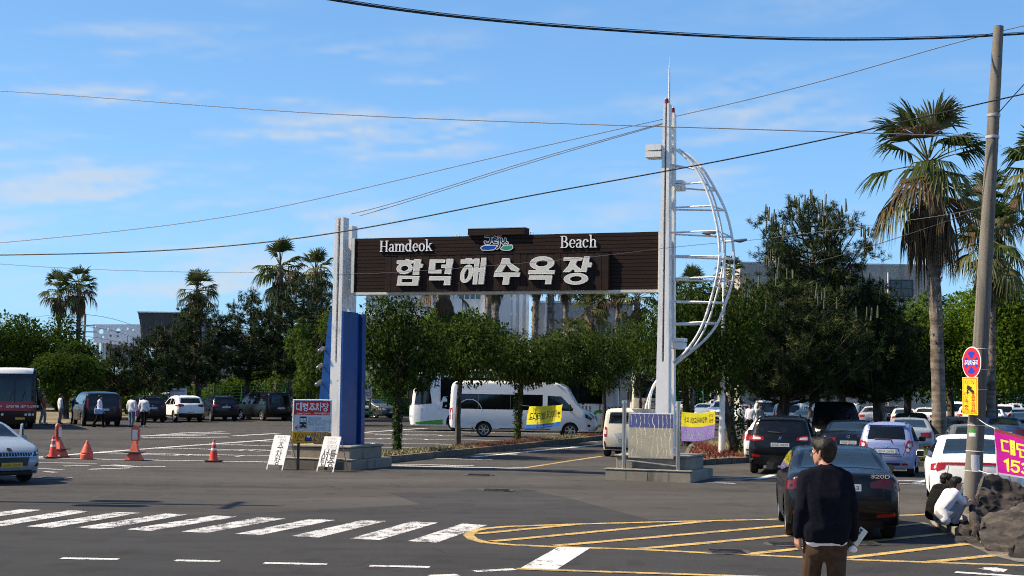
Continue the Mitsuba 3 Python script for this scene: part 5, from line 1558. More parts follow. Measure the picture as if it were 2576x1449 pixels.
# right mast and its rear column
bd, gr = column(0, -.20, .19, -.03, .13, .55, 3.13, 10.1, 0, .32)
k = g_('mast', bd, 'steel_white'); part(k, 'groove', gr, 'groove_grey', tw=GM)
k = g_('rear_column', prism(-.15, .19, .0, .14, .58, .80, .55, 9.95), 'steel_white')
part(k, 'tie_plate', cat([box(-.02, .10, .30, .60, z, z + .10) for z in (9.2, 9.45, 8.95, 7.4, 4.2, 3.9, 6.0, 2.2)]), 'steel_white', tw=GM)
g_('lightning_rod', tube([(.06, .3, 9.9), (.06, .3, 11.0), (.06, .3, 11.45)], [.028, .022, .006], 8), 'steel_white', 30)
for a, z in ((.03, 10.1), (.07, 9.95)):
    g_('beacon', lathe([(.001, .17), (.035, .165), (.055, .12), (.058, .02), (.062, 0), (.001, 0)], 14, (a, .15 if z > 10 else .69, z)), 'beacon_red', 30)
for z0, z1 in ((8.83, 8.98), (8.64, 8.79)): g_('mast_bracket', prism(-.50, -.06, -.50, -.06, -.10, .42, z0, z1), 'steel_white')
g_('junction_box', cat([box(.19, .42, .42, .80, 7.80, 7.96, .01), box(.18, .43, .40, .82, 7.98, 8.06, .01)]), 'steel_white')
g_('junction_box', cat([box(.17, .48, .42, .80, 3.48, 3.66, .01), box(.16, .49, .40, .82, 3.68, 3.78, .01)]), 'steel_white')
FA = [(1697, 374), (1738, 410), (1772, 465), (1793, 523), (1806, 584), (1810, 642), (1803, 697), (1789, 752), (1769, 813), (1738, 868), (1694, 912)]
RA = [(1700, 378), (1758, 413), (1796, 471), (1823, 525), (1840, 588), (1846, 642), (1844, 700), (1828, 755), (1803, 817), (1752, 874), (1695, 920)]
BF, BR = .16, 1.15


def smooth_curve(p, n=48):
    from scipy.interpolate import CubicSpline
    p = np.asarray(p, float); t = np.r_[0, np.cumsum(np.linalg.norm(np.diff(p, axis=0), axis=1))]
    return CubicSpline(t, p)(np.linspace(0, t[-1], n))


fa = smooth_curve([gl(x, y, BF) for x, y in FA]); ra = smooth_curve([gl(x, y, BR) for x, y in RA])
fa3, ra3 = np.c_[fa[:, 0], np.full(len(fa), BF), fa[:, 1]], np.c_[ra[:, 0], np.full(len(ra), BR), ra[:, 1]]
g_('sail_rib', tube(fa3, .036, 8), 'pipe_white', 40); g_('sail_rib', tube(fa3 + (.09, .10, 0), .026, 8), 'steel_white', 40); g_('sail_rib', tube(ra3, .036, 8), 'steel_white', 40)
for y in (412, 465, 521, 584, 642, 700, 757, 815, 875):
    z = gl(1699, y, BF)[1]
    i, j = np.abs(fa[6:-3, 1] - z).argmin() + 6, np.abs(ra[6:-3, 1] - z).argmin() + 6
    bar = lambda p, q: tube([p, q], .024, 4)
    k = g_('sail_rung', cat([bar((.14, BF + .1, z), fa3[i]), bar((.14, .70, z), ra3[j]), bar(fa3[i], ra3[j])]), 'steel_white')
# the small counter-sail low on the left of the mast
for dx in (0, .10):
    g_('lower_rib', tube(smooth_curve([(-.16, .5, 2.72), (-.42, .52, 2.35), (-.60 + dx, .54, 1.75), (-.70 + dx, .56, 1.1), (-.74 + dx, .56, .58)]), .038, 8), 'steel_white', 40)
g_('lower_blade', prism(-.86, -.15, -.95, -.15, .40, .62, 1.76, 1.86), 'stainless')
# left pillar
LA = -9.69
bd, gr = column(LA, -.19, .17, -.13, .14, .60, 3.03, 7.26, 0, .36)
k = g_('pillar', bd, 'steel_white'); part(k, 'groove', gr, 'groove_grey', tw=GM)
g_('pillar_rear', prism(LA - .16, LA + .16, LA - .13, LA + .13, .60, .96, .60, 7.08), 'steel_white')
g_('end_block', box(LA - .36, LA - .14, .42, .85, 5.07, 6.64, .01), 'steel_white')
# blue fin wrapped round the foot of the left pillar
g_('blue_fin', cat([prism(LA - .78, LA - .05, LA - .36, LA - .05, .22, .45, .58, 4.52)]), 'blue_steel')
g_('blue_fin', cat([prism(LA + .175, LA + .24, LA + .16, LA + .22, -.02, .95, .60, 4.52), prism(LA - .10, LA + .18, LA - .10, LA + .16, .97, 1.42, .58, 4.50), prism(LA - .1, LA + .30, LA - .1, LA + .27, 1.15, 1.40, .58, 4.49)]), 'blue_steel')
for px, py in ((817, 880), (813, 922), (810, 964)):
    a, z = gl(px, py, .2)
    k = g_('spotlight', cat([trimesh.creation.capsule(.20, .062).apply_transform(trimesh.transformations.rotation_matrix(math.radians(-68), (1, 0, 0.25))).apply_translation((a, -.0, z)), cyl((a, .22, z - .01), (a, .06, z), .025)]), 'lamp_grey', 40)
# the board
a0, a1, zb, zt = -9.22, -.16, 5.07, 6.64
BB = .14
g_('board_frame', cat([box(a0 - .10, a0, BB - .05, BB + .45, zb - .02, zt + .01), box(a1, a1 + .06, BB - .05, BB + .45, zb - .02, zt + .01), box(a0 - .09, a1 + .05, BB - .02, BB + .45, zb - .07, zb)]), 'letter_face')
g_('board_backing', cat([box(a0, a1, BB + .02, BB + .42, zb, zt), ]), 'wood_joint')
np_ = 15
for i in range(np_):
    z0 = zb + (zt - zb) * i / np_; z1 = zb + (zt - zb) * (i + 1) / np_ - .014
    cuts = [a0, -5.35 + .0 * i, a1] if i >= 9 else [a0, -7.9, -2.0, a1]
    for q0, q1 in zip(cuts[:-1], cuts[1:]): g_('plank', box(q0 + .004, q1 - .004, BB - .012 + .004 * math.sin(i * 1.7 + q0), BB + .03, z0, z1), 'wood_dark')
pa0, pa1 = gl(1180, 600, BB)[0], gl(1322, 600, BB)[0]
for i in range(2): g_('crest_plank', box(pa0, pa1, BB - .10, BB + .30, zt + .002 + .09 * i, zt + .088 + .09 * i), 'wood_dark')
g_('crest_cap', box(pa0 - .01, pa1 + .01, BB - .11, BB + .31, zt + .184, zt + .205), 'stainless')
for px in (1148, 1335): g_('lifting_eye', trimesh.creation.torus(.05, .012, major_sections=14, minor_sections=6).apply_transform(trimesh.transformations.rotation_matrix(math.pi / 2, (1, 0, 0))).apply_translation((gl(px, 585, BB)[0], BB + .1, zt + .04)), 'letter_rim', 30)
ia0, ia1 = gl(968, 690, 0)[0], gl(1531, 690, 0)[0]
iz0, iz1 = zb + .002, gl(1250, 637, 0)[1]
g_('panel_backing', box(ia0, ia1, .03, BB - .015, iz0, iz1), 'wood_joint')
nb = 34
for i in range(nb):
    q0, q1 = ia0 + (ia1 - ia0) * i / nb, ia0 + (ia1 - ia0) * (i + 1) / nb
    g_('upright_plank', box(q0 + .006, q1 - .006, .0 + .004 * math.sin(i * 2.1), .05, iz0, iz1 - .02), 'wood_dark')
g_('panel_cap', box(ia0 - .01, ia1 + .01, -.015, BB - .012, iz1 - .018, iz1), 'wood_dark')

# raised lettering, traced in the photograph at 1.84 times its size from (1250, 800), set on the panel
tz = lambda p: [tuple(gl((1250 + x / 1.84) * .63889, (800 + y / 1.84) * .63889, -.06)) for x, y in p]


def tel(cx, cy, rx, ry, tilt=0, n=26):
    return [(cx + rx * math.cos(t) - tilt * ry * math.sin(t), cy + ry * math.sin(t)) for t in np.linspace(0, 2 * math.pi, n, endpoint=False)]


HANGUL = {
    'ham': ([[(640, 403), (668, 405), (664, 418), (637, 417)], [(577, 413), (697, 413), (692, 440), (574, 440)], tel(632, 472, 58, 44, .15), [(703, 403), (752, 405), (735, 522), (690, 520)], [(738, 438), (767, 438), (760, 470), (730, 470)], [(585, 524), (742, 526), (727, 599), (574, 599)]], [tel(632, 472, 26, 18, .15), [(614, 551), (690, 551), (685, 572), (608, 572)]]),
    'deok': ([[(815, 405), (926, 407), (920, 434), (857, 434), (851, 480), (902, 481), (898, 511), (803, 510)], [(937, 402), (986, 402), (968, 516), (920, 514)], [(900, 444), (942, 444), (938, 472), (896, 472)], [(812, 527), (968, 527), (962, 596), (914, 596), (919, 561), (807, 561)]], []),
    'hae': ([[(1075, 397), (1120, 397), (1117, 412), (1072, 412)], [(1040, 406), (1140, 406), (1135, 440), (1036, 440)], tel(1082, 512, 46, 68, .25), [(1140, 400), (1175, 400), (1158, 590), (1124, 590)], [(1188, 394), (1226, 394), (1205, 589), (1165, 589)], [(1150, 468), (1200, 468), (1196, 500), (1148, 500)]], [tel(1080, 515, 14, 38, .25)]),
    'su': ([[(1340, 396), (1393, 396), (1398, 428), (1467, 478), (1452, 500), (1405, 488), (1370, 445), (1348, 480), (1336, 500), (1282, 500), (1326, 440)], [(1282, 501), (1470, 501), (1465, 536), (1276, 536)], [(1350, 530), (1398, 530), (1386, 593), (1337, 593)]], []),
    'yok': ([tel(1628, 435, 90, 52, .12), [(1588, 470), (1626, 470), (1622, 490), (1582, 490)], [(1640, 470), (1680, 470), (1676, 490), (1634, 490)], [(1531, 484), (1723, 484), (1716, 516), (1525, 516)], [(1536, 522), (1703, 522), (1695, 589), (1647, 589), (1653, 556), (1529, 556)]], [tel(1627, 436, 42, 20, .2)]),
    'jang': ([[(1786, 391), (1922, 391), (1915, 418), (1779, 418)], [(1836, 412), (1886, 412), (1870, 446), (1893, 478), (1880, 500), (1850, 480), (1826, 502), (1773, 502), (1815, 455)], [(1868, 440), (1920, 488), (1908, 502), (1862, 500)], [(1932, 384), (1977, 384), (1950, 502), (1904, 500)], [(1955, 428), (1992, 430), (1985, 466), (1950, 466)], tel(1874, 548, 90, 45, .12)], [tel(1874, 548, 42, 18, .2)])}
up3 = lambda m, b: stand(m, (0, b, 0), (1, 0, 0), (0, 0, 1))
for nm, (adds, holes) in HANGUL.items():
    g = shapely.union_all([Polygon(tz(p)).buffer(0) for p in adds]).difference(shapely.union_all([Polygon(tz(p)).buffer(0) for p in holes]) if holes else Polygon())
    g = g.buffer(-.008)
    key = g_('letter', up3(slab(g, .075), -.012), 'letter_rim')
    part(key, 'face', up3(slab(g.buffer(-.017), .004), -.087), 'letter_face', tw=GM)


def bar_(p, q, w): return LineString([p, q]).buffer(w / 2, cap_style='flat')


def arc_(cx, cy, rx, ry, t0, t1, w0, w1=None):
    """A pen stroke along an ellipse: w0 thick where it runs upright, w1 where it runs level."""
    t = np.radians(np.linspace(t0, t1, 22)); w1 = w0 * .45 if w1 is None else w1
    hw = (w1 + (w0 - w1) * np.abs(np.cos(t))) / 2
    return Polygon(np.vstack([np.c_[cx + (rx + hw) * np.cos(t), cy + (ry + hw) * np.sin(t)], np.c_[cx + (rx - hw) * np.cos(t), cy + (ry - hw) * np.sin(t)][::-1]])).buffer(0)


def serif_letter(c):
    """A roman letter of cap height 1: (width, shape)."""
    S, s, t = .115, .045, .045
    U = shapely.union_all
    foot = lambda x, y=0: sbox(x - .15, y, x + .15, y + s)
    if c == 'H': return .95, U([sbox(.13, 0, .13 + S, 1), sbox(.67, 0, .67 + S, 1), sbox(.2, .48, .75, .48 + t), foot(.205), foot(.745), foot(.205, 1 - s), foot(.745, 1 - s)])
    if c == 'B': return .80, U([sbox(.13, 0, .13 + S, 1), sbox(.02, 0, .4, s), sbox(.02, 1 - s, .4, 1), arc_(.36, .75, .22, .225, -90, 90, S), arc_(.38, .265, .28, .24, -90, 90, S), sbox(.2, .49, .4, .49 + s)])
    if c == 'T': return .82, U([sbox(.34, 0, .34 + S, 1), sbox(.02, 1 - s, .8, 1), foot(.415), sbox(.02, .78, .07, 1), sbox(.75, .78, .8, 1)])
    if c == 'a': return .58, U([sbox(.36, .08, .36 + S * .9, .5), arc_(.26, .48, .17, .2, 0, 150, S * .9), arc_(.22, .19, .15, .17, 70, 320, S * .9), sbox(.22, .36, .4, .36 + t), sbox(.36, 0, .58, t + .02)])
    if c in 'mnu': pass
    if c == 'm': return 1.08, U([sbox(.12, 0, .12 + S, .7), sbox(.02, .7 - s, .2, .7), foot(.195), arc_(.38, .45, .17, .22, 0, 170, S), sbox(.475, 0, .475 + S, .47), foot(.55), arc_(.73, .45, .17, .22, 0, 170, S), sbox(.825, 0, .825 + S, .47), foot(.9)])
    if c == 'r': return .50, U([sbox(.12, 0, .12 + S, .7), sbox(.02, .7 - s, .2, .7), foot(.195), arc_(.38, .5, .14, .19, 20, 170, S * .7)])
    if c == 'u': return .74, U([sbox(.10, .2, .10 + S, .7), sbox(.02, .7 - s, .2, .7), arc_(.32, .24, .17, .21, 190, 350, S), sbox(.48, 0, .48 + S, .7), sbox(.40, .7 - s, .6, .7), sbox(.5, 0, .72, s)])
    if c == 'd': return .72, U([arc_(.29, .35, .21, .33, 0, 360, S), sbox(.44, 0, .44 + S, 1.05), sbox(.34, 1.05 - s, .5, 1.05), sbox(.48, 0, .7, s)])
    if c == 'e': return .60, U([arc_(.31, .35, .22, .33, 15, 320, S), sbox(.12, .35, .53, .35 + t)])
    if c == 'o': return .66, arc_(.33, .35, .23, .33, 0, 360, S)
    if c == 'k': return .74, U([sbox(.12, 0, .12 + S, 1.05), sbox(.02, 1.05 - s, .2, 1.05), foot(.195), bar_((.25, .3), (.56, .68), .06), bar_((.36, .42), (.62, .02), S), sbox(.42, .7 - s, .7, .7), sbox(.5, 0, .74, s)])
    if c == 'c': return .58, U([arc_(.31, .35, .22, .33, 40, 320, S), Point(.46, .53).buffer(.07)])
    if c == 'h': return .78, U([sbox(.12, 0, .12 + S, 1.05), sbox(.02, 1.05 - s, .2, 1.05), foot(.195), arc_(.39, .45, .18, .22, 0, 170, S), sbox(.495, 0, .495 + S, .47), foot(.57)])
    if c == 'J': return .62, U([sbox(.30, .2, .30 + S, 1), sbox(.15, 1 - s, .6, 1), arc_(.2, .2, .17, .2, 180, 360, S)])
    if c == 'j': return .40, U([sbox(.15, -.1, .15 + S, .7), arc_(.06, -.1, .17, .17, 200, 360, S), Point(.22, .9).buffer(.09)])
    return .5, Polygon()


def serif(s, h):
    x, out = 0, []
    for c in s:
        if c == ' ': x += .4; continue
        w, g = serif_letter(c); out.append((c, affinity.scale(affinity.translate(g, x, 0), h, h, origin=(0, 0)))); x += w
    return out


for word, p0, p1 in (('Hamdeok', (432, 350), (818, 343)), ('Beach', (1745, 322), (2018, 315))):
    q0, q1 = (np.array(tz([p])[0]) for p in (p0, p1))
    n = sum(serif_letter(c)[0] for c in word)
    h = (q1[0] - q0[0]) / n
    for c, g in serif(word, h):
        g = affinity.scale(g, 1, 1.03, origin=(0, 0))
        g_('small_letter', up3(slab(affinity.translate(g, q0[0], (q0[1] + q1[1]) / 2), .05), BB - .012), 'letter_white')
# island emblem: rounded handwriting over a blue and a green swash
em = lambda pts, w: LineString(tz(pts)).buffer(w, join_style='round')
E1 = shapely.union_all([em([(1205, 238), (1262, 234)], .028), em([(1240, 236), (1240, 268), (1228, 286), (1208, 288), (1200, 276)], .032), em([(1256, 262), (1278, 258), (1284, 246), (1270, 242), (1256, 258), (1262, 278), (1286, 280)], .026),
                        em([(1302, 252), (1304, 290), (1297, 314), (1284, 322)], .028), em([(1318, 254), (1318, 276), (1332, 286), (1344, 270), (1346, 254), (1348, 276), (1362, 284)], .026)])
k = g_('emblem', up3(slab(E1.buffer(.012), .03), BB - .012), 'letter_white')
part(k, 'script', up3(slab(E1.buffer(-.004), .004), BB - .043), 'ink_black', tw=GM)
hr = [(1300, 246), (1288, 230), (1289, 219), (1297, 216), (1301, 224), (1308, 215), (1318, 217), (1317, 230)]
part(k, 'heart', up3(slab(Polygon(tz(hr)).buffer(.01), .02), BB - .012), 'cone_faded', tw=GM)
for pts, m in (([(1175, 320), (1195, 309), (1240, 308), (1278, 308), (1262, 326), (1220, 330), (1180, 328)], 'banner_blue'), ([(1320, 326), (1338, 308), (1390, 306), (1394, 318), (1380, 328), (1345, 330)], 'sea_green')):
    g = Polygon(tz(pts)).buffer(.02)
    q = part(k, 'swash', up3(slab(g.buffer(.018), .028), BB - .012), 'letter_white', tw=GM)
    scene_key = q
    part(k, 'swash_face', up3(slab(g, .004), BB - .041), m, tw=GM)

# plinths
for nm, lb, c in (('gate_plinth', 'stepped concrete plinth under the tall mast of the gate', 0.0), ('gate_plinth', 'stepped concrete plinth under the blue fin of the gate', LA)):
    k = thing(nm, lb, 'plinth')
    lo = box(c - 1.32, c + .98, -.80, 1.9, -.05, .26, .02); up = box(c - 1.10, c + .78, -.52, 1.6, .26, .60, .02)
    part(k, 'lower_step', lo, 'concrete', tw=GM); part(k, 'upper_step', up, 'concrete', tw=GM)
    part(k, 'coping', cat([box(c - 1.14, c + .82, -.56, 1.64, .602, .655, .012)]), 'concrete', tw=GM)
    part(k, 'coping', cat([box(c - 1.35, c + 1.01, -.83, 1.93, .262, .30, .012).slice_plane((0, -.53, 0), (0, -1, 0)) if False else box(c - 1.35, c + 1.01, -.83, -.525, .262, .30, .012)]), 'concrete', tw=GM)
    part(k, 'panel', cat([box(c - 1.32 + i * .575 + .01, c - 1.32 + (i + 1) * .575 - .01, -.812, -.79, -.02, .25) for i in range(4)]), 'concrete_dark' if c else 'concrete', tw=GM)

# ================================================================ signs and street furniture
def upframe(o, facing):
    """(origin, right, up, M): a vertical plane at o that faces the compass direction (degrees; 180 = towards the street)."""
    h = math.radians(facing); n = np.array([math.sin(h), math.cos(h), 0]); rt = np.cross([0, 0, 1.0], n)
    M = np.eye(4); M[:3, 0], M[:3, 1], M[:3, 2], M[:3, 3] = rt, (0, 0, 1), n, o
    return M


# map board on steel posts
q0, q1 = G(1569, 1207), G(1705, 1212)
k = thing('notice_board', 'weathered cracked map board between two stainless posts', 'notice board')
d = unit(q1 - q0); M = np.eye(4); M[:3, 0], M[:3, 1], M[:3, 2], M[:3, 3] = d, (0, 0, 1), np.cross(d, [0, 0, 1.0]), q0
W_ = np.linalg.norm(q1 - q0)
for x in (0, W_): part(k, 'post', cat([cyl((x, -.02, 0), (x, 2.02, 0), .055, 14), lathe([(.001, .09), (.07, .08), (.075, 0)], 14).apply_transform(trimesh.transformations.rotation_matrix(-math.pi / 2, (1, 0, 0))).apply_translation((x, 2.0, 0))]), 'stainless', 30, M)
part(k, 'rail', cyl((0, .52, 0), (W_, .40, 0), .022, 8), 'stainless', 30, M)
part(k, 'arm', cat([cyl((0, z, 0), (.14, z, 0), .012, 6) for z in (.9, 1.5)] + [cyl((W_ - .14, z, 0), (W_ + .10, z, 0), .012, 6) for z in (.9, 1.5)]), 'stainless', 30, M)
part(k, 'panel_frame', box(.12, W_ - .12, .58, 1.76, -.02, .012, .008), 'letter_face', False, M)
part(k, 'map_sheet', box(.14, W_ - .14, .60, 1.74, .012, .018), 'map_print', False, M)

# large vehicle car park sign with a taxi sign below
o = G(783, 1181)
k = thing('parking_sign', 'red and white large vehicle parking sign with yellow taxi sign below', 'sign')
M = upframe(o, 180)
for x in (-.38, .40): part(k, 'post', box(x - .035, x + .035, -.05, 1.9, -.07, 0), 'wood_post', False, M)
fr = box(-.555, .545, 1.055, 1.965, 0, .05, .012)
part(k, 'sign_box', fr, 'letter_rim', False, M)
part(k, 'sign_face', stand(flat(sbox(-.53, 1.08, .52, 1.94)), (0, 0, .052), (1, 0, 0), (0, 1, 0)), 'sign_white', False, M)
F = lambda g, z, m, nm: part(k, nm, stand(flat(g), (0, 0, z), (1, 0, 0), (0, 1, 0)), m, False, M)
F(sbox(-.51, 1.53, .50, 1.92).buffer(.0), .056, 'sign_red', 'red_band'); F(sbox(-.51, 1.10, .50, 1.525), .056, 'sign_grey', 'grey_band')
F(sbox(-.515, 1.095, .505, 1.925).difference(sbox(-.508, 1.102, .498, 1.918)), .059, 'ink_black', 'border')
g = text('대형주차장', 1, .035, .02); b = g.bounds
F(centred(affinity.scale(g, .92 / (b[2] - b[0]), .25 / (b[3] - b[1]), origin=(0, 0)), 0, 1.755), .061, 'sign_white', 'lettering')
g = text('A large-sized parking lot 大', 1, .02); b = g.bounds
F(centred(affinity.scale(g, .40 / (b[2] - b[0]), .045 / (b[3] - b[1]), origin=(0, 0)), -.24, 1.575), .061, 'sign_white', 'small_lettering')
for x in (.17, .38): F(centred(text('대형주차장', .05, .02), x, 1.575), .061, 'sign_white', 'small_lettering')
bus = sbox(-.34, 1.20, -.17, 1.47).buffer(.012).difference(shapely.union_all([sbox(-.335, 1.325, -.262, 1.44), sbox(-.252, 1.325, -.175, 1.44), Point(-.315, 1.25).buffer(.022), Point(-.195, 1.25).buffer(.022)])).union(sbox(-.33, 1.17, -.29, 1.2)).union(sbox(-.22, 1.17, -.18, 1.2))
F(bus, .061, 'ink_black', 'bus_symbol')
F(shapely.union_all([sbox(-.46, 1.15, -.13, 1.175), LineString([(-.40, 1.225), (-.475, 1.1625), (-.40, 1.10)]).buffer(.012)]), .063, 'sign_red', 'arrow')
for s_, y, x in (('일반차량은', 1.43, .08), ('옆 일반차량 주차장으로', 1.35, .16), ('이동해 주십시오', 1.27, .10), ('', 1.2, 0), ('제주 함덕', 1.15, .22)):
    if s_: F(centred(text(s_, .075, .02), x, y), .061, 'ink_grey', 'small_lettering')
part(k, 'taxi_panel', box(-.56, .54, .74, 1.045, -.01, .03, .006), 'sign_yellow', False, M)
F(centred(text('TAXI', .15, .02), -.34, .94), .033, 'ink_black', 'taxi_lettering')
F(shapely.union_all([sbox(-.42, .805, -.28, .82), LineString([(-.38, .845), (-.425, .8125), (-.38, .78)]).buffer(.009)]), .033, 'ink_black', 'arrow')
F(Polygon([(-.19, .79), (-.01, .79), (-.005, .88), (-.03, .90), (-.06, .975), (-.14, .975), (-.17, .90), (-.195, .88)]).buffer(.005), .033, 'ink_black', 'taxi_symbol'); F(sbox(-.17, .82, -.03, .88), .036, 'sign_blue', 'taxi_symbol'); F(Polygon([(-.155, .90), (-.045, .90), (-.065, .955), (-.135, .955)]), .036, 'sign_white', 'taxi_symbol')
F(centred(text('택시전용', .145, .02), .27, .95), .033, 'ink_violet', 'taxi_lettering'); F(centred(text('승강장', .145, .02), .22, .81), .033, 'ink_violet', 'taxi_lettering')


def aframe(o, facing, lines, label, tall=1.0, wd=.62):
    k = thing('sandwich_board', label, 'sign')
    M = upframe(o, facing)
    tilt = .31
    u, n = np.array([0, math.cos(tilt), -math.sin(tilt)]), np.array([0, math.sin(tilt), math.cos(tilt)])
    A = np.eye(4); A[:3, 1], A[:3, 2] = u, n
    MA = M @ A
    part(k, 'front_panel', box(-wd / 2, wd / 2, .13, tall, -.018, 0, .006), 'board_white', False, MA)
    part(k, 'leg', cat([box(x - .018, x + .018, -.02, .14, -.02, .0) for x in (-wd / 2 + .02, wd / 2 - .02)]), 'galvanised', False, MA)
    top = u * tall
    for x in (-wd / 2 + .02, wd / 2 - .02): part(k, 'back_leg', tube([(x, top[1], top[2]), (x, .0, top[2] * 2.1)], .014, 6), 'galvanised', 30, M)
    part(k, 'brace', tube([(wd / 2 - .02, .3, -.1), (wd / 2 - .02, .26, -.48)], .008, 5), 'galvanised', 30, M)
    for s_, x, y, sz, m in lines: part(k, 'lettering', stand(flat(centred(text(s_, sz * (1.12 if sz > .15 else 1), .03 if sz > .15 else .0), x, y)), (0, 0, .004), (1, 0, 0), (0, 1, 0)), m, False, MA)


aframe(G(690, 1181), 214, [('주', .03, .69, .19, 'ink_black'), ('차', .03, .465, .19, 'ink_black'), ('장', .03, .24, .19, 'ink_black'), ('함덕해수욕장', -.0, .94, .055, 'ink_grey'), ('물총새', .06, .85, .085, 'ink_grey')], 'white sandwich board with three stacked black characters, left of the parking sign')
aframe(G(817, 1186), 214, [('셔틀', .02, .50, .23, 'ink_black'), ('탑승', .02, .26, .23, 'ink_black'), ('함덕해수욕장', 0, .94, .055, 'ink_grey'), ('물총새', .04, .70, .13, 'ink_grey'), ('카페이용', .02, .83, .09, 'ink_grey')], 'white sandwich board with four black characters, in front of the plinth')


def cone_mesh(h=.70, stripe=True):
    body = lathe([(.165, .03), (.13, .10), (.035, h - .02), (.022, h), (.001, h)], 20)
    base = box(-.21, .21, -.21, .21, 0, .035, .012)
    st = [lathe([(.13 - .095 * (a - .1) / (h - .12) + .004, a), (.13 - .095 * (b - .1) / (h - .12) + .004, b)], 20) for a, b in ((h * .52, h * .62), (h * .78, h * .87))]
    return body, base, st


def traffic_cone(px, py, label, h=.70):
    q = G(px, py); M = frame(q[0], q[1], -.006, 12)
    k = thing('traffic_cone', label, 'traffic cone')
    b, s, st = cone_mesh(h)
    part(k, 'body', b, 'cone_red', 40, M); part(k, 'base', s, 'cone_red', False, M)
    for x in st: part(k, 'reflective_band', x, 'reflective', 40, M)
    part(k, 'weight', lathe([(.30, .036), (.30, .052), (.19, .056), (.17, .036)], 20), 'rubber', 30, M)


traffic_cone(133, 1152, 'red traffic cone with white bands close beside a tall sign cone', .68)
traffic_cone(537, 1161.5, 'lone red traffic cone with white bands nearest the sandwich boards', .68)
traffic_cone(712, 1163, 'red traffic cone mostly hidden behind the white sandwich board', .5)
q = G(218, 1155); M = frame(q[0], q[1], -.006, 0)
k = thing('drum_cone', 'squat red plastic cone with wide drum shaped foot', 'traffic cone')
part(k, 'body', lathe([(.185, 0), (.195, .03), (.195, .15), (.18, .165), (.18, .185), (.19, .205), (.085, .45), (.05, .50), (.046, .55), (.025, .575), (.001, .58)], 24), 'cone_faded', 35, M)
for px, py, lb in ((147, 1149, 'red sign cone with upright white board turned edge-on'), (338, 1157.5, 'red sign cone with round topped white board facing the road')):
    q = G(px, py); M = frame(q[0], q[1], -.006, 180 if px > 300 else 110)
    k = thing('sign_cone', lb, 'traffic cone')
    part(k, 'body', lathe([(.31, .03), (.20, .26), (.065, .56), (.001, .57)], 4).apply_transform(trimesh.transformations.rotation_matrix(math.pi / 4, (0, 0, 1))), 'cone_faded', False, M)
    part(k, 'base', box(-.25, .25, -.25, .25, 0, .05, .015), 'cone_faded', False, M)
    part(k, 'collar', box(-.27, .27, -.27, .27, .235, .26, .006), 'rubber', False, M)
    g = sbox(-.10, .62, .10, .93).union(Point(0, .93).buffer(.10)).union(sbox(-.05, .5, .05, .65)).buffer(.03)
    part(k, 'board', stand(slab(g, .05), (.025, 0, 0), (0, -1, 0), (0, 0, 1)).apply_translation((-.05, 0, 0)), 'cone_faded', False, M)
    for sg in (1, -1): part(k, 'board_face', stand(flat(sbox(-.065, .64, .065, .92).buffer(.015)), (sg * .032, 0, 0), (0, sg, 0), (0, 0, 1)), 'reflective', False, M)

# utility pole with its signs
P0, P1 = at(2443, 1300, 29.5), at(2512, 66, 29.5)
k = thing('utility_pole', 'leaning concrete utility pole at the right with ropes and signs', 'utility pole')
part(k, 'shaft', tube([P0 - (P1 - P0) * .02, P0 + (P1 - P0) * .5, P1], [.178, .145, .10], 20), 'pole_concrete', 40)
ax = unit(P1 - P0)
pp = lambda z: P0 + (P1 - P0) * ((z - P0[2]) / (P1[2] - P0[2]))
pr = lambda z: .178 - .078 * (z - P0[2]) / (P1[2] - P0[2])
for py, m in ((345, 'galvanised'), (290, 'galvanised'), (1070, 'rope_white'), (878, 'rope_white'), (1185, 'rope_white'), (930, 'rope_white'), (980, 'rope_white'), (1135, 'rope_white')):
    z = at(2480, py, 29.5)[2]
    part(k, 'clamp' if m == 'galvanised' else 'rope_tie', lathe([(pr(z) + .004, -.03), (pr(z) + .018, -.025), (pr(z) + .018, .025), (pr(z) + .004, .03)] if m == 'galvanised' else [(pr(z) + .002, -.008), (pr(z) + .012, 0), (pr(z) + .002, .008)], 20, pp(z)), m, 30)
for py, c, m in ((1085, -.9, 'paint_green'), (1093, -.9, 'sign_white'), (1165, .3, 'sign_grey')):
    z = at(2450, py, 29.5)[2]
    hgt, da = (.035, .42) if c < 0 else (.17, .5)
    a = np.linspace(-da, da, 7) + math.radians(-90 - 18) + (c * .5)
    rr = pr(z) + .004
    v = np.vstack([np.c_[pp(z)[0] + rr * np.cos(a), pp(z)[1] + rr * np.sin(a), np.full(7, z - hgt)], np.c_[pp(z)[0] + rr * np.cos(a), pp(z)[1] + rr * np.sin(a), np.full(7, z + hgt)]])
    part(k, 'sticker', trimesh.Trimesh(v, [(i, i + 1, i + 8) for i in range(6)] + [(i, i + 8, i + 7) for i in range(6)], process=False), m)
for i in range(11): part(k, 'step_hole', cyl(pp(5.0 + i * .42) - (0, pr(5) - .02, 0), pp(5.0 + i * .42) - (0, pr(5.) + .002, 0), .012, 6), 'ink_black')
SF = 180 + 73
o = at(2444, 912, 29.2)
k = thing('no_parking_sign', 'round red and blue no parking sign tied to the utility pole', 'sign')
M = upframe(o, SF)
D = lambda kk, g, z, m, nm: part(kk, nm, stand(flat(g), (0, 0, z), (1, 0, 0), (0, 1, 0)), m, False, M)
part(k, 'disc', stand(slab(Point(0, 0).buffer(.315, 32), .012), (0, 0, -.012), (1, 0, 0), (0, 1, 0)), 'sign_white', False, M)
D(k, Point(0, 0).buffer(.295, 32), .003, 'sign_red', 'red_field')
X = shapely.union_all([LineString([(-.25, -.25), (.25, .25)]).buffer(.045), LineString([(-.25, .25), (.25, -.25)]).buffer(.045)])
D(k, Point(0, 0).buffer(.225, 32).difference(X), .006, 'sign_blue', 'blue_field')
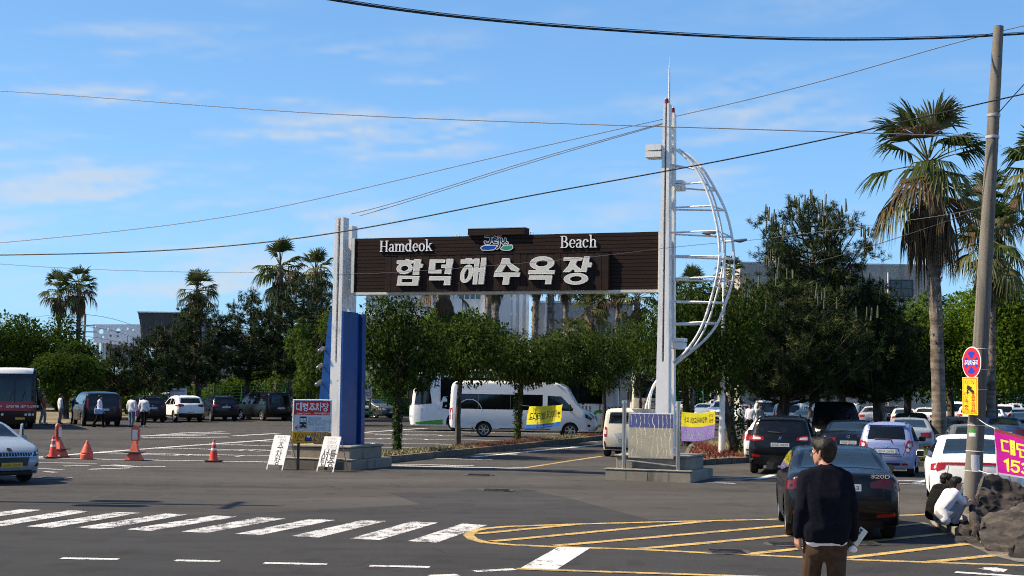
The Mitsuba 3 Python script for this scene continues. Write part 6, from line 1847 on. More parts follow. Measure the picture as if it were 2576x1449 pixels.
D(k, sbox(-.21, -.055, .21, .055), .009, 'sign_blue', 'lettering_band'); D(k, centred(text('주정차금지', .092, .03), 0, 0), .012, 'sign_white', 'lettering')
o = at(2440, 996, 29.2)
k = thing('camera_warning_sign', 'tall yellow camera warning sign under the round sign', 'sign')
M = upframe(o, SF)
part(k, 'panel', stand(slab(sbox(-.25, -.36, .25, .36).buffer(.015), .012), (0, 0, -.012), (1, 0, 0), (0, 1, 0)), 'sign_bright_yellow', False, M)
D(k, sbox(-.235, -.345, .235, .345).difference(sbox(-.225, -.335, .225, .335)), .003, 'ink_maroon', 'border')
D(k, centred(affinity.scale(text('CCTV', .10, .0), 1.25, .9), 0, .265), .003, 'ink_maroon', 'lettering')
D(k, shapely.union_all([affinity.rotate(sbox(-.10, .10, .06, .19), -20, origin=(0, .14)), affinity.rotate(sbox(.02, .06, .14, .12), -20), sbox(-.10, .05, -.05, .12), sbox(-.13, .05, -.02, .07)]), .003, 'ink_black', 'camera_symbol')
for i, c in enumerate('단속중'): D(k, centred(affinity.scale(text(c, .12, .02), 1.2, .8), -.12, .02 - .125 * i), .003, 'ink_maroon', 'lettering')
for i, c in enumerate('불법주정차'): D(k, centred(affinity.scale(text(c, .10, .03), 1.25, .8), .11, .03 - .078 * i), .003, 'ink_red', 'lettering')
D(k, centred(text('07:30-22:00', .07, .0), 0, -.30), .003, 'ink_red', 'small_lettering')


def banner(key, TL, TR, BR, BL, bands, texts, sag=.05, seed=1, border=None, ropes=()):
    """A cloth hung between four corners. bands: (from, to, material) in height; texts: (string, u, v, height, width, material, mirrored)."""
    TL, TR, BR, BL = (np.asarray(p, float) for p in (TL, TR, BR, BL))
    nrm = unit(np.cross(TR - TL, TL - BL))

    def S(u, v):
        u, v = np.asarray(u, float)[..., None], np.asarray(v, float)[..., None]
        p = (BL * (1 - u) + BR * u) * (1 - v) + (TL * (1 - u) + TR * u) * v
        q = np.sin(u * 17 + seed) * .5 + np.sin(u * 7.3 + v * 2.5 + seed * 2) + .4 * np.sin(v * 9 + u * 4)
        return p + nrm * q * .022 - np.array([0, 0, 1.0]) * 4 * sag * u * (1 - u)
    for v0, v1, m in bands:
        nu, nv = 40, max(2, int((v1 - v0) * 16))
        uu, vv = np.meshgrid(np.linspace(0, 1, nu), np.linspace(v0, v1, nv))
        i, j = np.meshgrid(np.arange(nv - 1), np.arange(nu - 1), indexing='ij')
        a = (i * nu + j).ravel()
        f = np.vstack([np.c_[a, a + 1, a + nu + 1], np.c_[a, a + nu + 1, a + nu]])
        part(key, 'cloth_band', trimesh.Trimesh(S(uu.ravel(), vv.ravel()), f, process=False), m, True)
    for s_, u, v, h, w, m, mir in texts:
        g = text(s_, 1, .035); b = g.bounds
        g = affinity.scale(g, w / (b[2] - b[0]) * (-1 if mir else 1), h / (b[3] - b[1]), origin=(0, 0)); g = centred(g, u, v)
        for q in getattr(g, 'geoms', [g]):
            if q.area > 1e-8: pass
        vv, ff = [], []
        for q in getattr(g, 'geoms', [g]):
            p, t = patch(q, .05); ff.append(t + sum(len(x) for x in vv)); vv.append(p)
        p, t = np.vstack(vv), np.vstack(ff)
        part(key, 'lettering', trimesh.Trimesh(S(p[:, 0], p[:, 1]) + nrm * .006, t, process=False), m, False)
    for a, b in ropes: part(key, 'rope', tube([a, (np.asarray(a) + b) / 2 - (0, 0, .02), b], .006, 5), 'rope_white', 30)


Yb = 62.0
k = thing('yellow_banner', 'yellow and blue price banner strung between two tree trunks', 'banner')
c = [at(1330, 1021.5, 61), at(1413.5, 1018, 66), at(1411, 1070, 66), at(1323, 1078.5, 61)]
banner(k, *c, [(.18, 1, 'banner_yellow'), (0, .18, 'banner_blue')], [('도다리회', .26, .55, .36, .42, 'ink_black', 0), ('30,000', .70, .58, .38, .34, 'ink_red', 0), ('원', .92, .55, .30, .08, 'ink_red', 0), ('중소', .495, .55, .34, .05, 'ink_red', 0), ('도다리 세꼬시', .35, .88, .10, .4, 'letter_yellow', 0), ('064-783-5588 식당', .5, .09, .10, .78, 'sign_white', 0)], .03, 2,
       ropes=((c[0], at(1310, 1018, 61)), (c[3], at(1308, 1082, 61)), (c[1], at(1416, 1016, 67))))
k = thing('violet_banner', 'yellow and violet banner seen from the back beside the lamp post', 'banner')
c = [at(1715, 1035.5, 51), at(1799.5, 1033.5, 53), at(1798.5, 1100.5, 53), at(1716, 1109, 51)]
banner(k, *c, [(.50, 1, 'banner_yellow'), (0, .50, 'banner_violet')], [('횟집에서드립니다', .42, .73, .22, .70, 'ink_black', 1), ('상가', .88, .86, .14, .12, 'ink_red', 1), ('분양', .88, .66, .14, .12, 'ink_red', 1), ('585-9088', .34, .22, .30, .56, 'sign_white', 1), ('064', .66, .18, .2, .12, 'sign_white', 1), ('함덕항', .86, .30, .14, .2, 'sign_white', 1), ('식당', .86, .12, .14, .2, 'sign_white', 1)], .06, 5,
       ropes=((c[1], at(1812, 1035, 53.5)), (c[2], at(1811, 1098, 53.5)), (c[0], at(1704, 1028, 50.5))))
k = thing('pink_banner', 'bright pink banner with yellow lettering tied to the utility pole', 'banner')
c = [at(2503, 1078, 27.5), at(2760, 1150, 26), at(2760, 1230, 26), at(2510, 1193, 27.5)]
banner(k, *c, [(.93, 1, 'ink_maroon'), (.04, .93, 'banner_pink'), (0, .04, 'banner_edge')], [('대단지분양', .45, .66, .36, .78, 'letter_yellow', 0), ('153세대', .40, .27, .36, .66, 'letter_yellow', 0)], .0, 3,
       ropes=((c[0], at(2458, 1052, 29.3)), (c[3], at(2462, 1184, 29.3))))
part(k, 'hem', tube([c[0], c[3]], .018, 6), 'banner_edge', 30)

# lamp post
o = G(1815, 1150); t = at(1823, 600, o[1])
k = thing('street_lamp', 'white lamp post with twin lamp arms behind the sail', 'street lamp')
part(k, 'post', tube([o, o + (t - o) * .42, o + (t - o) * .421, t], [.115, .10, .07, .055], 14), 'steel_white', 40)
part(k, 'bracket', lathe([(.13, 0), (.13, .1), (.10, .12)], 14, o), 'steel_white', 40)
for px, py, w in ((1783, 587, 1), (1861, 605, 1)):
    e = at(px, py, o[1] + (.3 if px < 1800 else -.6))
    a = part(k, 'arm', tube([t - (0, 0, .1), t * .4 + e * .6 + (0, 0, -.05), e], .028, 7), 'steel_white', 40)
    part(k, 'lamp_head', manifold_hull([(e[0] - .22, e[1], e[2], .03), (e[0] + .22, e[1], e[2] + .03, .05), (e[0], e[1], e[2] - .02, .07)]), 'lamp_grey', 30)

# lava rocks
def rock(name, label, pts, rough, seed):
    """A lava block: a hull with blunt edges, pitted and broken by noise."""
    r = rng(seed)
    m = manifold3d.Manifold.hull_points(np.asarray(pts, float))
    c0 = np.asarray(pts, float).mean(0)
    for _ in range(16):
        q = unit(r.normal(size=3)); q[2] = abs(q[2]) * .8; q = unit(q)
        sup = ((np.asarray(pts, float)) @ q).max()
        m = m.trim_by_plane((-q).tolist(), float(-(sup - (.05 + .13 * r.random()) * (sup - c0 @ q))))
    m = m.refine_to_length(.045).to_mesh()
    t = trimesh.Trimesh(m.vert_properties[:, :3], m.tri_verts, process=True)
    v, n = t.vertices.copy(), t.vertex_normals
    ridge = np.abs(meshkit.fbm(v * 1.5, 3, seed) - .5) * 2
    d = (ridge - .25) * rough * .7 + (meshkit.fbm(v * 6, 4, seed + 3) - .5) * rough * 1.2 - np.clip(meshkit.fbm(v * 3.0, 3, seed + 8) - .55, 0, 1) * rough * 5 + (meshkit.fbm(v * 20, 2, seed) - .5) * rough * .55
    t.vertices = v + n * d[:, None]
    put(thing(name, label, 'rock'), t, 'rock', 32)


R3 = lambda L: [at(px, py, Y) for px, py, Y in L]
rock('lava_boulder', 'tall rough lava boulder behind, leaning against the utility pole', R3([(2462, 1196, 26.4), (2498, 1188, 26.5), (2526, 1200, 26.5), (2556, 1232, 26.6), (2640, 1262, 26.6), (2700, 1285, 27), (2448, 1250, 26.0), (2450, 1296, 25.8), (2452, 1350, 25.2), (2640, 1330, 26), (2500, 1210, 27.6), (2640, 1290, 27.8), (2462, 1300, 27.6)]), .09, 21)
rock('lava_boulder', 'broad smooth faced lava boulder in front of the tall one', R3([(2466, 1300, 23.6), (2530, 1284, 23.8), (2590, 1262, 24), (2690, 1252, 24.2), (2462, 1340, 22.8), (2474, 1380, 22.2), (2512, 1398, 22), (2548, 1392, 22.1), (2600, 1330, 22.8), (2690, 1310, 23.2), (2530, 1330, 25.0), (2680, 1300, 25.2), (2470, 1340, 24.6)]), .06, 22)
rock('lava_boulder', 'low dark lava boulder at the right edge by the road', R3([(2532, 1368, 21.7), (2556, 1350, 21.8), (2600, 1336, 22.0), (2690, 1326, 22.2), (2528, 1398, 21.5), (2548, 1410, 21.4), (2620, 1414, 21.3), (2700, 1414, 21.4), (2600, 1375, 22.5)]), .06, 23)
rock('lava_boulder', 'small brown lava boulder beside the seated pair', R3([(2406, 1336, 24.4), (2414, 1314, 24.8), (2430, 1302, 25.0), (2446, 1310, 25.0), (2420, 1348, 24.1), (2440, 1356, 24.0), (2452, 1345, 24.4), (2440, 1322, 25.4)]), .05, 24)
rock('lava_boulder', 'upright lava slab edge against the foot of the utility pole', R3([(2436, 1262, 25.4), (2452, 1250, 25.6), (2462, 1290, 25.2), (2438, 1330, 24.8), (2460, 1372, 23.6), (2470, 1340, 24.2), (2440, 1300, 25.8)]), .05, 26)
rock('rubble_stone', 'pale flat rubble stone under the small boulder', R3([(2415, 1352, 24), (2470, 1374, 23), (2475, 1385, 22.6), (2440, 1368, 23.4), (2455, 1352, 23.8), (2430, 1345, 24.2)]), .03, 25)


# ================================================================ VEHICLES
def gx(px, py): return G(px, py)[:2]


PK = 'cars parked in the right hand lot'
LK = 'vehicles parked in the row along the green fence'
car('sedan', *gx(2124, 1364), 8, 'black sedan with red tail lamps just beyond the walking man', 'car', 'bmw')
car('suv', *gx(1962, 1195), 13, 'black compact SUV with white plate and red tail lamps', 'car', 'tucson')
car('hatchback', *gx(2229, 1199), 18, 'lilac blue small hatchback with black rear window', 'car', 'hatch')
car('sedan', *gx(2462, 1287), 14, 'white sedan with full width red lamp bar behind the utility pole', 'car', 'grandeur')
car('sedan', *gx(2134, 1176), 16, 'dark navy sedan between the black SUV and the lilac hatchback', 'car', 'audi')
car('sedan', *gx(1936, 1166), 16, 'silver white sedan mostly hidden behind the black SUV, lit tail lamp', 'car', 'sedan', 'paint_white')
car('van', *gx(2106, 1140), 190, 'black van with tall dark windscreen facing the camera', 'van', 'starex', 'paint_black', from_rear=False, scale=1.04)
car('sedan', *gx(2288, 1152), 15, 'silver sedan parked behind the lilac hatchback, half hidden by the palm', 'car', 'sedan', 'paint_taxi')
car('sedan', *gx(2462, 1196), 14, 'grey sedan parked nose-in just behind the white sedan', 'car', 'sedan', 'paint_grey')
car('sedan', *gx(2415, 1142), 195, 'black sedan with big dark windscreen facing out by the palm trunk', 'car', 'audi', 'paint_black', from_rear=False)
car('sedan', *gx(2530, 1137), 14, 'blue grey sedan behind the pink banner', 'car', 'sedan', 'paint_blue')
car('van', *gx(2400, 1077), 16, 'white van with dark rear window seen past the palm trunk', 'van', 'starex', 'paint_white')
car('van', *gx(2523, 1079), 16, 'white van with sloping rear window, second from the right edge', 'van', 'carnival', 'paint_white')
car('sedan', *gx(2585, 1103), 14, 'black sedan roof cut by the right edge of the view', 'car', 'audi', 'paint_black')
car('sedan', *gx(2275, 1084), 15, 'beige grey sedan roof above the lilac hatchback', 'car', 'sedan', 'paint_cream')
car('sedan', *gx(2292, 1115), 15, 'black sedan roof behind the silver sedan', 'car', 'audi', 'paint_black')
car('sedan', *gx(2196, 1072), 15, 'white sedan roof just past the thick pine trunk', 'car', 'sedan', 'paint_white')
car('sedan', *gx(2222, 1062), 15, 'dark blue sedan by the slim white post', 'car', 'sedan', 'paint_blue')
car('sedan', *gx(2030, 1098), 15, 'dark sedan with lit red brake lamp behind the SUV roof', 'car', 'sedan', 'paint_graphite')
car('van', *gx(1930, 1088), 20, 'white van parked beside the thick pine trunk', 'van', 'starex', 'paint_white')
car('van', *gx(1982, 1090), 18, 'white van showing between two pine trunks', 'van', 'carnival', 'paint_white')
car('sedan', *gx(1872, 1069), 196, 'white sedan facing out behind the standing group', 'car', 'sedan', 'paint_white', from_rear=False)
car('suv', *gx(1813, 1063), 192, 'white SUV facing out just right of the lamp post', 'car', 'suv', from_rear=False)
car('sedan', *gx(1755, 1060), 205, 'pale blue sedan facing out above the violet banner', 'car', 'sedan', 'paint_taxi', from_rear=False)
car('sedan', *gx(1778, 1047), 205, 'second pale sedan behind the one above the violet banner', 'car', 'sedan', 'paint_silver', from_rear=False)
FL = 'small parked car glimpsed between the pine trunks at the back of the car park'
FP = ['paint_white', 'paint_silver', 'paint_white', 'paint_black', 'paint_blue', 'paint_white', 'paint_grey', 'paint_white', 'paint_cream', 'paint_white', 'paint_silver', 'paint_black', 'paint_white', 'paint_white']
ORD = 'first second third fourth fifth sixth seventh eighth ninth tenth eleventh twelfth thirteenth fourteenth'.split()
for row, pxs, y0_ in (('farthest', (1742, 1800, 1850, 1905, 1960, 2050, 2100, 2150, 2205, 2260, 2310, 2420, 2480, 2550), 1044), ('middle', (2055, 2125, 2190, 2256, 2325, 2440, 2500, 2565), 1066)):
    for i, px in enumerate(pxs):
        mdl = ('sedan', 'suv', 'sedan', 'crossover')[i % 4]; pc = FP[(i + len(pxs)) % 14]
        car('distant_car', *gx(px, y0_ + .014 * (px - 1700) + (i % 3) * 2), 20 + 5 * (i % 2), '%s %s, %s from the left in the %s row behind the pines' % (pc[6:], {'sedan': 'sedan', 'suv': 'SUV', 'crossover': 'crossover'}[mdl], ORD[i], row), 'car', mdl, pc, 'cars at the back of the car park', from_rear=bool(i % 3))
# entrance lane
car('boxy_car', *gx(1568, 1150), 13, 'cream boxy small car driving in beside the map board', 'car', 'boxcar')
# taxi at the left edge
tk = car('taxi', *gx(27, 1219), 136, 'silver taxi with yellow plate at the left edge, driver door open', 'taxi', 'taxi', from_rear=False, scale=.96)
TM = frame(*gx(27, 1219), 0, 136, .96) @ np.array(T().translate([-4.85, 0, 0]).matrix, float)
DM = TM @ np.array(T().translate([3.42, .90, 0]).rotate([0, 0, 1], -30).matrix, float)
dr_ = Polygon([(-1.0, .32), (-1.02, .98), (-.55, 1.38), (-.30, 1.36), (0, 1.02), (0, .32)])
wn = Polygon([(-.95, 1.0), (-.54, 1.33), (-.32, 1.31), (-.06, 1.0)])
k = part(tk, 'open_door', stand(slab(dr_.difference(wn), .05), (0, 0, 0), (1, 0, 0), (0, 0, 1)), 'paint_taxi', False, DM)
part(k, 'door_glass', stand(slab(wn, .008), (0, -.02, 0), (1, 0, 0), (0, 0, 1)), 'glass_tint', False, DM)
# the row along the fence on the left
car('van', *gx(260, 1073), -25, 'black van parked at the near end of the fence row', 'van', 'carnival', group=None, scale=1.06)
car('suv', *gx(352, 1040), 55, 'white SUV parked side-on behind the black crossover', 'car', 'suv')
car('crossover_car', *gx(383, 1063), -24, 'dark navy crossover behind the people in white shirts', 'car', 'crossover')
car('suv', *gx(480, 1062), -27, 'white SUV in the middle of the fence row', 'car', 'sportage')
car('suv', *gx(569, 1060), -25, 'dark SUV with silver bumper trim right of the white one', 'car', 'seltos')
car('van', *gx(706, 1059), -37, 'long dark van turned away beside the red and white sign', 'van', 'starex', 'paint_black')
car('sedan', *gx(778, 1052), 148, 'silver car peeping out above the large vehicle sign', 'car', 'suv', 'paint_silver', from_rear=False)
car('sedan', *gx(918, 1051), 148, 'pale blue grey sedan facing out just right of the blue fin', 'car', 'sedan', 'paint_taxi', from_rear=False)
car('sedan', *gx(985, 1052), 132, 'grey sedan half hidden by the first ivy covered tree', 'car', 'sedan', 'paint_grey', from_rear=False)
q = at(946, 1000, 132); car('suv', q[0], q[1], -82, 'white SUV on higher ground behind the fence', 'car', 'suv', from_rear=False, z=q[2])
q = at(438, 1000, 150); car('van', q[0], q[1], 200, 'dark grey van beyond the fence among dry grass', 'van', 'starex', 'paint_graphite', from_rear=False, z=q[2])
q = at(560, 1003, 140); car('sedan', q[0], q[1], 80, 'white car roof showing in the dry grass beyond the fence', 'car', 'sedan', 'paint_white', z=q[2] - .6)
k = thing('grass_bank', 'low grassy bank that carries the car behind the fence', kind='structure')
q0, q1 = at(880, 1000, 128), at(1040, 1000, 128)
put(k, cat([prism(q0[0], q1[0] + 6, q0[0], q1[0] + 6, q0[1], q0[1] + 14, -.1, q0[2]), prism(-45, -20, -44, -21, 138, 160, -.1, 1.0)]), 'earth')
# minibus and coaches
q = gx(1131, 1096); car('minibus', q[0], q[1] , 91, 'white high roof minibus with dark windows seen from the side', 'minibus', 'sprinter')


def coach_thing(name, label, x, y, heading, paint, lower, scale=1.0, nose=True, more=None):
    kit, s = coach(paint, lower)
    if more: more(kit, s)
    key = thing(name, label, 'bus')
    M = frame(x, y, 0, heading, scale)
    if nose: M = M @ np.array(T().translate([-11.8, 0, 0]).matrix, float)
    kit_place(kit, key, M)


def red_bus(kit, s):
    K(kit, 'red_band', s.onend(sbox(-1.14, 1.0, 1.14, 1.52), False, .018, .2), 'paint_red')
    for sg in (1, -1): K(kit, 'side_band', s.onside(sbox(.2, .9, 11.6, 1.5), sg, .010, .5), 'paint_red')
    X = s.onend(sbox(-.1, 1.2, .1, 1.3), False, .03).vertices[:, 0].max() + .012
    on = lambda nm, t, y, z, sz, m: K(kit, nm, stand(flat(centred(text(t, sz, .03), y, z)), (X, 0, 0), (0, 1, 0), (0, 0, 1)), m, False)
    on('lettering', 'EASTAR JET', .1, 1.26, .17, 'sign_white'); on('lettering', '이스타항공', .98, 1.26, .13, 'sign_white'); on('small_lettering', '전세', -.78, 1.26, .1, 'sign_white')
    K(kit, 'visor', s.between((11.2, 3.36), (11.50, 3.04), .05, .04), 'paint_white')
    K(kit, 'destination_card', box(X - .20, X - .19, -.70, -.22, 1.68, 1.84), 'sign_white', False)
    K(kit, 'front_plate', box(X - .01, X + .005, .06, .58, .52, .64), 'plate_yellow', False)
    for sg in (-.3, .35): K(kit, 'wiper', tube([(X - .02, sg, 1.52), (X - .10, sg + .22, 2.1)], .018, 5), 'trim_black')
    K(kit, 'windscreen_post', s.onend(sbox(-.03, 1.45, .03, 2.9), False, .03), 'trim_black')


coach_thing('coach', 'red and black coach with white roof front at the left edge', *gx(34, 1079), 158, 'paint_black', 'paint_black', .90, True, red_bus)
scene_black = [k for k in scene if k.startswith('coach__body')]


def tour_bus(kit, s):
    for sg in (1, -1):
        K(kit, 'green_stripe', s.onside(Polygon([(9.9, .34), (11.55, .34), (11.6, .46), (9.9, .62)]), sg, .012, .3), 'paint_green')
        K(kit, 'grey_sweep', s.onside(Polygon([(9.7, 1.35), (10.2, 1.1), (9.9, 1.9), (9.65, 1.9)]), sg, .012, .3), 'sign_grey')
        K(kit, 'white_pillar', s.onside(Polygon([(10.05, 1.4), (10.5, 1.4), (10.75, 3.1), (10.3, 3.1)]), sg, .02, .3), 'paint_white')
        K(kit, 'dark_wedge', s.onside(Polygon([(7.9, 1.62), (9.9, 1.62), (9.95, 1.25), (9.6, 1.2)]), sg, .014, .3), 'glass_dark')
    Y = 2.49 / 2 + .012
    on = lambda nm, g, m: K(kit, nm, stand(flat(g), (0, Y, 0), (-1, 0, 0), (0, 0, 1)), m, False)
    on('lettering', centred(text('GRANBIRD', .19, .01, .12), -9.0, 1.47), 'sign_white')
    x = -2.9
    for c, g in serif('Jeju Tour', .55): on('lettering', affinity.translate(g, x, 1.10), 'ink_black')
    on('green_ring', ring(-1.15, .80, .48, .50, .16), 'paint_green')
    K(kit, 'tail_panel', s.onside(Polygon([(.12, .9), (.12, 3.0), (.4, 3.05), (.4, .9)]), 1, .012, .3), 'sign_grey')


coach_thing('coach', 'white coach with green stripe parked side-on behind the minibus', *gx(1030, 1081), -91, 'paint_white', None, 1.0, True, tour_bus)


def tail_text(kit, s):
    X = s.onend(sbox(-.1, 1.2, .1, 1.3), True, .03).vertices[:, 0].min() - .012
    on = lambda t, y, z, sz: K(kit, 'lettering', stand(flat(centred(text(t, sz, .03), -y, z)), (X, 0, 0), (0, -1, 0), (0, 0, 1)), 'ink_maroon', False)
    on('(주)건일교육', -.25, 1.62, .30); on('동양관광', 0.1, 1.20, .22)
    K(kit, 'large_rear_window', s.onend(sbox(-1.08, 1.95, 1.08, 3.0), True, .014, .2), 'glass_dark')


coach_thing('coach', 'white coach seen from behind, next to the mast', *gx(1637, 1078), 4, 'paint_cream', None, 1.0, False, tail_text)

# ================================================================ BUILDINGS
BX = lambda x0, x1, y0, y1, z0, z1: box(x0, x1, y0, y1, z0, z1)


def window(k, x0, x1, y, z0, z1, m='window_dark', mullions=1, fr='plaster_pale', rows=0):
    w = part(k, 'window', BX(x0, x1, y - .02, y + .1, z0, z1), m)
    t = .09
    part(w, 'frame', cat([BX(x0 - t, x1 + t, y - .09, y + .05, z0 - t, z0), BX(x0 - t, x1 + t, y - .09, y + .05, z1, z1 + t), BX(x0 - t, x0, y - .085, y + .05, z0, z1), BX(x1, x1 + t, y - .085, y + .05, z0, z1)] +
         [BX(x0 + (x1 - x0) * (i + 1) / (mullions + 1) - .04, x0 + (x1 - x0) * (i + 1) / (mullions + 1) + .04, y - .08, y, z0, z1) for i in range(mullions)] + [BX(x0, x1, y - .07, y, (z0 + z1) / 2 - .04, (z0 + z1) / 2 + .04)] * rows), fr)


# white hotel behind the sign
Y = 140
xa, xb, zt_ = at(921, 735, Y)[0], at(1331, 735, Y)[0], at(1100, 652, Y)[2]
k = thing('hotel', 'white plastered hotel block behind the name board', 'building')
part(k, 'wall', BX(xa, xb - 4.2, Y, Y + 16, 0, zt_), 'plaster_white')
part(k, 'parapet', BX(xa - .15, xb - 4.1, Y - .15, Y + 16.1, zt_, zt_ + .5), 'plaster_white')
part(k, 'stair_tower', BX(xb - 4.0, xb, Y - 1.2, Y + 14, 0, zt_ - .6), 'plaster_pale')
for i in range(3): part(k, 'pilaster', BX(xb - 1.55 + i * .62, xb - 1.25 + i * .62, Y - 1.4, Y - 1.19, 0, zt_ - .6), 'plaster_white')
for px0, px1, py0, py1, m in ((1155, 1210, 700, 752, 'window_blue'), (1165, 1210, 803, 850, 'window_dark'), (1055, 1085, 798, 830, 'window_dark'), (985, 1010, 803, 830, 'window_dark'), (960, 1000, 690, 730, 'window_blue')):
    a, b = at(px0, py1, Y), at(px1, py0, Y)
    window(k, a[0], b[0], Y, a[2], b[2], m, 3, 'plaster_white', 1 if m == 'window_blue' else 0)
for px0, px1, py in ((1283, 1327, 752), (1283, 1327, 790), (1283, 1327, 833)):
    a, b = at(px0, py, Y - 1.2), at(px1, py, Y - 1.2); part(k, 'moulding', BX(a[0], b[0] - 1.0, Y - 1.32, Y - 1.2, a[2] - .1, a[2] + .12), 'plaster_white')
a = at(1268, 830, Y - 1.2); part(k, 'balcony', cat([BX(a[0], a[0] + 1.2, Y - 2.2, Y - 1.2, a[2] - 2, a[2] - .9)] + [BX(a[0] + i * .12, a[0] + i * .12 + .03, Y - 2.24, Y - 2.2, a[2] - .9, a[2] + .1) for i in range(11)]), 'metal_dark')
part(k, 'drain_pipe', cat([cyl((xb - 3.85, Y - 1.3, 0), (xb - 3.85, Y - 1.3, zt_ - 1), .09, 8)]), 'plaster_white')
part(k, 'ledge', BX(xa, xb - 4.1, Y - .25, Y, at(1100, 797, Y)[2] - .15, at(1100, 797, Y)[2] + .1), 'plaster_white')
# grey building right of it
Y = 133
xa, xb, zt_ = at(1344, 770, Y)[0], at(1592, 770, Y)[0], at(1450, 763, Y)[2]
k = thing('grey_building', 'grey rendered building behind the palms, left of the mast', 'building')
part(k, 'wall', BX(xa, xb, Y, Y + 14, 0, zt_), 'plaster_grey'); part(k, 'parapet', BX(xa - .1, xb + .1, Y - .1, Y + 14, zt_, zt_ + .18), 'plaster_pale')
part(k, 'duct', cat([BX(xa + 1.0, xa + 1.35, Y - .5, Y, zt_ - 4.0, zt_ + .5)]), 'galvanised'); part(k, 'roof_unit', BX(xa + 4.2, xa + 5.5, Y + 2, Y + 3, zt_ + .18, zt_ + .75), 'metal_dark')
for px0, px1, py0, py1 in ((1526, 1552, 826, 842), (1402, 1420, 826, 846)):
    a, b = at(px0, py1, Y), at(px1, py0, Y); window(k, a[0], b[0], Y, a[2], b[2], 'window_dark', 1)
# grey building on the right
Y = 120
xa, xb, zt_ = at(1862, 664, Y)[0], at(2345, 664, Y)[0], at(2200, 667, Y)[2]
k = thing('concrete_building', 'long grey concrete building behind the tall pine', 'building')
part(k, 'wall', BX(xa, xb, Y, Y + 15, 0, zt_), 'plaster_beige'); part(k, 'parapet', BX(xa - .1, xb + .1, Y - .08, Y + 15, zt_, zt_ + .12), 'plaster_pale')
a, b = at(1951, 640, Y + 3), at(2016, 640, Y + 3); part(k, 'roof_tower', BX(a[0], b[0], Y + 3, Y + 8, zt_, at(1980, 628, Y)[2]), 'plaster_beige')
for px0, px1, py0, py1 in ((2241, 2294, 707, 744),):
    a, b = at(px0, py1, Y), at(px1, py0, Y); window(k, a[0], b[0], Y, a[2], b[2], 'window_dark', 1, 'metal_dark', 1)
part(k, 'drain_pipe', cyl((at(2233, 700, Y)[0], Y - .1, 0), (at(2233, 700, Y)[0], Y - .1, zt_ - .6), .08, 8), 'plaster_pale')
part(k, 'vent', cat([BX(at(px, 700, Y)[0], at(px, 700, Y)[0] + .14, Y - .06, Y, zt_ - z, zt_ - z + 1.2) for px, z in ((1968, 1.6), (2045, 2.2), (2100, 2.0))]), 'metal_dark')
a = at(2074, 655, Y + 6)
k = thing('antenna_mast', 'slender mobile phone antenna mast on the roof behind the pine', 'antenna')
an = [cyl((a[0], a[1], a[2] - 2), (a[0], a[1], a[2] + 6.1), .05, 6, .02)]
for i in range(6):
    t = i * math.pi / 3; x, y = a[0] + .42 * math.cos(t), a[1] + .42 * math.sin(t)
    an += [box(x - .07, x + .07, y - .05, y + .05, a[2] + 2.6 + .3 * (i % 2), a[2] + 4.3 + .3 * (i % 2)), cyl((a[0], a[1], a[2] + 3), (x, y, a[2] + 3.2), .025, 5)]
an += [box(a[0] - .45, a[0] + .45, a[1] - .45, a[1] + .45, a[2] + z, a[2] + z + .06) for z in (1.2, 2.3)]
part(k, 'mast', cat(an), 'galvanised')
# pavilion on the left: perforated white screen and a dark metal roof
Y = 150
a, b, c_, d_ = at(236, 816, Y), at(356, 816, Y), at(356, 872, Y), at(238, 862, Y)
k = thing('pavilion', 'low building with perforated white screen and dark metal clad roof', 'building')
scr = Polygon([(a[0], a[2]), (b[0], b[2]), (c_[0], c_[2]), (d_[0], d_[2])])
sc = lambda px, py: tuple(at(px, py, Y)[[0, 2]])
hol = [Point(*sc(x * .17391 , 798.6 + y * .17391)).buffer(rr) for x, y, rr in ((1470, 205, .27), (1717, 195, .27), (1567, 172, .13), (1497, 285, .14), (1610, 266, .14), (1712, 272, .13), (1484, 380, .14), (1556, 385, .14), (1610, 357, .14), (1684, 407, .14), (1740, 365, .16), (1850, 165, .13), (1930, 180, .12), (1385, 135, .12))]
part(k, 'screen', stand(slab(scr.difference(shapely.union_all(hol)), .3), (0, Y, 0), (1, 0, 0), (0, 0, 1)), 'perforated_white')
part(k, 'screen_backing', BX(a[0] + .8, c_[0], Y + 1.2, Y + 1.4, d_[2] - 2, d_[2] + 1.25), 'plaster_grey')
for px in (244, 256, 262): x = at(px, 880, Y)[0]; part(k, 'column', BX(x - .1, x + .1, Y + .1, Y + .4, 0, d_[2] + .1), 'plaster_pale')
rf = [(350, 787), (470, 787), (830, 835), (830, 905), (372, 905), (361, 850)]
part(k, 'roof', stand(slab(Polygon([sc(*p) for p in rf[:2]] + [sc(520, 870), sc(366, 870)]), 9), (0, Y + 8.5, 0), (1, 0, 0), (0, 0, 1)), 'metal_dark')
e0, e1 = at(351, 787, Y), at(478, 787, Y)
part(k, 'roof_edge', BX(e0[0] - .1, e1[0], Y - .65, Y + 8.6, e0[2], e0[2] + .12), 'plaster_pale')
for i in range(12):
    x = e0[0] + .25 + i * (e1[0] - e0[0] - .3) / 12; part(k, 'seam', cat([tube([(x, Y - .52, e0[2]), (x + .35, Y - .52, e0[2] - 3.2)], .035, 4)]), 'metal_dark')
x0, x1 = at(380, 900, Y)[0], at(830, 900, Y)[0]
part(k, 'wall', cat([BX(x0, x1, Y + 1, Y + 8, 0, at(600, 872, Y)[2]), BX(at(560, 900, Y)[0], x1, Y - 1, Y + 6, 0, at(600, 850, Y)[2])]), 'plaster_beige')
k = thing('shed', 'small white gabled shed beyond the fence', 'building')
a = at(402, 1000, 138); w = at(455, 1000, 138)[0] - a[0]
part(k, 'wall', BX(a[0], a[0] + w * .7, 138, 142, 0, at(420, 938, 138)[2]), 'plaster_white')
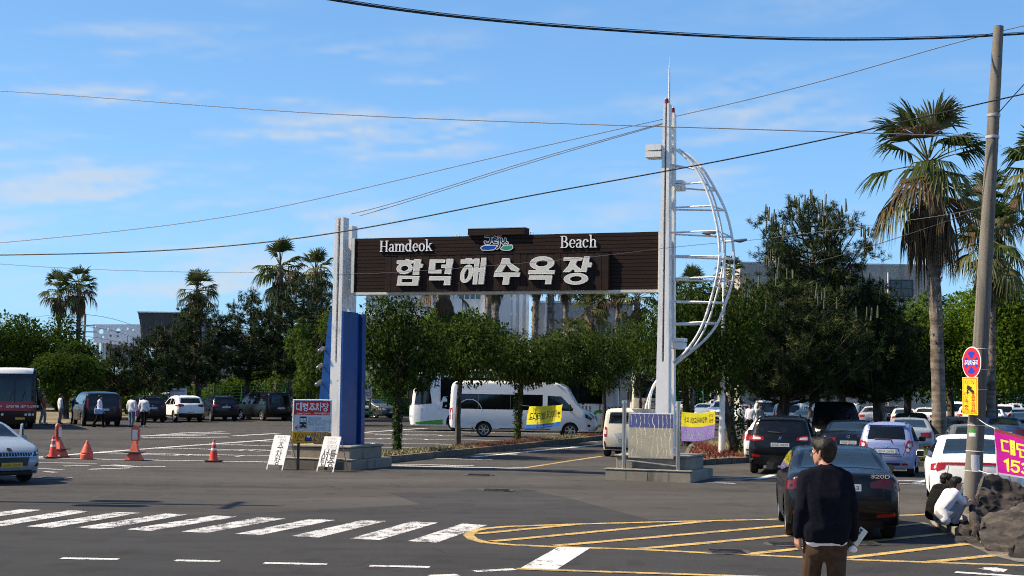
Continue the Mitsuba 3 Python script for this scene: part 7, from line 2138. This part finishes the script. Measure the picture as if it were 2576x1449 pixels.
part(k, 'roof', prism(a[0] - .1, a[0] + w * .75, a[0] + .7, a[0] + w * .35, 137.8, 142.2, at(420, 938, 138)[2], at(420, 925, 138)[2]), 'metal_dark')
k = thing('canopy', 'grey flat roofed shelter beside the white shed', 'building')
part(k, 'roof', BX(a[0] + w * .62, a[0] + w * 1.5, 136, 141, at(440, 965, 138)[2], at(440, 948, 138)[2]), 'metal_dark')
part(k, 'post', cat([BX(x, x + .15, 136.2, 136.35, 0, at(440, 965, 138)[2]) for x in (a[0] + w * .68, a[0] + w * 1.42)]), 'galvanised')

# the houses across the road, behind the camera: what the dark windows and car tails mirror
for x0, x1, y0, hh, m, lb in ((-74, -40, -24, 7.5, 'plaster_grey', 'grey shop house across the road, behind the camera, left end'), (-38, -14, -22, 10.2, 'plaster_beige', 'beige shop house across the road, behind the camera, second from the left'), (-12, 14, -23, 8.0, 'plaster_grey', 'grey shop house across the road, straight behind the camera'), (16, 40, -22, 11.0, 'plaster_beige', 'taller beige shop house across the road, behind the camera'), (42, 80, -25, 8.2, 'plaster_grey', 'grey shop house across the road, behind the camera, right end')):
    k = thing('shop_house', lb, 'building')
    part(k, 'wall', BX(x0, x1, y0 - 10, y0, .1, hh), m); part(k, 'parapet', BX(x0 - .2, x1 + .2, y0 - 10.1, y0 + .2, hh, hh + .4), 'plaster_pale')
    for z in np.arange(.9, hh - 2, 3.2):
        for i, x in enumerate(np.arange(x0 + 1.2, x1 - 3, 4.2)):
            part(part(k, 'window', BX(x, x + 2.8, y0 - .05, y0 + .03, z, z + 1.9), 'window_dark'), 'sill', BX(x - .1, x + 2.9, y0, y0 + .14, z - .12, z), 'plaster_pale')
# far utility pole
Y = 140
a, t = at(205, 985, Y), at(206, 790, Y)
k = thing('distant_pole', 'distant utility pole with transformers behind the palm pair', 'utility pole')
part(k, 'shaft', cyl((a[0], Y, 0), (a[0] + .1, Y, t[2]), .17, 8, .11), 'pole_concrete', 30)
part(k, 'crossarm', cat([BX(a[0] - w_, a[0] + w_, Y - .25, Y - .17, t[2] - d, t[2] - d + .12) for w_, d in ((1.0, 1.15), (1.35, 1.75))]), 'galvanised')
for sg in (-1, 1): part(k, 'transformer', cyl((a[0] + sg * .48, Y - .1, t[2] - 4.0), (a[0] + sg * .48, Y - .1, t[2] - 2.9), .28, 10), 'galvanised', 30)
# utility pole outside the view on the left; its shadow lies across the road
k = thing('utility_pole', 'concrete utility pole outside the left edge that throws a long shadow', 'utility pole')
B0 = np.array([-14.3, 28.9, 0])
part(k, 'shaft', tube([B0, B0 + (0, 0, 10.4)], [.18, .11], 12), 'pole_concrete', 30)
part(k, 'crossarm', BX(B0[0] - .06, B0[0] + .06, B0[1] - .9, B0[1] + .9, 9.4, 9.52), 'galvanised')
part(k, 'transformer', cat([cyl(B0 + (0, .55 * s, 6.6), B0 + (0, .55 * s, 7.6), .27, 12) for s in (-1, 1)]), 'galvanised', 30)

# green fence behind the parked row
k = thing('green_fence', 'green mesh fence on posts behind the parked row', 'fence')
fx = [at(px, 1040, 108) for px in (-60, 130, 300, 505, 607, 665, 728, 825, 912, 975)]
FA_ = np.array([at(500, 1000, 106)[0], 106.0]); 
for px in (470 - 110, 470, 538, 607, 665, 719, 778, 930, 974, 1040, 1100):
    Yp = 104 + (px - 470) * .022
    b_, t_ = at(px, 1045, Yp), at(px, 975 + (px - 470) * .004, Yp)
    part(k, 'post', cyl((b_[0], Yp, 0), (b_[0], Yp, t_[2]), .07, 7), 'green_fence', 30)
p0, p1 = np.array([at(360, 1000, 101.6)[0], 101.6]), np.array([at(1100, 1000, 117.9)[0], 117.9])
wr = [tube([(*p0, z), (*p1, z)], .018, 3, False) for z in np.arange(.3, 2.55, .22)]
L_ = np.linalg.norm(p1 - p0)
wr += [tube([(*(p0 + (p1 - p0) * t), .2), (*(p0 + (p1 - p0) * t), 2.5)], .013, 3, False) for t in np.arange(0, 1, .22 / L_)]
part(k, 'mesh', cat(wr), 'green_fence', kind='stuff')
k = thing('green_fence', 'green mesh fence far behind the cars on the right', 'fence')
p0, p1 = np.array([at(1700, 1000, 150)[0], 150.0]), np.array([at(2600, 1000, 150)[0], 150.0])
for i in range(14): q = p0 + (p1 - p0) * i / 13; part(k, 'post', cyl((*q, 0), (*q, 4.0), .08, 6), 'green_fence', 30)
part(k, 'mesh', cat([tube([(*p0, z), (*p1, z)], .025, 3, False) for z in np.arange(.4, 4, .3)] + [tube([(*(p0 + (p1 - p0) * t), .2), (*(p0 + (p1 - p0) * t), 4)], .02, 3, False) for t in np.arange(0, 1, 1 / 130)]), 'green_fence', kind='stuff')
for px, py, w_, h_, m, t, lb in ((922, 987, .75, .8, 'banner_edge', '252', 'small banner with red numbers on the fence right of the fin'), (449, 1000, 1.15, 1.25, 'sign_grey', '', 'grey notice panel on the fence behind the parked row'), (2290, 1010, .9, .6, 'banner_edge', '분양', 'small red and white banner on the far fence')):
    Yp = 101 if px < 1000 else 118
    q = at(px, py, Yp + (3 if px > 800 else 0)); k = thing('fence_banner', lb, 'banner'); M = upframe(q, 180)
    part(k, 'cloth', box(-w_ / 2, w_ / 2, -h_ / 2, h_ / 2, -.02, .0), m, False, M)
    if t: part(k, 'lettering', stand(flat(centred(text(t, .34, .05), 0, -.12)), (0, 0, .01), (1, 0, 0), (0, 1, 0)), 'cone_faded', False, M)
    else: part(k, 'lettering', stand(flat(sbox(-.45, .40, .45, .5).union(sbox(-.4, -.2, .2, -.02))), (0, 0, .01), (1, 0, 0), (0, 1, 0)), 'ink_grey', False, M)

# ================================================================ TREES
def tree_thing(name, label, cat_='tree', group=None): return thing(name, label, cat_, group)


MED = [(998, 1147, 5.5, 2.0, 2.35, 'first ivy wrapped tree of the flower bed, beside the blue fin'), (1152, 1131, 4.9, 2.2, 2.65, 'second tree of the flower bed, with a slim bent trunk'), (1302, 1117.5, 4.7, 2.2, 2.65, 'third tree of the flower bed, holding one end of the yellow banner'),
       (1415, 1100, 5.2, 2.3, 2.7, 'fourth tree of the flower bed, by the minibus nose'), (1517, 1090, 5.5, 2.4, 2.6, 'fifth tree of the flower bed, behind the minibus nose'), (1612, 1078, 7.0, 2.3, 2.3, 'tallest tree of the flower bed, just left of the mast')]
for i, (px, py, h, rr, cb, lb) in enumerate(MED):
    b = G(px, py); k = tree_thing('avenue_tree', lb)
    broadleaf(k, (b[0], b[1], .12), h, (rr, rr, cb, h), .105, (9800, 9000, 8600, 8800, 8600, 9000)[i], 40 + i, nclump=34, ivy=i in (0, 2), ln=.17, wd=.066, lean=((.12, .1), (.05, 0), (.25, 0), (.1, 0), (.1, 0), (-.1, 0))[i], trunk_h=cb + .4, pale=.34)
for px, py, h, cb, rr, ox, lb, n in ((1852, 1150, 6.6, 2.75, 2.6, -1.1, 'leafy avenue tree right of the sail with ivy on its trunk', 14000), (1728, 1122, 6.9, 2.9, 2.5, -.2, 'leafy avenue tree behind the mast with dark twin trunk', 12000)):
    b = G(px, py); k = tree_thing('avenue_tree', lb)
    broadleaf(k, (b[0], b[1], 0), h, (rr, rr, cb, h), .16, n, 60 + px, nclump=42, ivy=True, ln=.17, wd=.066, lean=(ox, 0), trunk_h=cb + .5, pale=.18)
b = G(762, 1068); k = tree_thing('small_tree', 'small glossy tree just left of the blue fin')
broadleaf(k, (b[0], b[1], 0), 6.2, (1.9, 1.9, 2.0, 6.9), .14, 5200, 77, nclump=22, ln=.24, wd=.10, lean=(.6, 0), mats=('leaf_green', 'leaf_glossy_pale'), pale=.4)
PL = [(271, 101, [(1.5, .8), (2.2, 2.3), (3.4, 2.3), (4.5, .5)], 42, (.5, 0), 'small crooked pine at the near end of the parked row'), (388, 101, [(1.9, .8), (2.7, 2.5), (4.2, 2.4), (5.4, 1.4), (6.2, .3)], 60, (.1, 0), 'low rounded pine behind the black crossover'), (499, 103, [(2.4, .9), (3.4, 2.7), (5.2, 2.6), (7.0, 1.9), (8.6, .3)], 78, (-.2, 0), 'tall pine with dark straight trunk behind the white SUV'),
      (622, 105, [(2.8, .8), (4.0, 2.5), (5.8, 2.7), (7.6, 1.9), (9.0, .3)], 76, (.2, 0), 'pine with forked trunk above the long dark van'), (727, 104, [(3.0, 1.0), (4.4, 2.8), (6.4, 2.8), (8.4, 1.9), (10.4, .3)], 84, (.3, 0), 'tallest pine of the left group, left of the blue fin'), (800, 108, [(3.4, 1.0), (5.0, 2.4), (7.4, 2.2), (10.0, .4)], 70, (-.1, 0), 'pine crown partly hidden behind the white gate pillar')]
for i, (px, Y, prof, n, ln_, lb) in enumerate(PL):
    b = at(px, 1045, Y); k = tree_thing('pine_tree', lb)
    pine(k, (b[0], Y, 0), prof, .19, n, 100 + i, per=22, candles=30, lean=ln_, ln=.24, wd=.034)
PR = [(1970, 62, [(2.3, 1.4), (3.3, 3.5), (4.8, 3.5), (6.0, 2.4), (7.0, .5)], 135, .27, (.2, 0), 'dense dark pine with thick trunk behind the black SUV'), (2044, 66, [(2.6, 1.0), (3.8, 2.8), (5.6, 2.7), (6.6, 1.9), (7.4, 2.5), (8.6, 2.5), (9.6, 1.9), (10.4, .9), (10.9, .3)], 135, .24, (-.1, 0), 'tallest pine on the right with many pale upright candles'),
      (2205, 67, [(2.4, 1.2), (3.2, 3.0), (4.6, 3.0), (6.0, 2.0), (7.4, .3)], 110, .22, (-.4, 0), 'dark pine with slim trunk behind the lilac hatchback'), (2120, 76, [(2.4, 1.2), (3.6, 3.0), (5.4, 2.8), (7.2, 1.4), (8.2, .4)], 90, .2, (0, 0), 'dark pine filling the gap behind the tall candled pine')]
for i, (px, Y, prof, n, tr_, ln_, lb) in enumerate(PR):
    b = at(px, 1060, Y); k = tree_thing('pine_tree', lb)
    pine(k, (b[0], Y, 0), prof, tr_, n, 130 + i, per=24, candles=(26, 60, 20, 14)[i], lean=ln_, ln=.25, wd=.024, rise=.42 if i == 1 else .15, cr=.042)
BL = [(2285, 78, 6.9, 3.4, 2.6, 'bright green broad tree right of the pines'), (2390, 82, 8.0, 3.4, 2.8, 'bright green broad tree behind the big palm trunk'), (2500, 76, 7.9, 3.2, 2.9, 'bright green broad tree behind the utility pole'), (2590, 70, 8.2, 3.2, 2.9, 'bright green broad tree at the right edge')]
for i, (px, Y, h, rr, cb, lb) in enumerate(BL):
    b = at(px, 1050, Y); k = tree_thing('broadleaf_tree', lb)
    broadleaf(k, (b[0], Y, 0), h, (rr, rr, cb, h), .2, 13000, 160 + i, ('leaf_green', 'leaf_bright'), .20, .11, nclump=44, droop=.1, pale=.5)
FB = [(2, 122, 7.4, 4.2, 1.2, 'large bright tree at the far left behind the coach'), (95, 126, 7.9, 4.0, 1.2, 'large rounded tree left of the palm pair'), (165, 124, 5.6, 3.0, 1.0, 'lower rounded tree behind the palm pair')]
for i, (px, Y, h, rr, cb, lb) in enumerate(FB):
    b = at(px, 1030, Y); k = tree_thing('broadleaf_tree', lb)
    broadleaf(k, (b[0], Y, 0), h, (rr, rr, cb, h), .25, 10000, 180 + i, ('leaf_hedge', 'leaf_green'), .30, .17, nclump=40, droop=.1, pale=.35)
b = at(165, 1040, 97); k = tree_thing('broadleaf_tree', 'low spreading tree above the people by the coach')
broadleaf(k, (b[0], 97, 0), 4.3, (2.6, 2.4, 1.3, 4.3), .2, 8000, 190, ('leaf_hedge', 'leaf_green'), .24, .13, nclump=36, droop=.2, pale=.4)
b = at(1150, 1000, 98); k = tree_thing('broadleaf_tree', 'domed yellow green tree below the sign centre')
broadleaf(k, (b[0], 98, 0), 7.6, (3.4, 3.2, 3.6, 7.6), .25, 11000, 191, ('leaf_green', 'leaf_bright'), .22, .13, nclump=44, droop=.1, pale=.5)
HB = [(556, 112, 2.6, 2.2), (600, 113, 3.4, 2.4), (655, 113, 4.3, 2.7), (715, 112, 4.6, 2.6), (775, 114, 4.2, 2.6), (440, 116, 2.9, 2.4), (340, 114, 2.7, 2.4), (230, 110, 2.4, 2.2), (930, 124, 4.2, 3.0), (1010, 128, 4.0, 3.0), (1090, 126, 4.4, 3.0)]
HT = ['round bush behind the dark SUV', 'bush between two pine trunks', 'tall bright bush left of the fin, first of three', 'tall bright bush left of the fin, second of three', 'bush just left of the blue fin', 'bush by the grey notice panel', 'bush behind the black crossover', 'bush behind the black van', 'bush behind the pale sedan right of the fin', 'bush behind the white SUV on higher ground', 'bush behind the coach front']
for i, (px, Y, h, rr) in enumerate(HB):
    b = at(px, 1030, Y); k = tree_thing('bush', 'green ' + HT[i], 'bush')
    broadleaf(k, (b[0], Y, 0), h, (rr, rr * .8, .1, h), .08, 5200, 200 + i, ('leaf_green', 'leaf_bright'), .20, .11, nclump=26, droop=.0, pale=.5, trunk_h=.8)
k = thing('distant_trees', 'far-off dark belt of trees closing the view behind the car park', 'trees', kind='stuff')
r = rng(9)
for nm, x0, x1, Y0, h0, h1, n, m in (('right_belt', at(1660, 1000, 165)[0], at(2900, 1000, 165)[0], 165, 4.5, 8.5, 30000, 'leaf_dark'), ('left_belt', at(-300, 1000, 175)[0], at(1000, 1000, 175)[0], 175, 1.5, 4.0, 16000, 'leaf_hedge')):
    x = r.uniform(x0, x1, n); hh = h0 + (h1 - h0) * meshkit.fbm(np.c_[x * .12, x * 0, x * 0], 4, 5)
    P = np.c_[x, Y0 + r.uniform(-2.5, 2.5, n), hh * r.random(n) ** .55]
    D = unit(r.normal(size=(n, 3))); N = unit(r.normal(size=(n, 3)) + (0, 0, 1)); N = unit(N - D * (N * D).sum(1, keepdims=True))
    put(f'{k}__{nm}', leaves(P, D, N, .45 + .3 * r.random(n), .3 + .1 * r.random(n)), m)
# palms: (px of the foot, distance, height of the crown's heart, radius of trunk, leaf length, lean in metres, label)
PM = [(2364, 57, 11.6, .30, 2.8, -.40, 27, 22, 'tall fan palm with brown skirt and thick bare trunk on the right', 26), (2488, 76, 12.4, .22, 2.1, .2, 28, 12, 'fan palm partly hidden behind the utility pole', 20), (2494, 66, 9.6, .22, 2.1, .1, 26, 12, 'lower fan palm just right of the utility pole', 20), (2620, 70, 13.4, .24, 2.4, 0, 26, 8, 'fan palm whose fronds reach in at the right edge', 16),
      (144, 128, 10.6, .23, 1.7, -.2, 28, 16, 'slim fan palm, left one of the close pair', 16), (192, 128, 10.9, .24, 1.8, -.15, 30, 14, 'slim fan palm, right one of the close pair', 16), (487, 122, 10.4, .26, 1.85, 0, 30, 10, 'fan palm rising alone above the pines', 16),
      (695, 112, 11.6, .3, 2.15, 0, 30, 14, 'fan palm above the pines left of the pillar', 16), (782, 116, 11.6, .3, 1.9, .1, 28, 10, 'fan palm close beside the white pillar', 16),
      (1112, 97, 9.6, .52, 2.0, 0, 22, 26, 'stout fan palm trunk below the board with hanging dead fronds', 16), (1222, 108, 11.6, .28, 1.5, .1, 22, 12, 'slim palm trunk before the hotel, left of two', 14), (1243, 104, 10.8, .28, 1.5, 0, 22, 16, 'slim palm trunk before the hotel, right of two', 14),
      (1341, 112, 11.6, .30, 1.5, .1, 24, 16, 'palm trunk just right of the hotel corner', 14), (1380, 112, 12.0, .32, 1.5, .1, 24, 14, 'palm trunk standing before the grey building duct', 14), (1418, 116, 11.6, .26, 1.5, .1, 24, 14, 'palm trunk in the middle of the grey building', 14),
      (1478, 104, 8.4, .42, 1.7, 0, 30, 18, 'full crowned stout palm before the grey building', 16), (1512, 112, 10.2, .26, 1.5, 0, 26, 14, 'thin palm right of the stout one', 14), (1552, 118, 11.4, .26, 1.5, 0, 24, 12, 'thin palm near the right end of the board', 14), (1600, 112, 9.7, .3, 1.9, 0, 28, 8, 'green headed palm just left of the mast', 14),
      (1735, 88, 8.5, .3, 1.7, 0, 28, 12, 'fan palm seen through the sail ladder', 16), (1838, 104, 10.8, .28, 1.5, 0, 24, 10, 'fan palm crown behind the lamp heads', 14), (1425, 96, 6.2, .3, 1.2, 0, 20, 0, 'young low fan palm before the grey building', 14), (2215, 88, 7.3, .3, 1.5, 0, 24, 16, 'short shaggy palm at the shoulder of the pine', 14)]
for i, (px, Y, h, r0, R, ln_, n, sk, lb, ns) in enumerate(PM):
    b = at(px, 1050, Y); k = tree_thing('palm_tree', lb, 'palm')
    palm(k, (b[0], Y, 0), h, r0 * .92, R, 300 + i, n, (ln_, 0), sk, nseg=ns)

# ================================================================ PEOPLE
man_j = dict(pelvis=(0, 0, .98), belly=(.015, 0, 1.12), chest=(.01, 0, 1.33), neck=(-.01, 0, 1.515), head=(.035, .01, 1.668), ls=(-.005, .195, 1.44), rs=(-.005, -.195, 1.44), lh=(0, .095, .93), rh=(0, -.095, .93),
             le=(-.05, .235, 1.17), lw=(.02, .245, .935), re=(-.03, -.235, 1.16), rw=(.10, -.29, .90), lk=(.10, .105, .50), la=(.02, .11, .09), lt=(.17, .13, .04), rk=(-.02, -.10, .50), ra=(-.16, -.11, .12), rt=(-.02, -.12, .04),
             ld=(.15, .02, -.95), lx=(.9, .3, 0), rd=(.62, -.22, -.62), rx=(.4, -.75, .35))
Mm = frame(at(2076, 1300, 13.2)[0], 13.2, .15, -4, .985)
k = thing('person', 'man in navy jacket and brown trousers walking away with phone in hand', 'person')
hd_ = unit(np.array([.62, .78, -.03]))
t = np.asarray
J = man_j
jack = [[V((-.005, .150, 1.455), .078), V((-.005, -.150, 1.455), .078), V((-.02, .05, 1.495), .07), V((-.02, -.05, 1.495), .07), V((-.015, .10, 1.28), .135), V((-.015, -.10, 1.28), .135)],
        [V((-.015, .10, 1.28), .135), V((-.015, -.10, 1.28), .135), V((-.01, .115, 1.02), .125), V((-.01, -.115, 1.02), .125), V((.03, 0, 1.0), .15), V((-.05, .06, 1.0), .12), V((-.05, -.06, 1.0), .12)],
        [V((-.03, .10, 1.0), .13), V((-.03, -.10, 1.0), .13), V((.03, .10, 1.0), .13), V((.03, -.10, 1.0), .13), V((-.03, .095, .93), .115), V((-.03, -.095, .93), .115), V((.03, .095, .93), .115), V((.03, -.095, .93), .115)],
        [V((-.02, .035, 1.515), .060), V((-.02, -.035, 1.515), .060), V((.02, 0, 1.51), .06)]]
for a in 'lr':
    e, w = t(J[a + 'e'], float), t(J[a + 'w'], float)
    s0 = t(J[a + 's'], float) * (1, .92, 1)
    jack += [[V(s0, .080), V((s0 + e) / 2, .072), V(e, .066)], [V(e, .066), V(e * .2 + w * .8, .056)], [V(e * .2 + w * .8, .056), V(w, .043)]]
tee = [[V((s_ * .03, q_ * .095, z_), .108) for s_ in (-1, 1) for q_ in (-1, 1) for z_ in (.945, .912)]]
at_ = person(k, Mm, J, [('jacket', 'cloth_navy', jack), ('shirt', 'cloth_white', tee), ('trousers', 'cloth_brown', [[V((0, y_, z_), .112) for y_ in (-.075, .075) for z_ in (.90, .80)]] + legs(J, .016, 1.0)), ('shoes', 'cloth_black', shoes(J))], hd_, edge=.018, fine=True, skin='skin_warm')
gl_ = [cyl(at_(.112, .055 * s, .022, 1)[:3], at_(.114, .055 * s, .022, 1)[:3], .001, 4) for s in (1,)]
part(k, 'glasses', cat([tube([at_(0.0, .088, .028, 0)[:3], at_(.10, .076, .026, 0)[:3]], .004, 5), tube([at_(.0, -.088, .028, 0)[:3], at_(.10, -.076, .026, 0)[:3]], .004, 5), tube([at_(.10, .076, .026, 0)[:3], at_(.118, 0, .022, 0)[:3], at_(.10, -.076, .026, 0)[:3]], .006, 5)] + [box(-.02, .02, -.018, .018, -.002, .002).apply_transform(stand(box(0, 1, 0, 1, 0, 1), (0, 0, 0), (1, 0, 0), (0, 0, 1)) and np.eye(4)).apply_translation(at_(.112, .035 * s, .012, 0)[:3]) for s in (1, -1)]), 'ink_black', 30, Mm)
for s in (1, -1):
    part(k, 'eye', trimesh.creation.icosphere(2, .012).apply_translation(at_(.082, .030 * s, .012, 0)[:3]), 'sign_white', True, Mm); part(k, 'eyebrow', tube([at_(.089, .018 * s, .036, 0)[:3], at_(.080, .046 * s, .036, 0)[:3]], .005, 5), 'hair', 30, Mm)
part(k, 'lips', tube([at_(.083, .018, -.056, 0)[:3], at_(.092, 0, -.054, 0)[:3], at_(.083, -.018, -.056, 0)[:3]], .006, 6), 'cone_faded', 30, Mm)
# what he holds
rw = t(J['rw'], float) + unit(t(J['rd'], float)) * .075
HM = np.eye(4); pu = unit(np.array([.05, -.60, .80])); pr_ = unit(np.cross(pu, [-1.0, .0, .15])); HM[:3, 0], HM[:3, 1], HM[:3, 2], HM[:3, 3] = pr_, pu, np.cross(pr_, pu), rw + np.array([-.05, -.035, .06])
k = thing('phone', 'pale green phone with two lens rings held in the right hand', 'phone')
part(k, 'case', box(-.040, .040, -.085, .085, -.005, .005, .004), 'phone_white', False, Mm @ HM)
for s in (.058, .028): part(k, 'lens', lathe([(.014, 0), (.014, .003), (.001, .003)], 14, (-.020, s, .006)), 'ink_black', 30, Mm @ HM)
part(k, 'camera_island', box(-.036, -.004, .012, .075, .005, .0075, .001), 'phone_white', False, Mm @ HM)
k = thing('sunglasses_case', 'small black and white pouch held together with the phone', 'pouch')
part(k, 'pouch', joined([[V(rw + (-.03, .05, .02), .045), V(rw + (-.01, .02, -.05), .04), V(rw + (0, .055, -.02), .04)]], .02, 3, .006, 30), 'ink_black', True, Mm)
part(k, 'white_lining', joined([[V(rw + (-.045, .03, -.035), .026), V(rw + (-.03, .0, -.06), .028), V(rw + (-.05, .045, -.06), .02)]], .02, 3, .006, 30), 'sign_white', True, Mm)


def crouch(lean=.0, arms=.0):
    return dict(pelvis=(0, 0, .19), belly=(.05, 0, .32), chest=(.19 + lean, 0, .50), neck=(.27 + lean, 0, .655), head=(.345 + lean, 0, .775), ls=(.24 + lean, .165, .60), rs=(.24 + lean, -.165, .60), lh=(.05, .10, .16), rh=(.05, -.10, .16),
                lk=(.42, .14, .46), la=(.22, .13, .07), lt=(.40, .15, .03), rk=(.42, -.13, .46), ra=(.22, -.12, .07), rt=(.40, -.14, .03), le=(.40, .22, .40), lw=(.60, .10, .42), re=(.42, -.21, .40), rw=(.62, -.06, .43), ld=(.9, -.3, -.1), rd=(.9, .3, -.1), lx=(0, .3, .9), rx=(0, -.3, .9))


b = at(2388, 1322, 25.2)
Ms = frame(b[0] - .16, 25.2, .125, 78, .90); J = crouch()
k = thing('person', 'dark haired person in white T-shirt crouching on the kerb by the boulders', 'person')
tee = shell(J, sleeve=.72, hem=.06, puff=.022)
person(k, Ms, J, [('t_shirt', 'cloth_white', tee), ('trousers', 'cloth_grey', legs(J, .02)), ('shoes', 'cloth_black', shoes(J))], (.95, -.22, -.05), edge=.02, fine=True, long_hair=True, skin='skin_warm')
b = at(2366, 1310, 26.0)
Ms = frame(b[0] - .14, 26.0, .125, 72, .92); J = crouch(-.03)
k = thing('person', 'person in black hooded sweatshirt crouching beside the white T-shirt', 'person')
hood = shell(J, sleeve=1.9, hem=.06, puff=.032) + [[V((.15, .09, .62), .06), V((.15, -.09, .62), .06), V((.13, 0, .65), .07), V((.22, 0, .64), .07)]]
person(k, Ms, J, [('hooded_sweatshirt', 'cloth_black', hood), ('trousers', 'cloth_black', legs(J, .02)), ('shoes', 'cloth_grey', shoes(J))], (.85, -.45, -.10), edge=.02, fine=True)
FAR = [(150, 1066, 84, 60, 'cloth_white', 'cloth_grey', .06, 'person in white top and patterned trousers by the low tree'), (183, 1067, 84, 85, 'cloth_slate', 'cloth_slate', .03, 'man in slate blue shirt standing by the black van'), (249, 1076, 79, 84, 'cloth_white', 'cloth_black', .28, 'woman in white blouse striding past the black van'), (330, 1070, 80, 20, 'cloth_white', 'cloth_denim', .05, 'person in white shirt and blue jeans by the black crossover'),
       (361, 1069, 81, 10, 'cloth_white', 'cloth_black', .08, 'person in white shirt and black trousers, rightmost of the left group'), (107, 1074, 84, 100, 'cloth_rust', 'cloth_grey', .10, 'person in rust red top beside the coach'),
       (1887, 1062, 84, 210, 'cloth_white', 'cloth_black', .03, 'person in white with dark vest in the right hand group'), (1912, 1061, 84, 150, 'cloth_grey', 'cloth_black', .03, 'person in grey shirt carrying a cloth in the right hand group'), (1900, 1058, 90, 190, 'cloth_blue', 'cloth_slate', .04, 'person in pale blue behind the right hand group'), (1866, 1058, 92, 170, 'cloth_white', 'cloth_slate', .03, 'person in white at the left of the right hand group')]
for px, py, Y, hdg, top, bot, st, lb in FAR:
    b = at(px, py, Y); J = standing(st)
    k = thing('person', lb, 'person')
    person(k, frame(b[0], Y, 0, hdg, .98), J, [('shirt', top, shell(J, sleeve=1.7 if top != 'cloth_rust' else .6, hem=.04)), ('trousers', bot, legs(J, .02)), ('shoes', 'cloth_white' if px in (107, 361) else 'cloth_black', shoes(J))], edge=.06)
    if px == 249:
        q = thing('shoulder_bag', 'pale blue shoulder bag of the striding woman', 'bag')
        MB_ = frame(b[0], Y, 0, hdg, .98)
        part(q, 'bag', box(-.22, .22, -.38, -.28, .72, 1.02, .03), 'cloth_blue', False, MB_); part(q, 'strap', tube([(-.18, -.33, 1.02), (-.04, -.22, 1.45), (.16, -.33, 1.02)], .015, 5), 'cloth_blue', 30, MB_)
    if px == 330:
        q = thing('shoulder_bag', 'dark pink bag hanging beside the jeans wearer', 'bag')
        part(q, 'bag', box(-.12, .12, -.40, -.28, .62, .95, .04), 'cloth_pink', False, frame(b[0], Y, 0, hdg, .98))
    if px == 1912:
        q = thing('cloth', 'white cloth carried by the person in grey', 'cloth')
        part(q, 'drape', box(.16, .24, -.22, .14, .62, 1.05, .03), 'cloth_white', False, frame(b[0], Y, 0, hdg, .98))

# ================================================================ OVERHEAD WIRES
def wire(label, pts, rr, m, name='overhead_wire', sides=5):
    p = np.array([at(*q) for q in pts])
    put(thing(name, label, 'wire'), tube(smooth_curve(p, 60), rr, sides), m, 30)


wire('thick black bundled cable sweeping across the top of the sky', [(700, -25, 22), (1000, 24, 23), (1288, 56, 24.2), (1600, 80, 25.5), (1900, 96, 27), (2200, 99.5, 28.5), (2450, 92, 29.5), (2700, 74, 31)], .021, 'wire_dark', 'overhead_cable', 7)
wire('thin wire lashed along the thick cable', [(700, -30, 22), (1000, 19, 23), (1288, 51, 24.2), (1600, 75, 25.5), (1900, 91.5, 27), (2200, 95, 28.5), (2450, 88, 29.5), (2700, 69, 31)], .008, 'wire_dark', 'overhead_cable')
wire('grey wire running level to the upper clamp of the utility pole', [(-120, 223, 46), (400, 257, 42), (800, 285, 39), (1250, 305, 36), (1680, 319, 33), (2100, 332, 31), (2500, 346, 29.5)], .012, 'wire_grey')
wire('grey wire rising behind the mast top', [(-120, 622, 60), (300, 581, 58), (600, 540, 56), (900, 477, 53), (1300, 383, 50), (1680, 297, 47), (2100, 195, 43), (2460, 93, 40), (2700, 40, 38)], .015, 'wire_grey')
wire('black wire crossing in front of the pillar and mast', [(-120, 643, 33), (200, 638, 32.5), (430, 629, 32), (860, 583, 31), (1300, 499, 30.5), (1700, 426, 30), (2150, 334, 29.6), (2480, 258, 29.3), (2700, 210, 29)], .015, 'wire_dark')
for d in (0, 7): wire('twisted wire from pillar top to mast, %s' % ('upper one' if not d else 'lower one'), [(884 + d * 3, 538 + d * .7, 42.6), (1000, 508 + d, 42), (1250, 430 + d * .8, 41), (1480, 362 + d * .6, 40), (1668, 310 + d * .3, 39.6)], .012, 'wire_grey')
wire('pale thin wire crossing the name board', [(850, 690, 37), (1000, 685, 37), (1250, 667, 37), (1500, 645, 37), (1660, 626, 37.2), (1870, 606, 40), (2100, 578, 36), (2330, 548, 33), (2470, 520, 30)], .006, 'wire_grey')
wire('dark wire running down behind the palm to the pine', [(2030, 664, 50), (2150, 632, 48), (2320, 578, 46), (2480, 520, 43), (2620, 455, 40)], .012, 'wire_dark')
wire('wire leaving the utility pole towards the upper right', [(2498, 300, 29.5), (2540, 252, 29), (2620, 165, 28)], .010, 'wire_dark')
wire('faint low wire over the left palms', [(-100, 655, 120), (200, 676, 118), (540, 685, 115), (640, 685, 113)], .02, 'wire_grey')
for dy in (795, 825, 850): wire('far wire behind the palm pair, %s' % {795: 'upper', 825: 'middle', 850: 'lower'}[dy], [(-100, dy + 12, 160), (60, dy + 6, 150), (206, dy - 4, 140), (330, dy + 22, 150)], .02, 'wire_grey')
for dz, nm in ((9.6, 'upper'), (8.3, 'lower')):
    p = [np.array([B0[0] + x, B0[1] + .3 * x * (0 if x < 0 else .05), dz - .012 * x * (30 - x) * (1 if x > 0 else 0) * .2]) for x in (-30, 0)]
    put(thing('overhead_wire', 'wire outside the view on the left, %s one on the shadow pole' % nm, 'wire'), tube(p, .015, 5), 'wire_dark', 30)
